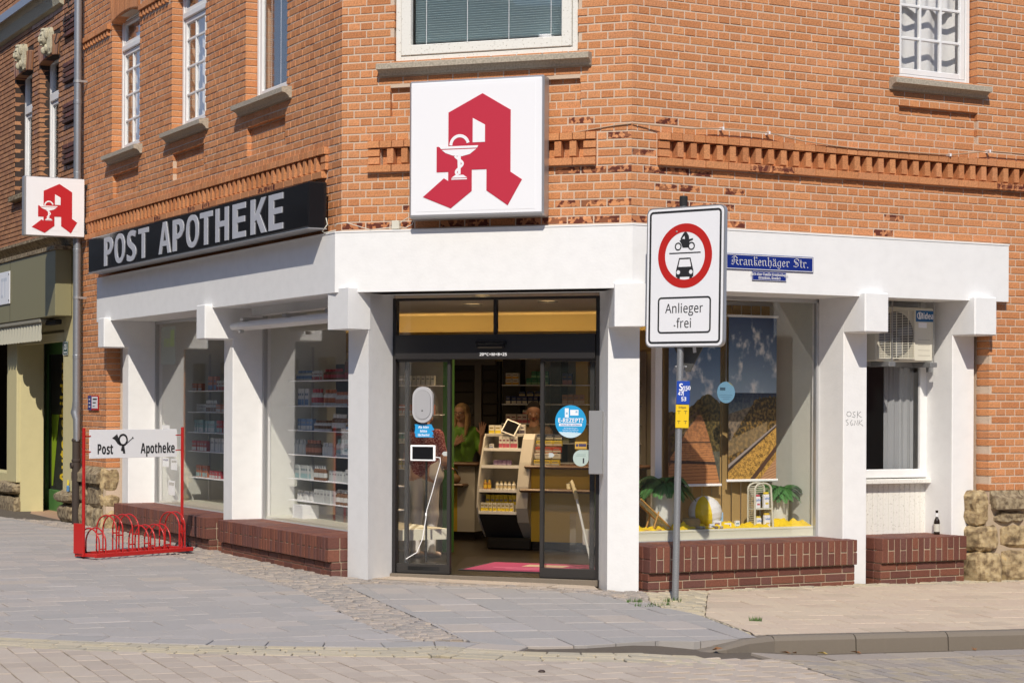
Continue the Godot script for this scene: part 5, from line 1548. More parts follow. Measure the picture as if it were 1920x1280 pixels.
# ---------------------------------------------------------------- the house on the left
func make_left_house() -> void:
	var B := thing("brick_house", "brown brick house with dark quoins and carved stone heads on the left", "building")
	var X0 := -22.0; var X1 := -9.33
	var H := [[-13.15, -12.09, 5.0, 6.88], [-11.64, -10.56, 5.0, 6.88]]
	for k in 3: H.append([-20.6 + k * 2.4, -19.5 + k * 2.4, 5.0, 6.88])
	var lowholes := [[-12.72, -10.13, -0.3, 2.75], [-21.5, -13.6, 0.6, 2.75]]
	var w := obj("wall_upper", wall_body(X0, X1, 4.17, 11.0, H, -0.009, -0.36), M("dark_mortar"), B, WL)
	var walls := {"L": w}
	var nop := func(x, y): return false
	var arches := []
	for h in H: arches.append([h[0] - 0.08, h[1] + 0.08, 6.82, 7.2])
	lay(WL, "L", X0, X1, 4.17, 9.2, H + arches, [[-10.16, -9.45, 6.98, 7.265, 0.05], [-10.16, -9.45, 6.35, 6.665, 0.05], [-10.16, -9.45, 5.75, 6.045, 0.05], [-10.16, -9.45, 5.14, 5.435, 0.05], [-10.16, -9.45, 4.53, 4.83, 0.05], [-10.16, -9.45, 7.59, 7.88, 0.05]], nop, 0.0735, 4, 0.125)
	for e in heap:
		var lp: Vector3 = WL.affine_inverse() * (e[0] as Transform3D).origin
		if lp.z > 0.03: e[2] += 4
	for h in H: arch(WL, "L", h[0], h[1], 6.84, 0.05, 0.3)
	for k in 4: mats["glazed%d" % (k + 4)] = mats["clinker%d" % k]
	build_heap(walls, "glazed", "glazed", 300, [[0.46, 0.215, 0.1], [0.4, 0.18, 0.085], [0.52, 0.25, 0.12], [0.43, 0.2, 0.1], [0.085, 0.038, 0.03], [0.075, 0.034, 0.028], [0.1, 0.045, 0.034], [0.08, 0.036, 0.03], [0.2, 0.1, 0.06], [0.2, 0.1, 0.06]])
	for h in H:
		var x0: float = h[0] + 0.01; var x1: float = h[1] - 0.01
		var m := MB.new()
		frame_box(m, x0, x1, 5.01, 6.92, 0.06, -0.22, -0.15)
		m.box(Vector3(x0 + 0.06, 6.28, -0.22), Vector3(x1 - 0.06, 6.41, -0.14), 0.01)
		frame_box(m, x0 + 0.065, x1 - 0.065, 5.07, 6.275, 0.05, -0.2, -0.165)
		var win := obj("window", m, M("white_frame"), B, WL)
		obj("pane", sb(Vector3(x0 + 0.06, 5.06, -0.196), Vector3(x1 - 0.06, 6.86, -0.192)), M("window_glass"), win)
		obj("curtain", folds(x0 + 0.03, x1 - 0.03, 5.02, 6.3, -0.32, 0.02, 5.0), M("curtain"), win)
		obj("window_sill", sb(Vector3(x0 - 0.1, 4.9, -0.14), Vector3(x1 + 0.1, 4.985, 0.09), 0.012), M("grey_stone"), B, WL)
		obj("apron", sb(Vector3(x0 - 0.02, 4.58, -0.05), Vector3(x1 + 0.02, 4.86, -0.004)), M("clinker1"), B, WL)
		if h[0] > -14:
			var cx: float = (h[0] + h[1]) / 2 + 0.06
			var head := rock(Vector3(cx - 0.15, 6.9, -0.05), Vector3(cx + 0.17, 7.3, 0.08), 0.012, int(cx * 30), 5)
			var ks := obj("keystone", head, M("carved_stone"), B, WL)
			var mm := MB.new()
			mm.ball(Vector3(cx, 7.15, 0.09), Vector3(0.105, 0.12, 0.075), 14, 10)
			mm.ball(Vector3(cx, 7.12, 0.165), Vector3(0.018, 0.045, 0.022), 8, 6)
			mm.ball(Vector3(cx, 7.04, 0.14), Vector3(0.04, 0.016, 0.02), 8, 6)
			for s in [-1, 1]:
				mm.ball(Vector3(cx + s * 0.045, 7.1, 0.145), Vector3(0.03, 0.025, 0.02), 8, 6)
				mm.ball(Vector3(cx + s * 0.04, 7.185, 0.15), Vector3(0.04, 0.012, 0.018), 8, 6)
				mm.ball(Vector3(cx + s * 0.1, 7.2, 0.08), Vector3(0.045, 0.09, 0.05), 8, 6)
				mm.ball(Vector3(cx + s * 0.07, 6.99, 0.08), Vector3(0.035, 0.06, 0.035), 8, 6)
			mm.ball(Vector3(cx, 6.96, 0.1), Vector3(0.04, 0.06, 0.045), 8, 6)
			mm.ball(Vector3(cx, 7.26, 0.1), Vector3(0.09, 0.035, 0.05), 8, 6)
			obj("carved_mask", mm, M("carved_stone"), ks)
	# string courses
	var tc := MB.new()
	tc.xf = Transform3D(Basis(Vector3(0, 0, 1), Vector3(0, 1, 0), Vector3(-1, 0, 0)), Vector3.ZERO)
	tc.prism(PackedVector2Array([Vector2(-0.05, 7.95), Vector2(0.16, 7.9), Vector2(0.16, 7.78), Vector2(0.1, 7.7), Vector2(0.06, 7.55), Vector2(-0.05, 7.5)]), 10.3, 22.0)
	obj("string_course", tc, M("carved_stone"), B, WL)
	var gt := MB.new()
	gt.xf = tc.xf
	gt.prism(PackedVector2Array([Vector2(0.1, 7.93), Vector2(0.2, 7.88), Vector2(0.2, 7.76), Vector2(0.165, 7.76), Vector2(0.165, 7.88)]), 10.5, 22.0)
	obj("flashing", gt, M("zinc"), B, WL)
	var mc := MB.new()
	mc.xf = tc.xf
	mc.prism(PackedVector2Array([Vector2(-0.1, 4.19), Vector2(0.1, 4.185), Vector2(0.22, 4.17), Vector2(0.22, 4.13), Vector2(0.14, 4.06), Vector2(0.1, 3.98), Vector2(0.05, 3.95), Vector2(-0.1, 3.95)]), 9.35, 22.0)
	obj("cornice", mc, M("grey_stone"), B, WL)
	for k in 3:
		var c := MB.new()
		var bx: float = [-10.45, -9.98, -9.75][k]
		c.tube([Vector3(bx, 7.15 + k * 0.2, 0.0), Vector3(bx, 7.12 + k * 0.2, 0.06), Vector3(bx, 7.0 + k * 0.2, 0.09), Vector3(bx + 0.08, 6.95 + k * 0.2, 0.1), Vector3(bx + 0.2, 6.98 + k * 0.2, 0.08), Vector3(bx + 0.24, 7.08 + k * 0.2, 0.0)], 0.008, 6)
		obj("cable_hook", c, M("rubber"), B, WL)
	# cream ground floor with the recessed entrance
	obj("wall_lower", wall_body(X0, X1, -0.2, 3.96, lowholes, 0.0, -0.36), M("cream_paint"), B, WL)
	obj("door_surround", _surround(), M("cream_paint"), B, WL)
	# recess: stucco cheek, tile skirting, green door
	var ck := MB.new()
	ck.quad(Vector3(-12.72, -0.1, 0.0), Vector3(-13.35, -0.1, -0.55), Vector3(-13.35, 2.76, -0.55), Vector3(-12.72, 2.76, 0.0))
	obj("stucco_cheek", ck, M("stucco"), B, WL)
	for q in [[0.0, 0.66], [0.665, 1.0]]:
		var a := Vector3(-12.71, 0, 0.004).lerp(Vector3(-13.34, 0, -0.546), q[0] + 0.006); var b := Vector3(-12.71, 0, 0.004).lerp(Vector3(-13.34, 0, -0.546), q[1] - 0.006)
		var s := MB.new()
		s.quad(a + Vector3(0.004, -0.05, 0.004), b + Vector3(0.004, -0.05, 0.004), b + Vector3(0.004, 0.19, 0.004), a + Vector3(0.004, 0.19, 0.004))
		obj("skirting_tile", s, M("skirting", lin(0.28, 0.13, 0.075), 0.4), B, WL)
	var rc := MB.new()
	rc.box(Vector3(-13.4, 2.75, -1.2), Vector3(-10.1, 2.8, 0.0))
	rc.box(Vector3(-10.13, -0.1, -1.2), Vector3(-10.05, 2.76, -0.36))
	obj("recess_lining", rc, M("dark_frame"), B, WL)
	for i in 3:
		for j in 2:
			obj("floor_tile", sb(Vector3(-13.3 + i * 1.05, -0.05, -0.54 + j * 0.27), Vector3(-12.26 + i * 1.05, 0.03, -0.28 + j * 0.27), 0.003), M("tile", lin(0.42, 0.26, 0.17), 0.6), B, WL)
	var dm := MB.new()
	dm.box(Vector3(-13.33, 0.02, -0.6), Vector3(-13.18, 2.7, -0.53), 0.005)
	dm.box(Vector3(-10.5, 0.02, -0.6), Vector3(-10.2, 2.7, -0.53), 0.005)
	dm.box(Vector3(-13.18, 2.5, -0.6), Vector3(-10.5, 2.7, -0.53), 0.005)
	dm.box(Vector3(-13.18, 0.02, -0.6), Vector3(-10.5, 0.36, -0.53), 0.005)
	var door := obj("door", dm, M("door_green"), B, WL)
	obj("pane", sb(Vector3(-13.18, 0.36, -0.57), Vector3(-10.5, 2.5, -0.565)), M("door_glass", lin(0.03, 0.032, 0.032), 0.08), door)
	var t := text("Autoschilder", 0.3, M("yellow_film"), door, Transform3D(Basis(Vector3(0, 0, 1), PI / 2), Vector3(-12.28, 1.41, -0.562)), "lettering", "Droid Sans", true, 1.0, 0.003)
	var tw := t.mesh.get_aabb().size.x
	t.transform = Transform3D(Basis(Vector3(0, 0, 1), PI / 2), Vector3(-12.28, 1.42, -0.562)) * Transform3D(Basis().scaled(Vector3(1.88 / maxf(tw, 0.1), 1.25, 1)), Vector3.ZERO)
	var pm := MB.new()
	pm.col = Color(0.28, 0.42, 0.02)
	pm.prism(poly([-12.98, 0.42, -12.98, 1.55, -12.55, 1.55, -12.9, 0.42]), -0.562, -0.561)
	obj("poster", pm, M("plain"), door)
	# stone feet
	for q in [[-10.25, -9.42, 0.3, 0.47, 0.16], [-10.2, -9.44, 0.02, 0.29, 0.12], [-10.22, -9.42, -0.2, 0.01, 0.15], [-13.9, -12.73, 0.28, 0.48, 0.14], [-13.9, -12.74, -0.15, 0.27, 0.12], [-15.2, -13.92, -0.2, 0.48, 0.13]]:
		obj("stone_foot", rock(Vector3(q[0], q[2], -0.25), Vector3(q[1], q[3], q[4]), 0.022, int(q[0] * 77), 4), M("grey_stone"), B, WL)
	obj("pilaster", sb(Vector3(-10.02, 0.47, -0.01), Vector3(-9.5, 3.95, 0.05), 0.008), M("cream_paint"), B, WL)
	var sh := MB.new()
	prism_y(sh, [pw(WL, X0, -0.3), pw(WL, X0, -8.0), pw(WL, X0 - 0.3, -8.0), pw(WL, X0 - 0.3, -0.3)], -0.2, 11.0)
	prism_y(sh, [pw(WL, X0, -8.0), pw(WL, X1, -8.0), pw(WL, X1, -8.3), pw(WL, X0, -8.3)], -0.2, 11.0)
	prism_y(sh, [pw(WL, X0, -0.02), pw(WL, X1, -0.02), pw(WL, X1, -8.2), pw(WL, X0, -8.2)], 11.0, 11.3)
	prism_y(sh, [pw(WL, X0, -0.37), pw(WL, X1 - 0.01, -0.37), pw(WL, X1 - 0.01, -7.9), pw(WL, X0, -7.9)], 3.5, 3.9)
	obj("rear_wall", sh, M("dark_mortar"), B)
	# things fixed to it
	var gp := thing("olive_shop_panel", "olive green sheet metal box above the neighbouring shop entrance", "shop panel", WL)
	obj("panel", sb(Vector3(-21.5, 2.965, 0.06), Vector3(-9.57, 3.9, 0.3), 0.008), M("olive_panel"), gp)
	obj("ledge", sb(Vector3(-21.5, 3.9, 0.0), Vector3(-9.55, 3.96, 0.32), 0.004), M("grey_stone"), gp)
	for x in [-12.2, -14.6, -17.0]: obj("seam", sb(Vector3(x, 2.97, 0.3), Vector3(x + 0.006, 3.89, 0.3025)), M("dark_frame"), gp)
	var tp := thing("white_letter_plate", "white plate with a pale capital T at the left edge of the olive panel", "sign", at(WL, -12.47, 3.5, 0.305))
	obj("plate", sb(Vector3(-0.75, -0.25, 0), Vector3(0.31, 0.25, 0.012), 0.003), M("sign_white"), tp)
	text("IT", 0.3, M("pale_print", lin(0.6, 0.64, 0.7), 0.4), tp, T(-0.05, 0, 0.0125), "lettering", "Droid Sans", true, 1.0, 0.002)
	for y in [-0.2, 0.2]: obj("screw", sb(Vector3(0.26, y - 0.012, 0.012), Vector3(0.28, y + 0.012, 0.018)), M("rubber"), tp)
	var sa := thing("scalloped_awning", "retracted awning with a pale scalloped edge above the neighbouring entrance", "awning", WL)
	var vm := MB.new()
	var n := 60
	for i in n:
		var x := -21.0 + i * 0.176
		for j in 8:
			var ta := j / 8.0; var tb := (j + 1) / 8.0
			var ya := 2.8 - 0.13 * sin(ta * PI) - 0.04; var yb := 2.8 - 0.13 * sin(tb * PI) - 0.04
			vm.quad(Vector3(x + ta * 0.176, ya, 0.27 + 0.02 * sin(ta * TAU)), Vector3(x + tb * 0.176, yb, 0.27 + 0.02 * sin(tb * TAU)), Vector3(x + tb * 0.176, 2.93, 0.26), Vector3(x + ta * 0.176, 2.93, 0.26))
	obj("valance", vm, M("valance_cloth", lin(0.5, 0.48, 0.38), 0.95), sa)
	obj("cassette", sb(Vector3(-21.0, 2.9, 0.05), Vector3(-10.45, 2.96, 0.29), 0.01), M("grey_line", lin(0.3, 0.28, 0.22), 0.7), sa)
	obj("arm", sb(Vector3(-10.5, 2.86, 0.1), Vector3(-9.95, 2.93, 0.2), 0.01), M("rubber"), sa)
	var hn := thing("house_number_plate", "small dark green enamel house number 23 on the cream pilaster", "sign", at(WL, -9.9, 2.515, 0.055))
	obj("plate", sb(Vector3(-0.13, -0.1, 0), Vector3(0.13, 0.1, 0.008), 0.003), M("number_green", lin(0.02, 0.06, 0.035), 0.3), hn)
	var rim := MB.new(); frame_box(rim, -0.125, 0.125, -0.095, 0.095, 0.006, 0.0078, 0.009, 0.0)
	obj("rim", rim, M("enamel_white"), hn)
	text("23", 0.075, M("enamel_white"), hn, T(0, 0.02, 0.0085), "lettering", "Droid Sans", true, 1.1, 0.001)
	obj("small_print", sb(Vector3(-0.085, -0.065, 0.0082), Vector3(0.085, -0.05, 0.0092)), M("enamel_white"), hn)
	var li := thing("small_bottle", "tiny blue and yellow plastic bottle on the stone foot beside the drainpipe", "bottle", at(WL, -9.66, 0.475, 0.08))
	obj("body", lathe_mesh([Vector2(0, 0), Vector2(0.022, 0), Vector2(0.022, 0.07), Vector2(0.01, 0.085), Vector2(0, 0.085)], 12, Vector3.ZERO, Color(0.08, 0.2, 0.4)), M("plain"), li)
	obj("nozzle", lathe_mesh([Vector2(0.01, 0.08), Vector2(0.012, 0.1), Vector2(0.008, 0.16), Vector2(0, 0.165)], 10, Vector3.ZERO, Color(0.75, 0.6, 0.02)), M("plain"), li)

func _surround() -> MB:
	var m := MB.new()
	m.box(Vector3(-12.72, 2.62, -0.02), Vector3(-10.08, 2.76, 0.03), 0.006)
	m.box(Vector3(-10.13, -0.1, -0.3), Vector3(-10.06, 2.76, 0.03), 0.006)
	m.box(Vector3(-13.3, 0.48, -0.01), Vector3(-12.73, 2.9, 0.06), 0.01)
	return m

# ---------------------------------------------------------------- houses across the streets, seen in the glass
func make_opposite() -> void:
	var places := [Transform3D(Basis(Vector3(0, 1, 0), PI) * WL.basis, WL * Vector3(-22, 0, 10.0)), Transform3D(Basis(Vector3.UP, deg_to_rad(141.5)), Vector3(-15.5, 0, -1.0)), Transform3D(Basis(Vector3.UP, PI) * WR.basis, WR * Vector3(16, 0, 12.5)), Transform3D(Basis(Vector3.UP, PI), Vector3(2, 0, 16))]
	var cols := [lin(0.24, 0.2, 0.15), lin(0.34, 0.27, 0.17), lin(0.3, 0.12, 0.07), lin(0.2, 0.17, 0.14)]
	var labels := ["grey stone house across the left-hand street, seen only in the glass", "tan stone house behind the viewer on the left, seen only in the glass", "red brick house behind the viewer on the right, seen only in the glass", "brown stone house behind the viewer, seen only in the glass"]
	for i in 4:
		var o := thing("opposite_house", labels[i], "building", places[i])
		var hw: float = [28.0, 7.5, 13.0, 7.0][i]
		var holes := []
		var x := -hw + 1.2
		while x < hw - 2.0:
			for y in [1.0, 4.4]: holes.append([x, x + 1.1, y, y + 1.9])
			x += 2.4
		tri_tex(M("far_wall%d" % i, cols[i], 0.9), null, null, 1.0)
		obj("wall", wall_body(-hw, hw, -0.5, 8.0, holes, 0.0, -0.4), M("far_wall%d" % i), o)
		obj("backing", sb(Vector3(-hw, -0.5, -6.0), Vector3(hw, 8.0, -0.5)), M("dark_frame"), o)
		for h in holes: obj("window", sb(Vector3(h[0], h[2], -0.3), Vector3(h[1], h[3], -0.25)), M("black_gloss"), o)
		var r := MB.new()
		r.xf = Transform3D(Basis(Vector3(0, 0, 1), Vector3(0, 1, 0), Vector3(-1, 0, 0)), Vector3.ZERO)
		r.prism(poly([0.4, 8.0, -3.0, 11.0, -6.4, 8.0]), -hw, hw)
		obj("roof", r, M("far_roof", lin(0.16, 0.06, 0.04), 0.9), o)

# ---------------------------------------------------------------- bodies: a smooth field round tapered bones, meshed with surface nets
func skin_mesh(m: MB, prims: Array, cell: float, kk: float, xf := Transform3D()) -> void:
	var lo := Vector3(1e9, 1e9, 1e9); var hi := -lo
	for p in prims:
		var r: float = maxf(p[2], p[3]) + kk * 5.0 + cell * 2.0
		var a: Vector3 = p[0]; var b: Vector3 = p[1]
		lo = lo.min(a - Vector3.ONE * r).min(b - Vector3.ONE * r)
		hi = hi.max(a + Vector3.ONE * r).max(b + Vector3.ONE * r)
	var nx := ceili((hi.x - lo.x) / cell) + 1; var ny := ceili((hi.y - lo.y) / cell) + 1; var nz := ceili((hi.z - lo.z) / cell) + 1
	var acc := PackedFloat32Array(); acc.resize(nx * ny * nz)
	var best := PackedFloat32Array(); best.resize(nx * ny * nz)
	var who := PackedInt32Array(); who.resize(nx * ny * nz)
	for pi in prims.size():
		var p: Array = prims[pi]
		var a: Vector3 = p[0]; var b: Vector3 = p[1]
		var ra: float = p[2]; var rb: float = p[3]
		var r: float = maxf(ra, rb) + kk * 4.0 + cell
		var l := (a.min(b) - Vector3.ONE * r - lo) / cell; var h := (a.max(b) + Vector3.ONE * r - lo) / cell
		var ab := b - a
		var il := 1.0 / maxf(ab.length_squared(), 1e-9)
		for k in range(maxi(0, floori(l.z)), mini(nz, ceili(h.z) + 1)):
			for j in range(maxi(0, floori(l.y)), mini(ny, ceili(h.y) + 1)):
				for i in range(maxi(0, floori(l.x)), mini(nx, ceili(h.x) + 1)):
					var q := lo + Vector3(i, j, k) * cell
					var t := clampf((q - a).dot(ab) * il, 0.0, 1.0)
					var d := (q - a - ab * t).length() - (ra + (rb - ra) * t)
					if d > kk * 6.0: continue
					var w := exp(-maxf(d, -kk * 12.0) / kk)
					var id := (k * ny + j) * nx + i
					acc[id] += w
					if w > best[id]:
						best[id] = w; who[id] = pi
	var fld := PackedFloat32Array(); fld.resize(acc.size())
	for i in acc.size(): fld[i] = -kk * log(acc[i]) if acc[i] > 1e-6 else kk * 14.0
	var vid := PackedInt32Array(); vid.resize(acc.size()); vid.fill(-1)
	var off := [0, 1, nx, nx + 1, nx * ny, nx * ny + 1, nx * ny + nx, nx * ny + nx + 1]
	var cr := [Vector3(0, 0, 0), Vector3(1, 0, 0), Vector3(0, 1, 0), Vector3(1, 1, 0), Vector3(0, 0, 1), Vector3(1, 0, 1), Vector3(0, 1, 1), Vector3(1, 1, 1)]
	var ed := [[0, 1], [2, 3], [4, 5], [6, 7], [0, 2], [1, 3], [4, 6], [5, 7], [0, 4], [1, 5], [2, 6], [3, 7]]
	m.xf = xf
	for k in nz - 1:
		for j in ny - 1:
			for i in nx - 1:
				var id := (k * ny + j) * nx + i
				var s := 0
				for c in 8:
					if fld[id + off[c]] < 0.0: s += 1
				if s == 0 or s == 8: continue
				var pt := Vector3.ZERO; var n := 0
				var g := Vector3.ZERO
				for e in ed:
					var d0 := fld[id + off[e[0]]]; var d1 := fld[id + off[e[1]]]
					g += (cr[e[1]] - cr[e[0]]) * (d1 - d0)
					if (d0 < 0.0) != (d1 < 0.0):
						pt += (cr[e[0]] as Vector3).lerp(cr[e[1]], d0 / (d0 - d1)); n += 1
				var bw := -1.0; var bc := 0
				for c in 8:
					if best[id + off[c]] > bw:
						bw = best[id + off[c]]; bc = who[id + off[c]]
				vid[id] = m.v.size()
				m.col = prims[bc][4]
				m.vert(lo + (Vector3(i, j, k) + pt / n) * cell, g)
	var st := [1, nx, nx * ny]
	for k in range(1, nz - 1):
		for j in range(1, ny - 1):
			for i in range(1, nx - 1):
				var id := (k * ny + j) * nx + i
				for ax in 3:
					var d0 := fld[id] < 0.0
					if d0 == (fld[id + st[ax]] < 0.0): continue
					var u: int = st[(ax + 1) % 3]; var w: int = st[(ax + 2) % 3]
					var q := [vid[id - u - w], vid[id - w], vid[id], vid[id - u]]
					if q[0] < 0 or q[1] < 0 or q[2] < 0 or q[3] < 0: continue
					if d0: m.ix.append_array(PackedInt32Array([q[0], q[2], q[1], q[0], q[3], q[2]]))
					else: m.ix.append_array(PackedInt32Array([q[0], q[1], q[2], q[0], q[2], q[3]]))
	m.xf = Transform3D()

func hand_prims(wr: Vector3, dir: Vector3, palm_n: Vector3, side: Vector3, curl: float, c: Color) -> Array:
	# palm from the wrist along dir; fingers fan out across side; thumb leaves the side of the palm
	var out := []
	dir = dir.normalized(); side = side.normalized(); palm_n = palm_n.normalized()
	for i in 4:
		var s := (i - 1.5) * 0.019
		out.append([wr + dir * 0.01 + side * s * 0.6, wr + dir * 0.085 + side * s, 0.013, 0.0115, c])
		var ln: float = [0.068, 0.078, 0.074, 0.058][i]
		var d1 := (dir + side * (i - 1.5) * 0.16 + palm_n * curl * 0.35).normalized()
		var d2 := (d1 + palm_n * curl * 0.6).normalized()
		var p0 := wr + dir * 0.085 + side * s
		var p1 := p0 + d1 * ln * 0.52; var p2 := p1 + d2 * ln * 0.5
		out.append([p0, p1, 0.0095, 0.0088, c]); out.append([p1, p2, 0.0088, 0.0075, c])
	var t0 := wr + dir * 0.025 - side * 0.024
	var t1 := t0 + (dir * 0.6 - side * 0.75 + palm_n * 0.2).normalized() * 0.042
	var t2 := t1 + (dir * 0.85 - side * 0.4 + palm_n * curl * 0.4).normalized() * 0.034
	out.append([t0, t1, 0.013, 0.0105, c]); out.append([t1, t2, 0.0105, 0.0085, c])
	return out

func make_person(o: Node3D, f: Dictionary) -> void:
	var sk: Color = f.skin; var sh: Color = f.shirt; var tr: Color = f.trousers
	var body := MB.new()
	var P := []
	var hw: float = f.get("hip", 0.1)
	for s in [-1, 1]:
		P.append([Vector3(s * 0.09, 0.88, 0), Vector3(s * 0.1, 0.48, 0.01), 0.092, 0.06, tr])
		P.append([Vector3(s * 0.1, 0.48, 0.01), Vector3(s * 0.1, 0.09, -0.02), 0.06, 0.045, tr])
		P.append([Vector3(s * 0.1, 0.05, -0.03), Vector3(s * 0.11, 0.035, 0.13), 0.038, 0.03, f.get("shoes", Color(0.4, 0.38, 0.35))])
		P.append([Vector3(s * hw, 0.93, 0), Vector3(s * 0.085, 1.1, 0.0), 0.105, 0.09, tr])
	var S := []
	for s in [-1, 1]:
		S.append([Vector3(s * (hw - 0.015), 0.92, 0.0), Vector3(s * 0.075, 1.12, 0.0), 0.112, 0.098, sh])
		S.append([Vector3(s * 0.075, 1.12, 0.0), Vector3(s * 0.085, 1.3, 0.005), 0.098, 0.1, sh])
		S.append([Vector3(s * 0.09, 1.3, 0.0), Vector3(s * 0.15, 1.365, -0.005), 0.09, 0.058, sh])
		if f.get("bust", false): S.append([Vector3(s * 0.075, 1.235, 0.075), Vector3(s * 0.07, 1.22, 0.085), 0.055, 0.055, sh])
	S.append([Vector3(0, 1.36, -0.01), Vector3(0, 1.42, -0.005), 0.075, 0.055, sh])
	var arms: Array = f.arms       # for each arm: shoulder, elbow, wrist, hand direction, palm normal, side, curl
	for a in arms:
		var mid: Vector3 = (a[0] as Vector3).lerp(a[1], 0.75)
		S.append([a[0], mid, 0.056, 0.05, sh])
		P.append([mid, a[1], 0.044, 0.04, sk])
		P.append([a[1], a[2], 0.04, 0.027, sk])
	P.append([Vector3(0, 1.4, -0.005), Vector3(0, 1.5, 0.01), 0.052, 0.05, sk])
	if f.has("shirt_mat"):
		var sm := MB.new()
		var S2 := []
		for p in S: S2.append([p[0], p[1], p[2] + 0.004, p[3] + 0.004, Color.WHITE])
		skin_mesh(sm, S2, 0.014, 0.02)
		obj("blouse", sm, f.shirt_mat, o)
		for p in S: P.append([p[0], p[1], p[2] - 0.006, p[3] - 0.006, sk])
	else:
		P.append_array(S)
	skin_mesh(body, P, 0.014, 0.016)
	# head on its own finer grid
	var hx: Transform3D = Transform3D(f.get("turn", Basis()), Vector3(0, 1.59, 0.02))
	var Hd := [[Vector3(0, 0.03, -0.025), Vector3(0, 0.035, 0.015), 0.078, 0.075, sk], [Vector3(0, -0.03, 0.02), Vector3(0, -0.075, 0.045), 0.06, 0.032, sk], [Vector3(-0.035, -0.045, 0.03), Vector3(0.035, -0.045, 0.03), 0.034, 0.034, sk], [Vector3(-0.03, -0.012, 0.06), Vector3(0.03, -0.012, 0.06), 0.024, 0.024, sk], [Vector3(0, 0.005, 0.083), Vector3(0, -0.026, 0.102), 0.008, 0.0125, sk], [Vector3(-0.012, -0.03, 0.088), Vector3(0.012, -0.03, 0.088), 0.008, 0.008, sk], [Vector3(-0.016, -0.055, 0.083), Vector3(0.016, -0.055, 0.083), 0.0075, 0.0075, sk.lerp(Color(0.45, 0.08, 0.07), 0.55)], [Vector3(0, -0.1, -0.01), Vector3(0, -0.04, -0.01), 0.05, 0.052, sk]]
	for s in [-1, 1]: Hd.append([Vector3(s * 0.078, 0.012, -0.012), Vector3(s * 0.082, -0.022, -0.004), 0.014, 0.01, sk])
	skin_mesh(body, Hd, 0.006, 0.006, hx)
	for a in arms:
		if a[6] > 5: continue
		skin_mesh(body, hand_prims(a[2], a[3], a[4], a[5], a[6], sk), 0.0048, 0.0025)
	body.xf = hx
	for s in [-1, 1]:
		body.col = Color(0.75, 0.73, 0.7); body.ball(Vector3(s * 0.031, 0.004, 0.077), Vector3(0.0125, 0.0085, 0.007), 10, 6)
		body.col = Color(0.02, 0.015, 0.012); body.ball(Vector3(s * 0.031, 0.004, 0.0825), Vector3(0.006, 0.006, 0.003), 8, 6)
		body.col = (f.hair as Color) * 0.5; body.ball(Vector3(s * 0.031, 0.022, 0.08), Vector3(0.018, 0.003, 0.006), 8, 4)
	body.xf = Transform3D()
	obj("body", body, M("skin"), o)
	var hr := MB.new()
	var H2 := []
	for q in f.hair_prims: H2.append([q[0], q[1], q[2], q[3], f.hair])
	skin_mesh(hr, H2, 0.008, 0.006, hx)
	obj("hair", hr, M("cloth"), o)
	if f.has("glasses"):
		var gm := MB.new()
		gm.xf = hx
		for s in [-1, 1]:
			var pts := []
			for i in 14: pts.append(Vector3(s * 0.032 + cos(TAU * i / 14) * 0.024, 0.003 + sin(TAU * i / 14) * 0.017, 0.094))
			gm.tube(pts, 0.0028, 6, true)
			gm.tube([Vector3(s * 0.056, 0.008, 0.092), Vector3(s * 0.084, 0.012, 0.0)], 0.0025, 6)
		gm.tube([Vector3(-0.009, 0.008, 0.095), Vector3(0.009, 0.008, 0.095)], 0.0025, 6)
		obj("glasses", gm, M("rubber"), o)

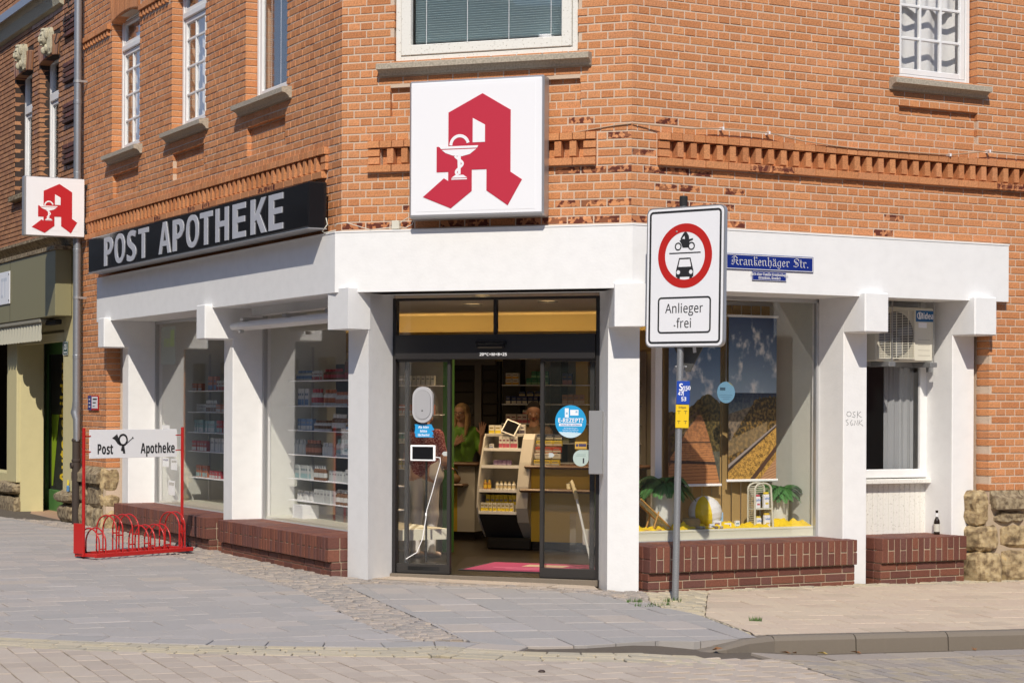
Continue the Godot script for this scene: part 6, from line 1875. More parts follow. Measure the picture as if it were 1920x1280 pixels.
func make_people() -> void:
	var cap := [[Vector3(0, 0.045, -0.035), Vector3(0, 0.055, -0.005), 0.088, 0.083]]
	var long_hair := cap.duplicate()
	for s in [-1, 1]:
		long_hair.append_array([[Vector3(s * 0.06, 0.06, 0.02), Vector3(s * 0.085, -0.04, 0.0), 0.03, 0.028], [Vector3(s * 0.085, -0.04, 0.0), Vector3(s * 0.095, -0.16, 0.02), 0.03, 0.03], [Vector3(s * 0.095, -0.16, 0.02), Vector3(s * 0.1, -0.27, 0.06), 0.032, 0.016], [Vector3(s * 0.05, -0.02, -0.07), Vector3(s * 0.07, -0.24, -0.06), 0.045, 0.03]])
	var a := thing("person", "woman with long blond hair, glasses and green polo shirt gesturing behind the counter", "person", WF * T(-0.93, 0.03, -5.85, 0.3))
	make_person(a, {"skin": Color(0.5, 0.28, 0.19), "shirt": Color(0.13, 0.3, 0.03), "trousers": Color(0.06, 0.06, 0.07), "hair": Color(0.36, 0.22, 0.1), "hair_prims": long_hair, "bust": true, "glasses": true, "turn": Basis(Vector3.UP, -0.5),
		"arms": [[Vector3(-0.16, 1.35, 0), Vector3(-0.24, 1.1, 0.06), Vector3(-0.07, 1.2, 0.2), Vector3(0.6, 0.5, 0.1), Vector3(0.1, -0.2, -1), Vector3(0.3, -0.8, 0), 0.9], [Vector3(0.16, 1.35, 0), Vector3(0.28, 1.09, 0.06), Vector3(0.27, 1.32, 0.18), Vector3(0.1, 1, 0.1), Vector3(-0.2, 0, 1), Vector3(1, 0, 0.1), 0.25]]})
	var short := [[Vector3(0, 0.05, -0.035), Vector3(0, 0.06, -0.005), 0.083, 0.078]]
	var b := thing("person", "dark-haired man in a brown pullover behind the display stand", "person", WF * T(0.36, 0.05, -4.95, -0.1))
	make_person(b, {"skin": Color(0.32, 0.17, 0.11), "shirt": Color(0.1, 0.06, 0.032), "trousers": Color(0.04, 0.04, 0.05), "hair": Color(0.012, 0.01, 0.009), "hair_prims": short, "turn": Basis(Vector3.UP, 0.4) * Basis(Vector3.RIGHT, 0.25),
		"arms": [[Vector3(-0.18, 1.35, 0), Vector3(-0.27, 1.1, 0.04), Vector3(-0.16, 1.05, 0.25), Vector3(0.3, -0.1, 1), Vector3(0, -1, 0), Vector3(1, 0, 0), 0.6], [Vector3(0.18, 1.35, 0), Vector3(0.27, 1.1, 0.04), Vector3(0.16, 1.05, 0.25), Vector3(-0.3, -0.1, 1), Vector3(0, -1, 0), Vector3(-1, 0, 0), 0.6]]})
	var cell := FastNoiseLite.new()
	cell.noise_type = FastNoiseLite.TYPE_CELLULAR; cell.seed = 5; cell.frequency = 0.06
	cell.cellular_return_type = FastNoiseLite.RETURN_DISTANCE2_SUB
	var ct := NoiseTexture2D.new()
	ct.noise = cell; ct.seamless = true; ct.width = 256; ct.height = 256
	var gr := Gradient.new()
	gr.offsets = PackedFloat32Array([0.0, 0.14, 0.2, 1.0]); gr.colors = PackedColorArray([Color(0.85, 0.75, 0.72), Color(0.85, 0.72, 0.7), Color(0.42, 0.12, 0.16), Color(0.36, 0.1, 0.14)])
	ct.color_ramp = gr
	var bm := tri_tex(M("blouse_print", Color.WHITE, 0.9), ct, null, 2.4)
	var c := thing("person", "customer seen from behind in a patterned wine red blouse and white trousers", "person", WF * T(-0.1, 0.03, -2.5, PI - 0.15))
	make_person(c, {"skin": Color(0.45, 0.26, 0.18), "shirt": Color(0.2, 0.03, 0.04), "trousers": Color(0.6, 0.58, 0.54), "shoes": Color(0.4, 0.3, 0.24), "hair": Color(0.05, 0.03, 0.02), "hair_prims": cap + [[Vector3(0, 0.0, -0.07), Vector3(0, -0.12, -0.06), 0.06, 0.045]], "shirt_mat": bm, "hip": 0.12,
		"arms": [[Vector3(-0.17, 1.35, 0), Vector3(-0.24, 1.08, 0.02), Vector3(-0.16, 1.0, 0.2), Vector3(0.4, 0, 1), Vector3(0, -1, 0), Vector3(1, 0, 0), 0.7], [Vector3(0.17, 1.35, 0), Vector3(0.24, 1.08, 0.02), Vector3(0.16, 1.0, 0.2), Vector3(-0.4, 0, 1), Vector3(0, -1, 0), Vector3(-1, 0, 0), 0.7]]})

# ---------------------------------------------------------------- inside the shop
var packs := {}
func pack_mesh(kind: String, w: float, h: float, d: float, ca: Color, cb: Color) -> ArrayMesh:
	var key := "%s%s%s%s%s" % [kind, w, h, ca, cb]
	if packs.has(key): return packs[key]
	var m := MB.new()
	if kind == "box":
		m.col = ca; m.box(Vector3(-w / 2, 0, -d / 2), Vector3(w / 2, h, d / 2), 0.002)
		m.col = cb
		m.quad(Vector3(-w * 0.49, h * 0.06, d / 2 + 0.0006), Vector3(w * 0.49, h * 0.06, d / 2 + 0.0006), Vector3(w * 0.49, h * 0.4, d / 2 + 0.0006), Vector3(-w * 0.49, h * 0.4, d / 2 + 0.0006))
		m.col = cb.lerp(Color(0.05, 0.05, 0.08), 0.6)
		m.quad(Vector3(-w * 0.36, h * 0.6, d / 2 + 0.0006), Vector3(w * 0.3, h * 0.6, d / 2 + 0.0006), Vector3(w * 0.3, h * 0.74, d / 2 + 0.0006), Vector3(-w * 0.36, h * 0.74, d / 2 + 0.0006))
	else:
		m.col = ca
		m.lathe([Vector2(0, 0), Vector2(w * 0.47, 0), Vector2(w * 0.5, h * 0.03), Vector2(w * 0.5, h * 0.66), Vector2(w * 0.3, h * 0.76), Vector2(w * 0.24, h * 0.78)], 12, Vector3.ZERO)
		m.col = cb
		m.lathe([Vector2(w * 0.26, h * 0.78), Vector2(w * 0.27, h), Vector2(0, h)], 12, Vector3.ZERO)
		m.lathe([Vector2(w * 0.505, h * 0.2), Vector2(w * 0.505, h * 0.5)], 12, Vector3.ZERO)
	packs[key] = m.mesh()
	return packs[key]

# a row of alike packages standing on a shelf
func row(W: Transform3D, x0: float, x1: float, y: float, z: float, kind: String, w: float, h: float, d: float, ca: Color, cb: Color, label: String, cat: String, gap := 0.006, turn := 0.0) -> void:
	var x := x0 + w / 2
	var me := pack_mesh(kind, w, h, d, ca, cb)
	while x + w / 2 <= x1 + 0.001:
		var o := obj("medicine_box" if kind == "box" else "medicine_bottle", me, M("plain"), self, W * T(x, y, z + rng.randf_range(-0.008, 0.008), turn + rng.randf_range(-0.07, 0.07)))
		tag(o, label, cat, label + " row")
		x += w + gap

func lamp(W: Transform3D, x: float, z: float, label: String) -> void:
	var o := thing("ceiling_lamp", label, "ceiling lamp", at(W, x, 2.897, z), "ceiling lamps in the shop")
	obj("rim", lathe_mesh([Vector2(0.115, 0.0), Vector2(0.115, -0.012), Vector2(0.09, -0.012), Vector2(0.085, -0.004)], 24, Vector3.ZERO), M("alu"), o)
	var b := MB.new()
	b.lathe([Vector2(0.0, -0.003), Vector2(0.085, -0.003)], 20)
	var g := M("lamp_glow", Color(1, 1, 1), 0.5)
	g.emission_enabled = true; g.emission = Color(1.0, 0.85, 0.6); g.emission_energy_multiplier = 3.0
	obj("lamp_disc", b, g, o)
	var l := SpotLight3D.new()
	l.name = "spot"; l.light_color = Color(1.0, 0.86, 0.66); l.light_energy = 3.4; l.spot_angle = 68.0; l.spot_range = 12.0; l.spot_attenuation = 2.0
	l.light_size = 0.08; l.shadow_enabled = true
	l.transform = Transform3D(Basis(Vector3.RIGHT, -PI / 2), Vector3(0, -0.02, 0))
	o.add_child(l)

func make_interior() -> void:
	for q in [[0.75, -2.0, "round ceiling lamp nearest the left transom pane"], [0.05, -3.6, "round ceiling lamp behind the middle of the left transom pane"], [1.1, -3.2, "round ceiling lamp behind the middle of the right transom pane"], [1.8, -4.4, "round ceiling lamp near the right end of the transom"], [-1.6, -4.6, "round ceiling lamp above the left counter"]]:
		lamp(WF, q[0], q[1], q[2])
	# yellow bulkhead with a hidden strip light
	var bh := thing("yellow_bulkhead", "yellow cornice with hidden strip light above the shelves at the back of the shop", "cornice", WF)
	obj("front_board", sb(Vector3(-4.2, 2.42, -5.7), Vector3(3.0, 2.66, -5.66)), M("bulk_yellow", lin(0.5, 0.34, 0.06), 0.6), bh)
	obj("lower_board", sb(Vector3(-4.2, 2.42, -6.3), Vector3(3.0, 2.44, -5.7)), M("bulk_yellow"), bh)
	obj("back_panel", sb(Vector3(-4.6, 0.03, -6.45), Vector3(3.2, 2.92, -6.36)), M("back_panel", lin(0.46, 0.42, 0.3), 0.8), bh)
	var st := M("strip_glow", Color(1, 1, 1), 0.5)
	st.emission_enabled = true; st.emission = Color(1.0, 0.7, 0.28); st.emission_energy_multiplier = 1.5
	for k in 4:
		var x := -2.6 + k * 1.3
		obj("light_tube", sb(Vector3(x - 0.6, 2.5, -5.9), Vector3(x + 0.6, 2.53, -5.87)), st, bh)
		var al := AreaLight3D.new()
		al.name = "strip_light"; al.area_size = Vector2(1.2, 0.05); al.light_energy = 0.3; al.light_color = Color(1.0, 0.8, 0.45); al.area_range = 10.0; al.shadow_enabled = true
		al.transform = Transform3D(Basis(Vector3.RIGHT, deg_to_rad(60.0)), Vector3(x, 2.56, -5.9))
		bh.add_child(al, true)
	# dark drawer cabinet behind the left counter
	var cb := thing("drawer_cabinet", "tall dark drawer cabinet with a grey post behind the counter", "cabinet", WF)
	obj("carcass", sb(Vector3(-1.3, 0.04, -6.34), Vector3(-0.55, 2.3, -6.25)), M("black_frame"), cb)
	for c in [[-1.26, -0.9], [-0.78, -0.58]]:
		for k in 14: obj("drawer", sb(Vector3(c[0], 0.1 + k * 0.15, -6.27), Vector3(c[1], 0.235 + k * 0.15, -6.225), 0.006), M("drawer_brown", lin(0.03, 0.022, 0.018), 0.5), cb)
	obj("post", sb(Vector3(-0.885, 0.05, -6.26), Vector3(-0.79, 2.25, -6.2)), M("post_grey", lin(0.16, 0.15, 0.14), 0.6), cb)
	obj("top_board", sb(Vector3(-1.28, 2.25, -6.28), Vector3(-0.6, 2.42, -6.2)), M("post_grey"), cb)
	# shelf wall on the right of it
	var sw := thing("shelf_unit", "wall shelves with glass boards and medicine boxes behind the display stand", "shelf", WF)
	obj("side_board", sb(Vector3(-0.46, 0.05, -6.34), Vector3(-0.22, 2.45, -6.1)), M("black_frame"), sw)
	obj("back_board", sb(Vector3(-0.22, 0.05, -6.35), Vector3(1.4, 2.42, -6.3)), M("shelf_back", lin(0.4, 0.36, 0.29), 0.8), sw)
	obj("yellow_post", sb(Vector3(0.56, 0.05, -6.1), Vector3(0.72, 2.42, -6.0)), M("bulk_yellow"), sw)
	obj("side_board", sb(Vector3(0.22, 0.05, -6.3), Vector3(0.36, 2.42, -6.0)), M("black_frame"), sw)
	for y in [1.99, 1.745, 1.495, 1.25, 1.0]: obj("shelf_board", sb(Vector3(-0.42, y - 0.012, -6.28), Vector3(1.35, y, -5.95)), M("shelf_glass", lin(0.3, 0.36, 0.33), 0.2), sw)
	var wht := Color(0.72, 0.7, 0.66)
	row(WF, -0.38, -0.12, 1.99, -6.02, "box", 0.085, 0.075, 0.06, wht, Color(0.75, 0.42, 0.08), "white and orange medicine box on the top right shelf", "medicine box")
	row(WF, -0.38, -0.12, 2.066, -6.02, "box", 0.085, 0.075, 0.06, wht, Color(0.75, 0.42, 0.08), "white and orange medicine box, upper layer on the top right shelf", "medicine box")
	row(WF, -0.1, 0.2, 1.99, -6.02, "box", 0.07, 0.085, 0.06, Color(0.03, 0.22, 0.12), Color(0.3, 0.5, 0.3), "green medicine box on the top right shelf", "medicine box")
	row(WF, -0.03, 0.2, 2.076, -6.02, "box", 0.07, 0.085, 0.06, Color(0.03, 0.22, 0.12), Color(0.25, 0.5, 0.3), "green medicine box, upper layer on the top right shelf", "medicine box")
	row(WF, 0.38, 0.55, 1.99, -6.02, "box", 0.062, 0.15, 0.05, Color(0.04, 0.06, 0.22), Color(0.4, 0.2, 0.25), "dark blue medicine box behind the right door leaf", "medicine box")
	row(WF, -0.38, 0.2, 1.745, -6.02, "box", 0.062, 0.1, 0.05, Color(0.03, 0.045, 0.16), Color(0.6, 0.58, 0.5), "navy medicine box with white cap on the second right shelf", "medicine box", 0.014)
	row(WF, -0.2, 0.2, 1.846, -6.02, "box", 0.08, 0.06, 0.05, Color(0.03, 0.045, 0.16), Color(0.65, 0.55, 0.3), "navy medicine box, upper layer on the second right shelf", "medicine box", 0.03)
	row(WF, 0.38, 0.75, 1.745, -6.02, "box", 0.07, 0.12, 0.05, Color(0.5, 0.28, 0.2), Color(0.62, 0.5, 0.42), "salmon medicine box on the second shelf behind the right door leaf", "medicine box")
	row(WF, -0.38, 0.1, 1.495, -6.02, "box", 0.07, 0.12, 0.05, Color(0.55, 0.48, 0.45), Color(0.45, 0.1, 0.14), "white and red medicine box on the third right shelf", "medicine box")
	row(WF, -0.15, 0.2, 1.617, -6.02, "box", 0.15, 0.05, 0.05, Color(0.6, 0.58, 0.5), Color(0.5, 0.12, 0.14), "long white and red box, upper layer on the third right shelf", "medicine box")
	row(WF, -0.38, 0.5, 1.25, -6.02, "box", 0.08, 0.09, 0.05, Color(0.25, 0.3, 0.12), Color(0.5, 0.5, 0.4), "green and white medicine box on the fourth right shelf", "medicine box")
	# left counter
	var lc := thing("left_counter", "shop counter with brown rounded top, yellow side and white front on the left", "counter", WF)
	obj("top_board", sb(Vector3(-1.9, 0.965, -5.75), Vector3(-0.46, 1.005, -5.2), 0.015), M("counter_brown", lin(0.11, 0.055, 0.03), 0.4), lc)
	obj("yellow_front", sb(Vector3(-1.8, 0.14, -5.6), Vector3(-0.77, 0.965, -5.3)), M("counter_yellow", lin(0.56, 0.38, 0.04), 0.5), lc)
	obj("white_front", sb(Vector3(-0.77, 0.14, -5.62), Vector3(-0.54, 0.965, -5.29)), M("counter_white", lin(0.55, 0.53, 0.5), 0.5), lc)
	obj("plinth", sb(Vector3(-1.8, 0.03, -5.6), Vector3(-0.56, 0.14, -5.34)), M("black_frame"), lc)
	obj("bag_shelf", sb(Vector3(-1.3, 0.705, -5.32), Vector3(-0.62, 0.745, -5.1), 0.015), M("counter_brown"), lc)
	var bag := thing("handbag", "brown and black handbag on the low shelf of the left counter", "bag", at(WF, -0.8, 0.745, -5.2))
	var bgm := MB.new(); bgm.col = Color(0.2, 0.12, 0.06); bgm.ball(Vector3(0, 0.06, 0), Vector3(0.11, 0.07, 0.06), 12, 8)
	bgm.col = Color(0.02, 0.02, 0.02); bgm.tube([Vector3(-0.08, 0.1, 0), Vector3(-0.06, 0.17, 0), Vector3(0.0, 0.19, 0), Vector3(0.05, 0.17, 0), Vector3(0.07, 0.1, 0)], 0.012, 8)
	obj("leather", bgm, M("plain"), bag)
	var sg := thing("counter_screen", "clear plastic screen standing on the left counter", "screen", at(WF, -0.62, 1.005, -5.4))
	obj("pane", sb(Vector3(-0.5, 0.0, -0.003), Vector3(0.02, 0.75, 0.003)), M("window_glass"), sg)
	# right counter and the curved display stand
	var rc := thing("right_counter", "yellow counter with brown top behind the right door leaf", "counter", WF)
	obj("top_board", sb(Vector3(0.6, 0.99, -4.6), Vector3(2.0, 1.03, -3.85), 0.015), M("counter_brown"), rc)
	obj("front_board", sb(Vector3(0.66, 0.14, -4.5), Vector3(1.9, 0.99, -3.95)), M("counter_yellow"), rc)
	obj("plinth", sb(Vector3(0.66, 0.03, -4.5), Vector3(1.9, 0.14, -4.0)), M("black_frame"), rc)
	obj("bag_shelf", sb(Vector3(0.575, 0.72, -3.95), Vector3(2.0, 0.76, -3.75), 0.015), M("counter_brown"), rc)
	var prof := poly([0.1, 0.14, -0.12, 0.33, -0.19, 0.5, -0.16, 0.75, -0.07, 1.03, 0.05, 1.3, 0.1, 1.36, 0.4, 1.36, 0.4, 0.14])
	var ds := thing("display_stand", "white curved display stand with four shelves of packages in the open doorway", "display stand", WF * T(0.1, 0.03, -4.0))
	var px := Transform3D(Basis(Vector3(0, 0, -1), Vector3(0, 1, 0), Vector3(1, 0, 0)), Vector3.ZERO)
	for q in [[-0.07, -0.05], [0.42, 0.56]]:
		var m := MB.new(); m.xf = px
		m.prism(prof, q[0], q[1])
		obj("side_panel", m, M("counter_white"), ds)
	obj("back_board", sb(Vector3(-0.05, 0.4, -0.36), Vector3(0.42, 1.36, -0.3)), M("shelf_back"), ds)
	obj("base_panel", _slant(), M("slate", lin(0.035, 0.036, 0.04), 0.6), ds)
	obj("kick_board", sb(Vector3(0.0, -0.0, -0.3), Vector3(0.55, 0.14, 0.03), 0.02), M("black_frame"), ds)
	for q in [[0.455, 0.17], [0.71, 0.15], [0.99, 0.075], [1.19, 0.0]]:
		obj("shelf_board", sb(Vector3(-0.05, q[0] - 0.02, -0.3), Vector3(0.42, q[0], q[1]), 0.003), M("shelf_glass"), ds)
		obj("price_rail", sb(Vector3(-0.05, q[0] - 0.03, q[1]), Vector3(0.42, q[0] + 0.005, q[1] + 0.004)), M("plain", Color.WHITE), ds)
	obj("top_board", sb(Vector3(-0.05, 1.33, -0.4), Vector3(0.42, 1.36, -0.06), 0.003), M("counter_white"), ds)
	var D: Transform3D = ds.transform
	row(D, -0.04, 0.41, 0.456, 0.12, "box", 0.046, 0.1, 0.03, Color(0.75, 0.72, 0.62), Color(0.75, 0.58, 0.03), "white and yellow package on the lowest board of the curved stand", "package")
	row(D, -0.0, 0.41, 0.456, 0.04, "box", 0.05, 0.19, 0.03, Color(0.72, 0.55, 0.04), Color(0.7, 0.66, 0.5), "yellow package, rear row on the lowest board of the curved stand", "package")
	row(D, -0.02, 0.12, 0.711, 0.09, "bottle", 0.045, 0.11, 0.04, Color(0.4, 0.2, 0.04), Color(0.7, 0.5, 0.05), "amber jar on the third board of the curved stand", "jar")
	row(D, 0.13, 0.4, 0.711, 0.09, "bottle", 0.045, 0.095, 0.04, Color(0.7, 0.68, 0.62), Color(0.6, 0.5, 0.3), "white jar on the third board of the curved stand", "jar")
	row(D, 0.08, 0.3, 0.991, 0.0, "box", 0.05, 0.06, 0.03, Color(0.12, 0.07, 0.16), Color(0.25, 0.2, 0.3), "purple package on the second board of the curved stand", "package")
	row(D, 0.0, 0.1, 1.191, -0.06, "box", 0.05, 0.05, 0.03, Color(0.6, 0.6, 0.6), Color(0.2, 0.25, 0.4), "small white package at the left end of the top board", "package")
	row(D, 0.12, 0.4, 1.191, -0.06, "box", 0.042, 0.14, 0.03, Color(0.78, 0.76, 0.72), Color(0.5, 0.1, 0.16), "tall white package on the top board of the curved stand", "package")
	row(D, -0.03, 0.16, 1.36, -0.15, "box", 0.07, 0.1, 0.05, Color(0.75, 0.72, 0.62), Color(0.75, 0.6, 0.05), "white and yellow box on top of the curved stand", "box")
	row(D, 0.3, 0.42, 1.36, -0.15, "box", 0.055, 0.11, 0.05, Color(0.75, 0.73, 0.7), Color(0.12, 0.1, 0.14), "white box with dark drawing on top of the curved stand", "box")
	var tb := thing("tilted_tablet", "white tablet computer leaning on top of the curved display stand", "tablet", D * T(0.25, 1.4, -0.05) * Transform3D(Basis(Vector3(0, 0, 1), -0.35) * Basis(Vector3.RIGHT, -0.5), Vector3.ZERO))
	obj("case", sb(Vector3(-0.09, -0.05, -0.008), Vector3(0.09, 0.13, 0.008), 0.004), M("plain_gloss"), tb)
	obj("screen", sb(Vector3(-0.075, -0.035, 0.008), Vector3(0.075, 0.115, 0.009)), M("black_gloss"), tb)
	# rack of small articles beside it
	var cols := [Color(0.6, 0.45, 0.03), Color(0.65, 0.62, 0.58), Color(0.45, 0.06, 0.03), Color(0.6, 0.5, 0.05), Color(0.05, 0.06, 0.1)]
	for k in 5: row(WF, 0.68, 1.0, 1.03 + k * 0.075, -4.0 - k * 0.03, "box", 0.1, 0.06, 0.05, cols[k], Color(0.5, 0.5, 0.45), ["yellow", "white", "red", "gold", "black"][k] + " small carton in the pile on the right counter", "carton")
	# door mat
	var dm := thing("door_mat", "wine red door mat with dark border just inside the open door", "mat", Transform3D(WF.basis, Vector3(0.28, 0.036, -20.15)))
	obj("border", sb(Vector3(-0.7, 0, -0.52), Vector3(0.72, 0.01, 0.5), 0.003), M("rubber"), dm)
	obj("pile", sb(Vector3(-0.65, 0.009, -0.49), Vector3(0.67, 0.013, 0.47)), tri_tex(M("mat_red", lin(0.3, 0.035, 0.095), 1.0), null, null, 1.0), dm)
	obj("picture", sb(Vector3(-0.2, 0.0125, -0.3), Vector3(0.25, 0.0145, -0.05)), M("mat_print", lin(0.4, 0.3, 0.2), 1.0), dm)
	for k in 2: obj("print", sb(Vector3(-0.45 + k * 0.18, 0.0125, 0.1 + k * 0.14), Vector3(0.5 - k * 0.18, 0.0145, 0.15 + k * 0.14)), M("mat_print2", lin(0.5, 0.12, 0.2), 1.0), dm)
	# umbrella box and stick behind the right leaf
	var ub := thing("umbrella_stand", "clear plastic umbrella stand behind the right door leaf", "umbrella stand", at(WF, 2.2, 0.035, -1.05))
	var um := MB.new(); frame_box(um, -0.12, 0.14, 0.0, 0.62, 0.012, -0.1, 0.1)
	obj("walls", sb(Vector3(-0.12, 0.0, -0.1), Vector3(0.14, 0.62, 0.1)), M("window_glass"), ub)
	var ck := thing("walking_umbrella", "pale umbrella with curved handle leaning in the clear stand", "umbrella", at(WF, 2.2, 0.04, -1.05))
	var cm := MB.new(); cm.col = Color(0.6, 0.58, 0.5)
	cm.tube([Vector3(0.1, 0, 0), Vector3(-0.08, 0.75, 0.0)], 0.013, 8)
	cm.col = Color(0.62, 0.45, 0.2)
	cm.tube([Vector3(-0.08, 0.75, 0), Vector3(-0.11, 0.86, 0), Vector3(-0.14, 0.93, 0), Vector3(-0.17, 0.9, 0), Vector3(-0.165, 0.85, 0)], 0.022, 8)
	obj("stick", cm, M("plain"), ck)
	var gb := thing("green_bag", "green carrier bag behind the umbrella stand", "bag", at(WF, 2.38, 0.4, -1.3))
	obj("bag_body", sb(Vector3(-0.15, 0, -0.05), Vector3(0.15, 0.45, 0.05), 0.02), M("bag_green", lin(0.17, 0.32, 0.05), 0.7), gb)
	# left part of the room seen through the left leaf
	var ls := thing("glass_shelf", "glass shelf with small boxes behind the left door leaf", "shelf", WF)
	for y in [1.95, 1.62, 1.3, 1.0]: obj("shelf_board", sb(Vector3(-0.75, y - 0.01, -3.2), Vector3(-0.1, y, -2.95)), M("shelf_glass"), ls)
	obj("green_post", sb(Vector3(-0.12, 0.05, -3.2), Vector3(-0.02, 2.4, -3.1)), M("post_green", lin(0.05, 0.16, 0.03), 0.6), ls)
	obj("back_board", sb(Vector3(-0.85, 0.05, -3.3), Vector3(-0.12, 2.5, -3.24)), M("shelf_back"), ls)
	for k in 4: row(WF, -0.7, -0.15, [1.95, 1.62, 1.3, 1.0][k], -3.05, "box", 0.045, 0.11, 0.04, [Color(0.6, 0.58, 0.5), Color(0.5, 0.18, 0.1), Color(0.1, 0.3, 0.25), Color(0.4, 0.36, 0.1)][k], Color(0.5, 0.5, 0.5), ["pale", "rust red", "teal", "olive"][k] + " small box on the " + ["topmost", "second", "third", "lowest"][k] + " board behind the left door leaf", "medicine box", 0.012)

func _slant() -> MB:
	var m := MB.new()
	m.quad(Vector3(-0.05, 0.14, -0.09), Vector3(0.42, 0.14, -0.09), Vector3(0.42, 0.43, 0.165), Vector3(-0.05, 0.43, 0.165))
	return m

# notices and devices on the door
func make_door_things() -> void:
	var o := thing("oval_sensor", "pale grey oval device stuck on the left door leaf", "device", at(WF, 0.636, 1.73, -0.62))
	var m := MB.new()
	var cap := PackedVector2Array()
	for i in 16: cap.append(Vector2(cos(PI * i / 15) * 0.109, 0.073 + sin(PI * i / 15) * 0.109))
	for i in 16: cap.append(Vector2(cos(PI + PI * i / 15) * 0.109, -0.073 + sin(PI + PI * i / 15) * 0.109))
	m.col = Color(0.42, 0.42, 0.44)
	m.prism(cap, 0.0, 0.035)
	obj("rim", m, M("plain"), o)
	var m2 := MB.new(); m2.col = Color(0.36, 0.36, 0.38)
	var c2 := PackedVector2Array()
	for p in cap: c2.append(p * 0.8)
	m2.prism(c2, 0.035, 0.042)
	obj("cover", m2, M("plain"), o)
	var gr := MB.new(); gr.col = Color(0.1, 0.1, 0.1); ribbon(gr, c2, 0.004, 0.0345, 0.0365, true)
	gr.prism(ring(Vector2(0.0, -0.06), 0.009, 12), 0.042, 0.0432)
	obj("groove", gr, M("plain"), o)
	var s := thing("smile_sticker", "torn-edged blue sticker with white writing under the oval device", "sticker", at(WF, 0.636, 1.465, -0.6225))
	var sm := MB.new(); sm.col = Color(0.01, 0.3, 0.65)
	var y := -0.063
	while y < 0.063:
		sm.box(Vector3(-0.085 - rng.randf() * 0.025, y, 0), Vector3(0.085 + rng.randf() * 0.025, y + 0.0118, 0.0015))
		y += 0.012
	obj("paper", sm, M("plain"), s)
	text("Ab hier\nbitte\nlächeln!", 0.024, M("sign_white"), s, T(0.0, 0.0, 0.002), "lettering", "Droid Sans", true, 1.0, 0.001)
	var t := thing("tablet_on_stand", "white tablet on a thin stand behind the left door leaf with a white charging cable", "tablet", at(WF, 0.64, 1.245, -0.6))
	obj("case", sb(Vector3(-0.136, -0.08, 0), Vector3(0.136, 0.08, 0.012), 0.005), M("plain_gloss"), t)
	obj("screen", sb(Vector3(-0.113, -0.064, 0.0118), Vector3(0.113, 0.064, 0.0128)), M("black_gloss"), t)
	var cm := MB.new()
	cm.tube([Vector3(0.14, -0.04, 0.006), Vector3(0.185, -0.045, 0.006), Vector3(0.19, -0.09, 0.006), Vector3(0.15, -0.22, 0.006), Vector3(0.1, -0.4, 0.006), Vector3(0.045, -0.57, 0.006), Vector3(0.035, -0.66, 0.006), Vector3(0.0, -0.86, 0.006), Vector3(-0.06, -1.0, 0.006), Vector3(-0.18, -1.07, 0.006)], 0.0045, 6)
	obj("charging_cable", cm, M("plain", Color.WHITE), t)
	obj("stand_rod", sb(Vector3(-0.008, -1.1, -0.1), Vector3(0.008, -0.08, -0.085)), M("rubber"), t)
	obj("stand_foot", sb(Vector3(-0.18, -1.2, -0.25), Vector3(0.2, -1.12, 0.0), 0.02), M("rubber"), t)
	obj("plug", sb(Vector3(0.03, -0.63, 0.0), Vector3(0.045, -0.6, 0.012)), M("plain", Color.WHITE), t)
	var e := thing("prescription_sticker", "large round light blue E-REZEPT sticker on the right door leaf", "sticker", at(WF, 2.187, 1.572, -0.6225))
	var em := MB.new(); em.col = Color(0.015, 0.33, 0.66); em.prism(ring(Vector2.ZERO, 0.16, 48), 0, 0.0012)
	em.col = Color(0.55, 0.72, 0.8); em.prism(ring(Vector2.ZERO, 0.16, 20, PI * 1.22, PI * 1.78), 0.001, 0.0016)
	obj("disc", em, M("plain"), e)
	var ew := MB.new(); ew.col = Color(0.8, 0.85, 0.9)
	ew.box(Vector3(-0.06, 0.04, 0.001), Vector3(-0.02, 0.13, 0.002)); ew.box(Vector3(-0.005, 0.06, 0.001), Vector3(0.08, 0.115, 0.002))
	ew.box(Vector3(-0.12, -0.045, 0.001), Vector3(0.115, -0.018, 0.002))
	ew.col = Color(0.3, 0.5, 0.7); ew.box(Vector3(-0.05, 0.07, 0.002), Vector3(-0.03, 0.09, 0.0026)); ew.box(Vector3(0.05, 0.085, 0.002), Vector3(0.07, 0.105, 0.0026))
	obj("print", ew, M("plain"), e)
	text("E-REZEPT?", 0.042, M("sign_white"), e, T(0, 0.011, 0.0016), "lettering", "Droid Sans", true, 0.95, 0.001)
	text("Einfach hier einlösen!", 0.015, M("hydrant_blue"), e, T(0, -0.032, 0.0022), "lettering", "Droid Sans", true, 0.95, 0.0006)
	text("Wir beraten Sie gern\nund lösen Ihr Rezept ein.\nIhre Apotheke vor Ort", 0.011, M("sign_white"), e, T(0, -0.083, 0.0016), "lettering", "Droid Sans", false, 1.0, 0.0006)
	var y2 := thing("yellow_sticker", "small yellow card sticker below the round blue sticker", "sticker", at(WF, 2.292, 1.34, -0.6225))
	var ym := MB.new(); ym.col = Color(0.55, 0.33, 0.07); ym.box(Vector3(-0.06, -0.036, 0), Vector3(0.06, 0.036, 0.0012))
	ym.col = Color(0.06, 0.05, 0.12); ym.box(Vector3(-0.02, -0.012, 0.001), Vector3(0.055, 0.015, 0.002)); ym.prism(ring(Vector2(-0.038, 0), 0.014, 10), 0.001, 0.002)
	obj("card", ym, M("plain"), y2)
	var dr := thing("drop_sticker", "pale drop-shaped sticker low on the right door leaf", "sticker", at(WF, 2.293, 1.215, -0.6225))
	var dp := MB.new(); dp.col = Color(0.45, 0.55, 0.52)
	var pts := ring(Vector2.ZERO, 0.08, 36, PI / 2, PI * 2.0); pts.append(Vector2(0.08, 0.0)); pts.append(Vector2(0.08, 0.08))
	dp.prism(pts, 0, 0.0012)
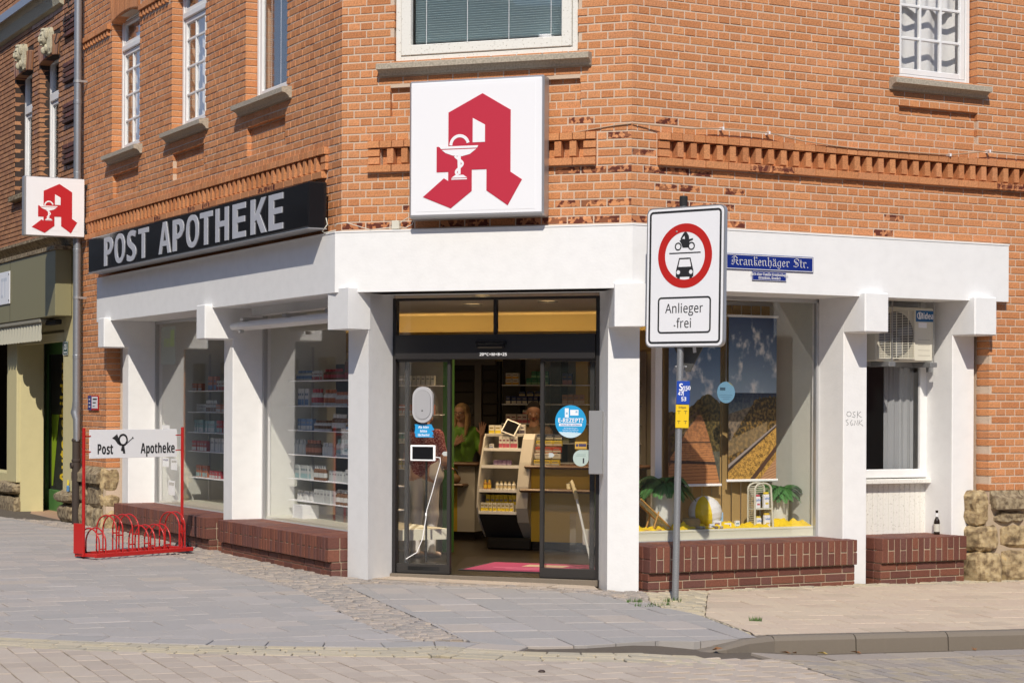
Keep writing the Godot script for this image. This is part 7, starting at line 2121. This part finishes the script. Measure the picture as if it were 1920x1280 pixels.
	dp.col = Color(0.03, 0.03, 0.04); dp.box(Vector3(0.02, -0.05, 0.001), Vector3(0.035, 0.0, 0.002))
	dp.col = Color(0.25, 0.35, 0.33); dp.box(Vector3(-0.05, 0.02, 0.001), Vector3(0.05, 0.024, 0.002)); dp.box(Vector3(-0.04, 0.034, 0.001), Vector3(0.05, 0.038, 0.002))
	obj("paper", dp, M("plain"), dr)
	for q in [[0.865, 1.24, -1.0, "left"], [1.99, 1.24, 1.0, "right"]]:
		var a := thing("arrow_sticker", "small white arrow sticker on the %s door leaf" % q[3], "sticker", at(WF, q[0], q[1], -0.6225))
		var am := MB.new(); am.col = Color(0.5, 0.52, 0.5)
		var sgn: float = q[2]
		am.prism(poly([-0.028 * sgn, -0.022, 0.012 * sgn, -0.022, 0.032 * sgn, 0, 0.012 * sgn, 0.022, -0.028 * sgn, 0.022]), 0, 0.0012)
		obj("paper", am, M("plain"), a)
	var d := thing("door_sensor", "black motion sensor on the operator box above the sliding doors", "sensor", at(WF, 1.388, 2.33, -0.54))
	obj("bracket", sb(Vector3(-0.16, 0.0, 0), Vector3(0.16, 0.035, 0.03), 0.006), M("black_gloss"), d)
	obj("sensor_body", sb(Vector3(-0.145, -0.04, 0.0), Vector3(0.145, 0.012, 0.06), 0.015), M("black_gloss"), d)
	var ch := thing("chalk_blessing", "white chalk inscription 20 C M B 25 above the sliding doors", "inscription", at(WF, 1.405, 2.232, -0.54))
	text("20*C+M+B+25", 0.03, M("sign_white"), ch, T(0, 0, 0.0004), "lettering", "Droid Sans", true, 1.05, 0.0008)

# ---------------------------------------------------------------- show window on the right
func sky_col(u: float, v: float, f: FastNoiseLite, h: float, c0: Color, c1: Color) -> Color:
	var c := c0.lerp(c1, clampf(v / h, 0, 1))
	var n := f.get_noise_2d(u * 180.0, v * 420.0) + f.get_noise_2d(u * 500.0, v * 900.0) * 0.35
	var k := clampf((n - 0.12 - 0.25 * absf(v - h * 0.55)) * 2.6, 0.0, 1.0)
	return c.lerp(Color(0.86, 0.84, 0.82), k * 0.85)

func poster_image(kind: int) -> ImageTexture:
	var W := 256; var H := 640
	var im := Image.create(W, H, false, Image.FORMAT_RGB8)
	var f := FastNoiseLite.new(); f.seed = 21 + kind; f.frequency = 0.012; f.fractal_octaves = 5
	var g := FastNoiseLite.new(); g.seed = 41; g.frequency = 0.05; g.fractal_octaves = 4
	for j in H:
		for i in W:
			var u := (i + 0.5) / W; var v := (j + 0.5) / H
			var c: Color
			var n := g.get_noise_2d(i * 1.0, j * 1.0)
			var n2 := g.get_noise_2d(i * 4.0 + 300, j * 4.0)
			if kind == 0:
				var hill := 0.56 - 0.11 * exp(-pow((u - 0.75) / 0.3, 2.0)) + 0.008 * n
				if v < hill: c = sky_col(u, v, f, 0.5, Color(0.19, 0.29, 0.43), Color(0.5, 0.58, 0.66))
				else:
					c = Color(0.36, 0.3, 0.15).lerp(Color(0.16, 0.14, 0.06), clampf(0.5 + n * 1.6 + n2 * 0.6, 0, 1))
					if v > 0.8 and u > 0.8: c = c.lerp(Color(0.3, 0.32, 0.32), 0.6)
				var t := clampf((v - 0.575) / 0.425, 0, 1)
				var l := lerpf(0.57, -0.25, pow(t, 0.9)); var r := lerpf(0.62, 1.0, pow(t, 0.75))
				if v > 0.575 and u > l and u < r:
					var pl := fposmod(log(t + 0.05) * 18.0 + u * 0.5, 1.0)
					c = Color(0.62, 0.42, 0.26).lerp(Color(0.42, 0.29, 0.2), clampf(0.6 - t + n * 0.8, 0, 1))
					if pl < 0.14: c = c.darkened(0.4)
					if absf(v - 0.86 - u * 0.015) < 0.009 or absf(v - 0.745) < 0.004: c = Color(0.2, 0.15, 0.12)
				for rail in [[0.0, 0.70, 0.55, 0.56, 0.011], [0.0, 0.8, 0.56, 0.585, 0.006], [0.0, 0.645, 0.5, 0.55, 0.003]]:
					var y: float = rail[1] + (rail[3] - rail[1]) * u / rail[2]
					if u < rail[2] and absf(v - y) < rail[4] * (1.1 - u): c = Color(0.3, 0.24, 0.2)
				if u < 0.5 and fposmod(u * 6.0 + 0.9, 1.0) < 0.13 * (1 - u) and v > 0.70 - u * 0.25 and v < 0.9 - u * 0.55: c = Color(0.25, 0.17, 0.11)
			else:
				c = sky_col(u, v, f, 0.46, Color(0.2, 0.29, 0.42), Color(0.55, 0.62, 0.68))
				if v > 0.47:
					c = Color(0.09, 0.15, 0.25).lerp(Color(0.4, 0.42, 0.42), clampf((v - 0.47) * 7.0 + n * 0.35, 0, 1))
					var beach := 0.6 - u * 0.1
					if v > beach: c = Color(0.44, 0.38, 0.31).lerp(Color(0.3, 0.27, 0.24), clampf(n * 2.0 + 0.3, 0, 1))
					var dune := 0.76 - 0.24 * clampf((u - 0.05) * 1.9, 0, 1) - 0.03 * u + 0.015 * n
					if v > dune: c = Color(0.46, 0.35, 0.16).lerp(Color(0.15, 0.12, 0.05), clampf(0.55 + n * 1.5 + n2 * 0.7 + (0.25 if v < dune + 0.06 else 0.0), 0, 1))
					var road := 0.86 - u * 0.14
					if v > road - 0.1 and v < road and u < 0.8: c = c.lerp(Color(0.5, 0.43, 0.33), 0.6)
					var y1 := 0.93 - u * 0.26
					if absf(v - y1) < 0.022 - 0.012 * u: c = Color(0.5, 0.46, 0.44) if v < y1 else Color(0.17, 0.13, 0.11)
					elif v > y1: c = Color(0.7, 0.54, 0.25).lerp(Color(0.2, 0.14, 0.05), clampf(0.2 + n2 * 1.5 + n * 0.8, 0, 1))
					var y2 := 1.19 - u * 0.38
					if absf(v - y2) < 0.02: c = Color(0.26, 0.17, 0.12)
					if v > y2 + 0.06: c = Color(0.62, 0.46, 0.33) if fposmod(v * 60.0 + u * 8.0, 1.0) > 0.15 else Color(0.35, 0.25, 0.18)
			im.set_pixel(i, j, Color(minf(c.r * 1.22, 1), minf(c.g * 1.22, 1), minf(c.b * 1.22, 1)))
	return ImageTexture.create_from_image(im)

func fern(label: String, x: float, y: float, z: float, n: int, len: float, pot_h: float, pr: float, drop: float) -> void:
	var o := thing("potted_fern", label, "potted plant", at(WR, x, y, z), "ferns in the show window")
	obj("pot", lathe_mesh([Vector2(0, 0), Vector2(pr * 0.86, 0), Vector2(pr, pot_h), Vector2(pr * 0.92, pot_h), Vector2(pr * 0.9, pot_h - 0.03), Vector2(0, pot_h - 0.03)], 24, Vector3.ZERO, Color(0.68, 0.68, 0.6)), M("plain_gloss"), o)
	for k in n:
		var m := MB.new()
		var a := TAU * k / n + rng.randf_range(-0.2, 0.2)
		var L := len * rng.randf_range(0.75, 1.1)
		var up := rng.randf_range(0.5, 1.15)
		var prev := Vector3(0, pot_h - 0.03, 0)
		var pts := [prev]
		for i in range(1, 9):
			var t := i / 8.0
			prev = Vector3(cos(a) * L * (t * 0.85), pot_h - 0.02 + L * (up * t - drop * t * t * (0.6 + up * 0.5)), sin(a) * L * 0.62 * t)
			pts.append(prev)
		var gsh := rng.randf_range(0.7, 1.25)
		m.col = Color(0.09, 0.2, 0.05) * gsh
		m.tube(pts, 0.0025, 4)
		m.col = Color(0.07, 0.22, 0.05) * gsh
		for i in range(0, 34):
			var t := 0.14 + 0.86 * i / 34.0
			var q: float = t * 8.0
			var i0 := mini(int(q), 7)
			var p: Vector3 = (pts[i0] as Vector3).lerp(pts[i0 + 1], q - i0)
			var d: Vector3 = ((pts[i0 + 1] as Vector3) - pts[i0]).normalized()
			var s := d.cross(Vector3.UP).normalized()
			var ll := 0.066 * sin(PI * clampf(t * 0.92 + 0.08, 0, 1)) + 0.012
			for e in [-1, 1]:
				var tip: Vector3 = p + s * e * ll + d * ll * 0.35 - Vector3(0, ll * 0.25, 0)
				m.quad(p - d * 0.006, p + s * e * ll * 0.45 + d * 0.0, tip, p + s * e * ll * 0.4 + d * 0.014)
		obj("frond", m, M("leaf"), o)

func make_right_window() -> void:
	# floor of the window, side walls, curtain of ochre strips
	var nb := thing("window_stage", "cream painted platform and side wall of the right show window", "platform", WR)
	obj("platform_board", sb(Vector3(0.36, 0.32, -1.5), Vector3(2.75, 0.475, -0.63)), M("stage_cream", lin(0.66, 0.64, 0.5), 0.6), nb)
	obj("front_strip", sb(Vector3(0.36, 0.475, -0.7), Vector3(2.7, 0.5, -0.635), 0.006), M("stage_cream"), nb)
	obj("side_wall", sb(Vector3(2.70, 0.3, -1.6), Vector3(2.8, 2.84, -0.63)), M("inner_wall"), nb)
	obj("back_wall", sb(Vector3(2.4, 0.3, -1.7), Vector3(2.72, 2.84, -1.55)), M("inner_wall"), nb)
	obj("white_post", sb(Vector3(0.97, 0.3, -1.18), Vector3(1.05, 2.84, -1.1)), M("plain", Color.WHITE), nb)
	var vb := thing("strip_curtain", "ochre vertical strip curtain behind the posters", "curtain", WR)
	obj("rail", sb(Vector3(1.03, 2.78, -1.28), Vector3(2.5, 2.82, -1.22)), M("alu"), vb)
	for k in 12:
		obj("strip", sb(Vector3(-0.061, 0.48, -0.0015), Vector3(0.061, 2.78, 0.0015)), tri_tex(M("ochre_cloth", lin(0.44, 0.29, 0.11), 0.85), null, null, 1.0), vb, T(1.09 + k * 0.122, 0, -1.25, 0.14 + 0.03 * (k % 3)))
	for k in 2:
		var q: Array = [[1.15, 1.78, 0.93, 2.6, "tall beach poster of a boardwalk leading into the dunes, left of the two"], [1.885, 2.49, 0.97, 2.665, "tall beach poster of dunes, sea and a wooden railing, right of the two"]][k]
		var p := thing("beach_poster", q[4], "poster", WR, "beach posters in the show window")
		var m := MB.new()
		m.quad(Vector3(q[0], q[2], -1.13), Vector3(q[1], q[2], -1.13), Vector3(q[1], q[3], -1.13), Vector3(q[0], q[3], -1.13))
		m.quad(Vector3(q[1], q[2], -1.132), Vector3(q[0], q[2], -1.132), Vector3(q[0], q[3], -1.132), Vector3(q[1], q[3], -1.132))
		var pm := M("poster_print%d" % k, Color.WHITE, 0.6)
		pm.albedo_texture = poster_image(k)
		obj("print", m, pm, p)
		for y in [q[2] - 0.012, q[3]]: obj("rail", sb(Vector3(q[0] - 0.02, y - 0.012, -1.145), Vector3(q[1] + 0.02, y + 0.014, -1.12), 0.004), M("plain", Color.WHITE), p)
	fern("large fern in a tall white pot at the left of the show window", 0.93, 0.475, -0.88, 40, 0.4, 0.47, 0.115, 1.05)
	fern("smaller fern in a white pot at the right of the show window", 2.42, 0.475, -1.0, 34, 0.36, 0.36, 0.12, 0.95)
	# beach ball
	var bb := thing("beach_ball", "yellow and white beach ball in the middle of the show window", "ball", at(WR, 1.46, 0.475, -0.92))
	var r := 0.175
	for k in 6:
		var m := MB.new()
		m.col = Color(0.8, 0.58, 0.02) if k % 2 == 0 else Color(0.8, 0.79, 0.75)
		m.xf = Transform3D(Basis(Vector3(0, 0, 1), 0.15) * Basis(Vector3.UP, TAU * k / 6 + 0.35), Vector3(0, r, 0))
		for i in 10:
			for j in 5:
				var P := []
				for e in [[i, j], [i, j + 1], [i + 1, j + 1], [i + 1, j]]:
					var la: float = -PI / 2 + PI * e[0] / 10.0; var lo: float = TAU / 6 * (e[1] / 5.0)
					P.append(Vector3(cos(la) * cos(lo), sin(la), cos(la) * sin(lo)) * r * (1.0 - 0.012 * absf(cos(lo * 3.0))))
				m.quad(P[0], P[1], P[2], P[3])
		obj("segment", m, M("plain_gloss"), bb)
	# wicker shelf with sun lotion
	var ws := thing("wicker_rack", "small white wicker rack with two boards holding sun lotion", "rack", at(WR, 2.06, 0.475, -0.8))
	var arc := []
	arc.append(Vector3(-0.115, 0, 0.0)); arc.append(Vector3(-0.1, 0.4, -0.02))
	for i in 9: arc.append(Vector3(cos(PI - PI * i / 8) * 0.1, 0.41 + sin(PI * i / 8) * 0.06, -0.02))
	arc.append(Vector3(0.1, 0.4, -0.02)); arc.append(Vector3(0.115, 0, 0))
	for z in [0.06, -0.06]:
		var m := MB.new(); m.col = Color(0.6, 0.58, 0.46)
		m.xf = T(0, 0, z); m.tube(arc, 0.011, 8)
		obj("frame", m, M("plain"), ws)
	var wk := MB.new(); wk.col = Color(0.5, 0.48, 0.37)
	for s in [-1, 1]:
		for k in 22: wk.box(Vector3(s * (0.114 - k * 0.0006) - 0.004, k * 0.019 + 0.005, -0.065), Vector3(s * (0.114 - k * 0.0006) + 0.004, k * 0.019 + 0.014, 0.045))
	for k in 6: wk.box(Vector3(-0.1, 0.33 + k * 0.02, -0.085), Vector3(0.1, 0.34 + k * 0.02, -0.078))
	obj("weave", wk, M("plain"), ws)
	for y in [0.0, 0.2]: obj("board", sb(Vector3(-0.11, y, -0.08), Vector3(0.11, y + 0.012, 0.05), 0.003), M("stage_cream"), ws)
	for q in [[-0.055, 0.212, 0.055, 0.14, "white lotion carton on the upper left of the wicker rack", Color(0.55, 0.08, 0.1)], [0.05, 0.212, 0.065, 0.165, "white lotion bottle with yellow cap on the upper right of the wicker rack", Color(0.75, 0.55, 0.03)], [-0.045, 0.012, 0.06, 0.12, "white and yellow lotion carton on the lower left of the wicker rack", Color(0.78, 0.6, 0.08)], [0.06, 0.012, 0.07, 0.15, "white lotion bottle with yellow cap on the lower right of the wicker rack", Color(0.75, 0.5, 0.05)]]:
		var c := thing("sun_lotion", q[4], "lotion", at(WR, 2.06 + q[0], 0.475 + q[1], -0.78))
		var h: float = q[3]; var w: float = q[2]
		var m := MB.new(); m.col = Color(0.8, 0.8, 0.8); m.box(Vector3(-w / 2, 0, -0.02), Vector3(w / 2, h * 0.86, 0.02), 0.006)
		obj("body", m, M("plain"), c)
		var k := MB.new(); k.col = q[5]; k.box(Vector3(-w * 0.42, h * 0.86, -0.015), Vector3(w * 0.42, h, 0.015), 0.005); k.box(Vector3(-w * 0.3, h * 0.25, 0.0195), Vector3(w * 0.3, h * 0.36, 0.021))
		obj("cap", k, M("plain"), c)
		text("Ladival", 0.021, M("print_blue", lin(0.03, 0.15, 0.45), 0.5), c, T(0, h * 0.62, 0.0205), "lettering", "Droid Sans", true, 0.62, 0.0008)
	var bx := [[1.56, 0.0, 0.11, 0.17, "upright picture card beside the beach ball", Color(0.3, 0.5, 0.75), Color(0.75, 0.6, 0.15)], [1.5, 0.07, 0.09, 0.09, "white medicine carton in front of the picture card", Color(0.78, 0.78, 0.78), Color(0.4, 0.03, 0.08)], [1.62, 0.08, 0.08, 0.065, "white carton with red oval right of the picture card", Color(0.78, 0.78, 0.78), Color(0.5, 0.05, 0.08)], [1.42, 0.1, 0.05, 0.06, "small white and blue tube box left of the cartons", Color(0.75, 0.78, 0.78), Color(0.1, 0.35, 0.45)], [1.74, 0.08, 0.05, 0.085, "small white and blue box at the right of the cartons", Color(0.75, 0.78, 0.78), Color(0.1, 0.4, 0.5)]]
	for q in bx:
		var o := obj("small_carton", pack_mesh("box", q[2], q[3], 0.03, q[5], q[6]), M("plain"), self, WR * T(q[0], 0.485, -0.84 + q[1], -0.08))
		tag(o, q[4], "carton")
	# yellow cloth along the front, straw hat, little deck chair, hanging disc
	var yc := thing("yellow_cloth", "crumpled yellow gauze draped along the floor of the show window", "cloth", at(WR, 0, 0.478, -0.72))
	var f := FastNoiseLite.new(); f.seed = 8; f.frequency = 3.2
	var ym := MB.new(); ym.col = Color(0.75, 0.52, 0.015)
	var nx := 110; var nz := 10
	var gp := func(i: int, j: int) -> Vector3:
		var x := 0.42 + 2.2 * i / nx; var z := 0.055 - 0.3 * j / nz
		var rim := sin(PI * j / nz)
		return Vector3(x, 0.004 + maxf(0.0, 0.035 + 0.07 * f.get_noise_2d(x * 1.0, z * 2.0) + 0.035 * f.get_noise_2d(x * 3.5, z * 5.0 + 9)) * (0.15 + rim) + (0.05 * exp(-pow((x - 2.4) / 0.15, 2.0))) * rim, z + 0.03 * f.get_noise_2d(x * 1.5, 4.0))
	for i in nx:
		for j in nz: ym.quad(gp.call(i, j), gp.call(i + 1, j), gp.call(i + 1, j + 1), gp.call(i, j + 1))
	obj("fabric", ym, M("cloth"), yc)
	var sh := thing("straw_hat", "small straw hat lying beside the beach ball", "hat", at(WR, 1.24, 0.49, -0.85))
	obj("straw", lathe_mesh([Vector2(0.16, 0.0), Vector2(0.15, 0.012), Vector2(0.1, 0.02), Vector2(0.095, 0.09), Vector2(0.08, 0.11), Vector2(0.0, 0.115)], 24, Vector3.ZERO, Color(0.4, 0.28, 0.12)), M("cloth"), sh)
	var sc := thing("shell_cluster", "few seashells and pebbles in front of the straw hat", "seashells", at(WR, 1.32, 0.5, -0.7))
	for k in 7:
		var m := MB.new(); m.col = [Color(0.4, 0.33, 0.25), Color(0.6, 0.55, 0.48), Color(0.2, 0.15, 0.1)][k % 3]
		m.ball(Vector3(rng.randf_range(-0.14, 0.2), 0.015, rng.randf_range(-0.03, 0.03)), Vector3(0.022, 0.014, 0.018), 8, 6)
		obj("shell", m, M("plain"), sc)
	var dc := thing("toy_deck_chair", "little wooden deck chair with pale cloth at the left of the show window", "deck chair", at(WR, 0.72, 0.485, -0.78))
	var wm := MB.new(); wm.col = Color(0.5, 0.27, 0.07)
	for z in [-0.07, 0.07]:
		wm.tube([Vector3(-0.16, 0.33, z), Vector3(0.2, 0.03, z)], 0.009, 6)
		wm.tube([Vector3(-0.02, 0.0, z), Vector3(0.05, 0.2, z)], 0.009, 6)
		wm.tube([Vector3(-0.14, 0.02, z), Vector3(0.08, 0.02, z)], 0.008, 6)
	obj("frame", wm, M("plain"), dc)
	var dm := MB.new(); dm.col = Color(0.5, 0.55, 0.62)
	dm.quad(Vector3(0.2, 0.04, 0.06), Vector3(0.2, 0.04, -0.06), Vector3(-0.15, 0.33, -0.06), Vector3(-0.15, 0.33, 0.06))
	obj("cloth_seat", dm, M("cloth"), dc)
	var hd := thing("hanging_disc", "pale blue round card hanging on a thread between the two posters", "hanging card", at(WR, 1.57, 1.868, -0.72))
	var hm := MB.new(); hm.col = Color(0.17, 0.36, 0.52); hm.prism(ring(Vector2.ZERO, 0.108, 36), 0, 0.003)
	hm.col = Color(0.35, 0.3, 0.08); hm.prism(ring(Vector2.ZERO, 0.107, 10, 0.6, 1.5), 0.0025, 0.0035)
	hm.col = Color(0.05, 0.1, 0.15); hm.box(Vector3(-0.075, 0.02, 0.003), Vector3(-0.01, 0.05, 0.0036))
	for k in 3: hm.box(Vector3(-0.08 + 0.02 * k, -0.03 - k * 0.02, 0.003), Vector3(0.07 - 0.015 * k, -0.027 - k * 0.02, 0.0036))
	obj("disc", hm, M("plain"), hd)
	obj("thread", sb(Vector3(-0.0008, 0.105, 0), Vector3(0.0008, 0.95, 0.0015)), M("plain", Color.WHITE), hd)

# ---------------------------------------------------------------- show windows on the left
func make_left_windows() -> void:
	for s in [[-3.5, -0.9, "second", -0.95], [-7.4, -4.2, "first", -1.05]]:
		var x0: float = s[0]; var x1: float = s[1]; var z: float = s[3]
		var o := thing("glass_display_shelf", "glass shelves full of packages inside the %s left show window" % s[2], "shelf", WL)
		obj("platform_board", sb(Vector3(x0 - 0.1, 0.32, -1.5), Vector3(x1 + 0.3, 0.43, -0.57)), M("stage_cream"), o)
		obj("back_board", sb(Vector3(x0, 0.43, z - 0.52), Vector3(x1 - (1.0 if s[2] == "second" else -0.4), 2.2, z - 0.48)), M("black_frame"), o)
		for x in [x0, (x0 + x1) / 2, x1]: obj("upright", sb(Vector3(x - 0.012, 0.43, z - 0.2), Vector3(x + 0.012, 2.4, z - 0.175)), M("alu"), o)
		var ys := [0.62, 0.87, 1.15, 1.43, 1.71, 2.0] if s[2] == "second" else [0.75, 1.1, 1.35, 1.62, 1.9]
		for k in ys.size():
			var y: float = ys[k]
			obj("shelf_board", sb(Vector3(x0, y - 0.008, z - 0.2), Vector3(x1, y, z + 0.12)), M("shelf_glass"), o)
			var x := x0 + 0.04
			var j := 0
			while x < x1 - 0.2:
				var w := rng.randf_range(0.3, 0.65)
				var e := minf(x + w, x1 - 0.02)
				var names := ["white", "pale", "grey", "amber", "blue", "orange", "mint green", "red"]
				var pal := [Color(0.62, 0.62, 0.6), Color(0.6, 0.6, 0.58), Color(0.5, 0.52, 0.5), Color(0.16, 0.07, 0.03), Color(0.12, 0.22, 0.4), Color(0.45, 0.16, 0.08), Color(0.3, 0.45, 0.45), Color(0.4, 0.04, 0.05)]
				var ci: int = rng.randi() % (5 if s[2] == "second" else 8)
				var ca: Color = pal[ci]
				var cb: Color = pal[rng.randi() % 8]
				var kind := "bottle" if rng.randf() < (0.55 if s[2] == "second" else 0.15) else "box"
				var pwid := rng.randf_range(0.05, 0.1)
				row(WL, x, e, y, z + rng.randf_range(-0.02, 0.05), kind, pwid, rng.randf_range(0.1, 0.2), pwid * 0.6, ca, cb, "%s %s on the %s board of the %s left show window" % [names[ci], kind, ["lowest", "second lowest", "third lowest", "third highest", "second highest", "topmost"][k], s[2]], "package", 0.012)
				x = e + 0.03; j += 1
	var pl := thing("paper_pile", "pile of booklets on the platform of the second left show window", "booklets", at(WL, -3.0, 0.43, -0.85))
	for k in 9: obj("booklet", sb(Vector3(-0.15 + rng.randf() * 0.01, k * 0.017, -0.1), Vector3(0.15 + rng.randf() * 0.01, k * 0.017 + 0.014, 0.1)), M("plain", Color.WHITE), pl)
	var yp := thing("ochre_post", "tall ochre panel strip inside the first left show window", "panel", at(WL, -5.7, 0.4, -1.3))
	obj("strip", sb(Vector3(-0.16, 0, -0.02), Vector3(0.16, 2.2, 0.02)), M("ochre_cloth"), yp)
	var gs := thing("green_poster", "small poster with green and red writing at the top of the first left show window", "poster", at(WL, -7.15, 2.5, -0.57))
	obj("sheet", sb(Vector3(-0.3, -0.25, 0), Vector3(0.3, 0.25, 0.002)), M("sheet_grey", lin(0.3, 0.36, 0.3), 0.7), gs)
	text("neu", 0.14, M("print_green", lin(0.3, 0.5, 0.03), 0.6), gs, T(0, 0.05, 0.0025), "lettering", "Droid Sans", true, 1.0, 0.001)
	obj("leaf_print", sb(Vector3(0.1, -0.02, 0.002), Vector3(0.25, 0.2, 0.003)), M("print_green"), gs)
	for q in [[-7.25, 1.25, 0.2, 0.32, "blue and white notice taped inside the first left show window"], [-6.9, 1.2, 0.14, 0.28, "white notice beside the blue notice in the first left show window"], [-7.25, 0.95, 0.17, 0.1, "bluish notice low in the first left show window"], [-6.9, 0.93, 0.16, 0.12, "yellowish notice low in the first left show window"], [-7.0, 0.62, 0.17, 0.16, "large white sheet lowest in the first left show window"]]:
		var n := thing("paper_notice", q[4], "notice", at(WL, q[0], q[1], -0.575))
		obj("sheet", sb(Vector3(-q[2] * 0.8, -q[3] * 0.6, 0), Vector3(q[2] * 0.8, q[3] * 0.6, 0.001)), M("plain", Color.WHITE), n)
		obj("print", sb(Vector3(-q[2] * 0.6, q[3] * 0.2, 0.001), Vector3(q[2] * 0.6, q[3] * 0.45, 0.0018)), M("enamel_blue" if "blu" in q[4] else "grey_line"), n)
	var lw := thing("inner_partition", "light partition walls closing the left show windows at their left ends", "partition", WL)
	obj("wall_board", sb(Vector3(-7.72, 0.35, -1.6), Vector3(-7.64, 2.84, -0.6)), M("inner_wall"), lw)
	obj("wall_board", sb(Vector3(-3.84, 0.35, -1.6), Vector3(-3.6, 2.84, -0.6)), M("inner_wall"), lw)

func make_small_things() -> void:
	# litter and weeds
	for q in [[2.05, -14.52, "curled brown leaf in the gutter near the first kerb joint"], [2.12, -14.55, "second curled brown leaf against the kerb"], [2.35, -14.66, "pale yellow leaf in the gutter"], [2.62, -14.75, "dry orange leaf in the gutter left of the yellowest kerb stone"], [3.6, -15.1, "dry orange leaf at the right end of the gutter"], [1.52, -14.3, "reddish dry leaf where the kerb begins"]]:
		var x: float = q[0]; var z: float = q[1]
		var o := thing("fallen_leaf", q[2], "leaf", Transform3D(Basis(Vector3.UP, rng.randf() * 6.0), Vector3(x, gy(x, z) + drop_at(x, z) + 0.006, z)), "leaves in the gutter")
		var m := MB.new(); m.col = Color(0.55, 0.4, 0.12) if "yellow leaf" in q[2] else Color(0.25, 0.11, 0.04)
		m.quad(Vector3(-0.04, 0.0, 0), Vector3(0, 0.006, 0.022), Vector3(0.045, 0.012, 0), Vector3(0, 0.02, -0.024))
		m.quad(Vector3(-0.045, 0.0, 0), Vector3(-0.02, 0.015, 0.02), Vector3(0.0, 0.01, 0), Vector3(-0.02, 0.005, -0.02))
		obj("blade", m, M("leaf"), o)
	var dn := thing("dropped_cone", "small dark lump lying on the road at the bottom middle", "litter", Transform3D(Basis(), Vector3(0.2, gy(0.2, -12.55) + 0.006, -12.55)))
	var db := MB.new(); db.col = Color(0.05, 0.03, 0.02); db.ball(Vector3.ZERO, Vector3(0.024, 0.013, 0.016), 8, 6)
	obj("lump", db, M("plain"), dn)
	for q in [[1.24, -17.0, 0.16, "grass tuft in the paving left of the sign pole"], [1.45, -17.45, 0.08, "small weed at the foot of the sign pole"], [1.1, -17.3, 0.07, "thin grass in the cobbles near the door pillar"], [2.0, -15.9, 0.05, "moss line in a joint of the pink sidewalk"]]:
		var x: float = q[0]; var z: float = q[1]
		var o := thing("weed", q[3], "weed", Transform3D(Basis(), Vector3(x, gy(x, z), z)), "weeds between the stones")
		var m := MB.new()
		for k in 60:
			m.col = Color(0.07, 0.13, 0.025) * rng.randf_range(0.7, 1.4)
			var p := Vector3(rng.randf_range(-1, 1) * q[2], 0, rng.randf_range(-0.6, 0.6) * q[2])
			var a := rng.randf() * TAU
			var h := rng.randf_range(0.015, 0.05)
			var d := Vector3(cos(a), 0, sin(a))
			m.tri(p - d * 0.004, p + d * 0.004, p + Vector3(0, h, 0) + d.cross(Vector3.UP) * h * rng.randf_range(-0.7, 0.7))
		obj("blades", m, M("leaf"), o)

# ---------------------------------------------------------------- everything
func _ready() -> void:
	rng.seed = 4711
	make_frames()
	make_view()
	make_materials()
	make_ground()
	make_building()
	make_left_house()
	make_opposite()
	bench(WL, -7.685, -3.97, -0.56, "left-hand clinker brick ledge on the long front behind the bicycle stand", false)
	bench(WL, -3.56, -0.3, -0.56, "clinker brick ledge on the long front next to the door pillar", false)
	bench(WR, 0.225, 2.678, -0.6, "wide clinker brick ledge under the show window behind the sign pole", true)
	bench(WR, 2.994, 4.1, -0.6, "short clinker brick ledge with a bottle under the side window", true)
	make_pipe()
	make_signs()
	make_traffic_sign()
	make_bike_rack()
	make_fittings()
	make_right_window()
	make_left_windows()
	make_interior()
	make_door_things()
	make_people()
	make_small_things()
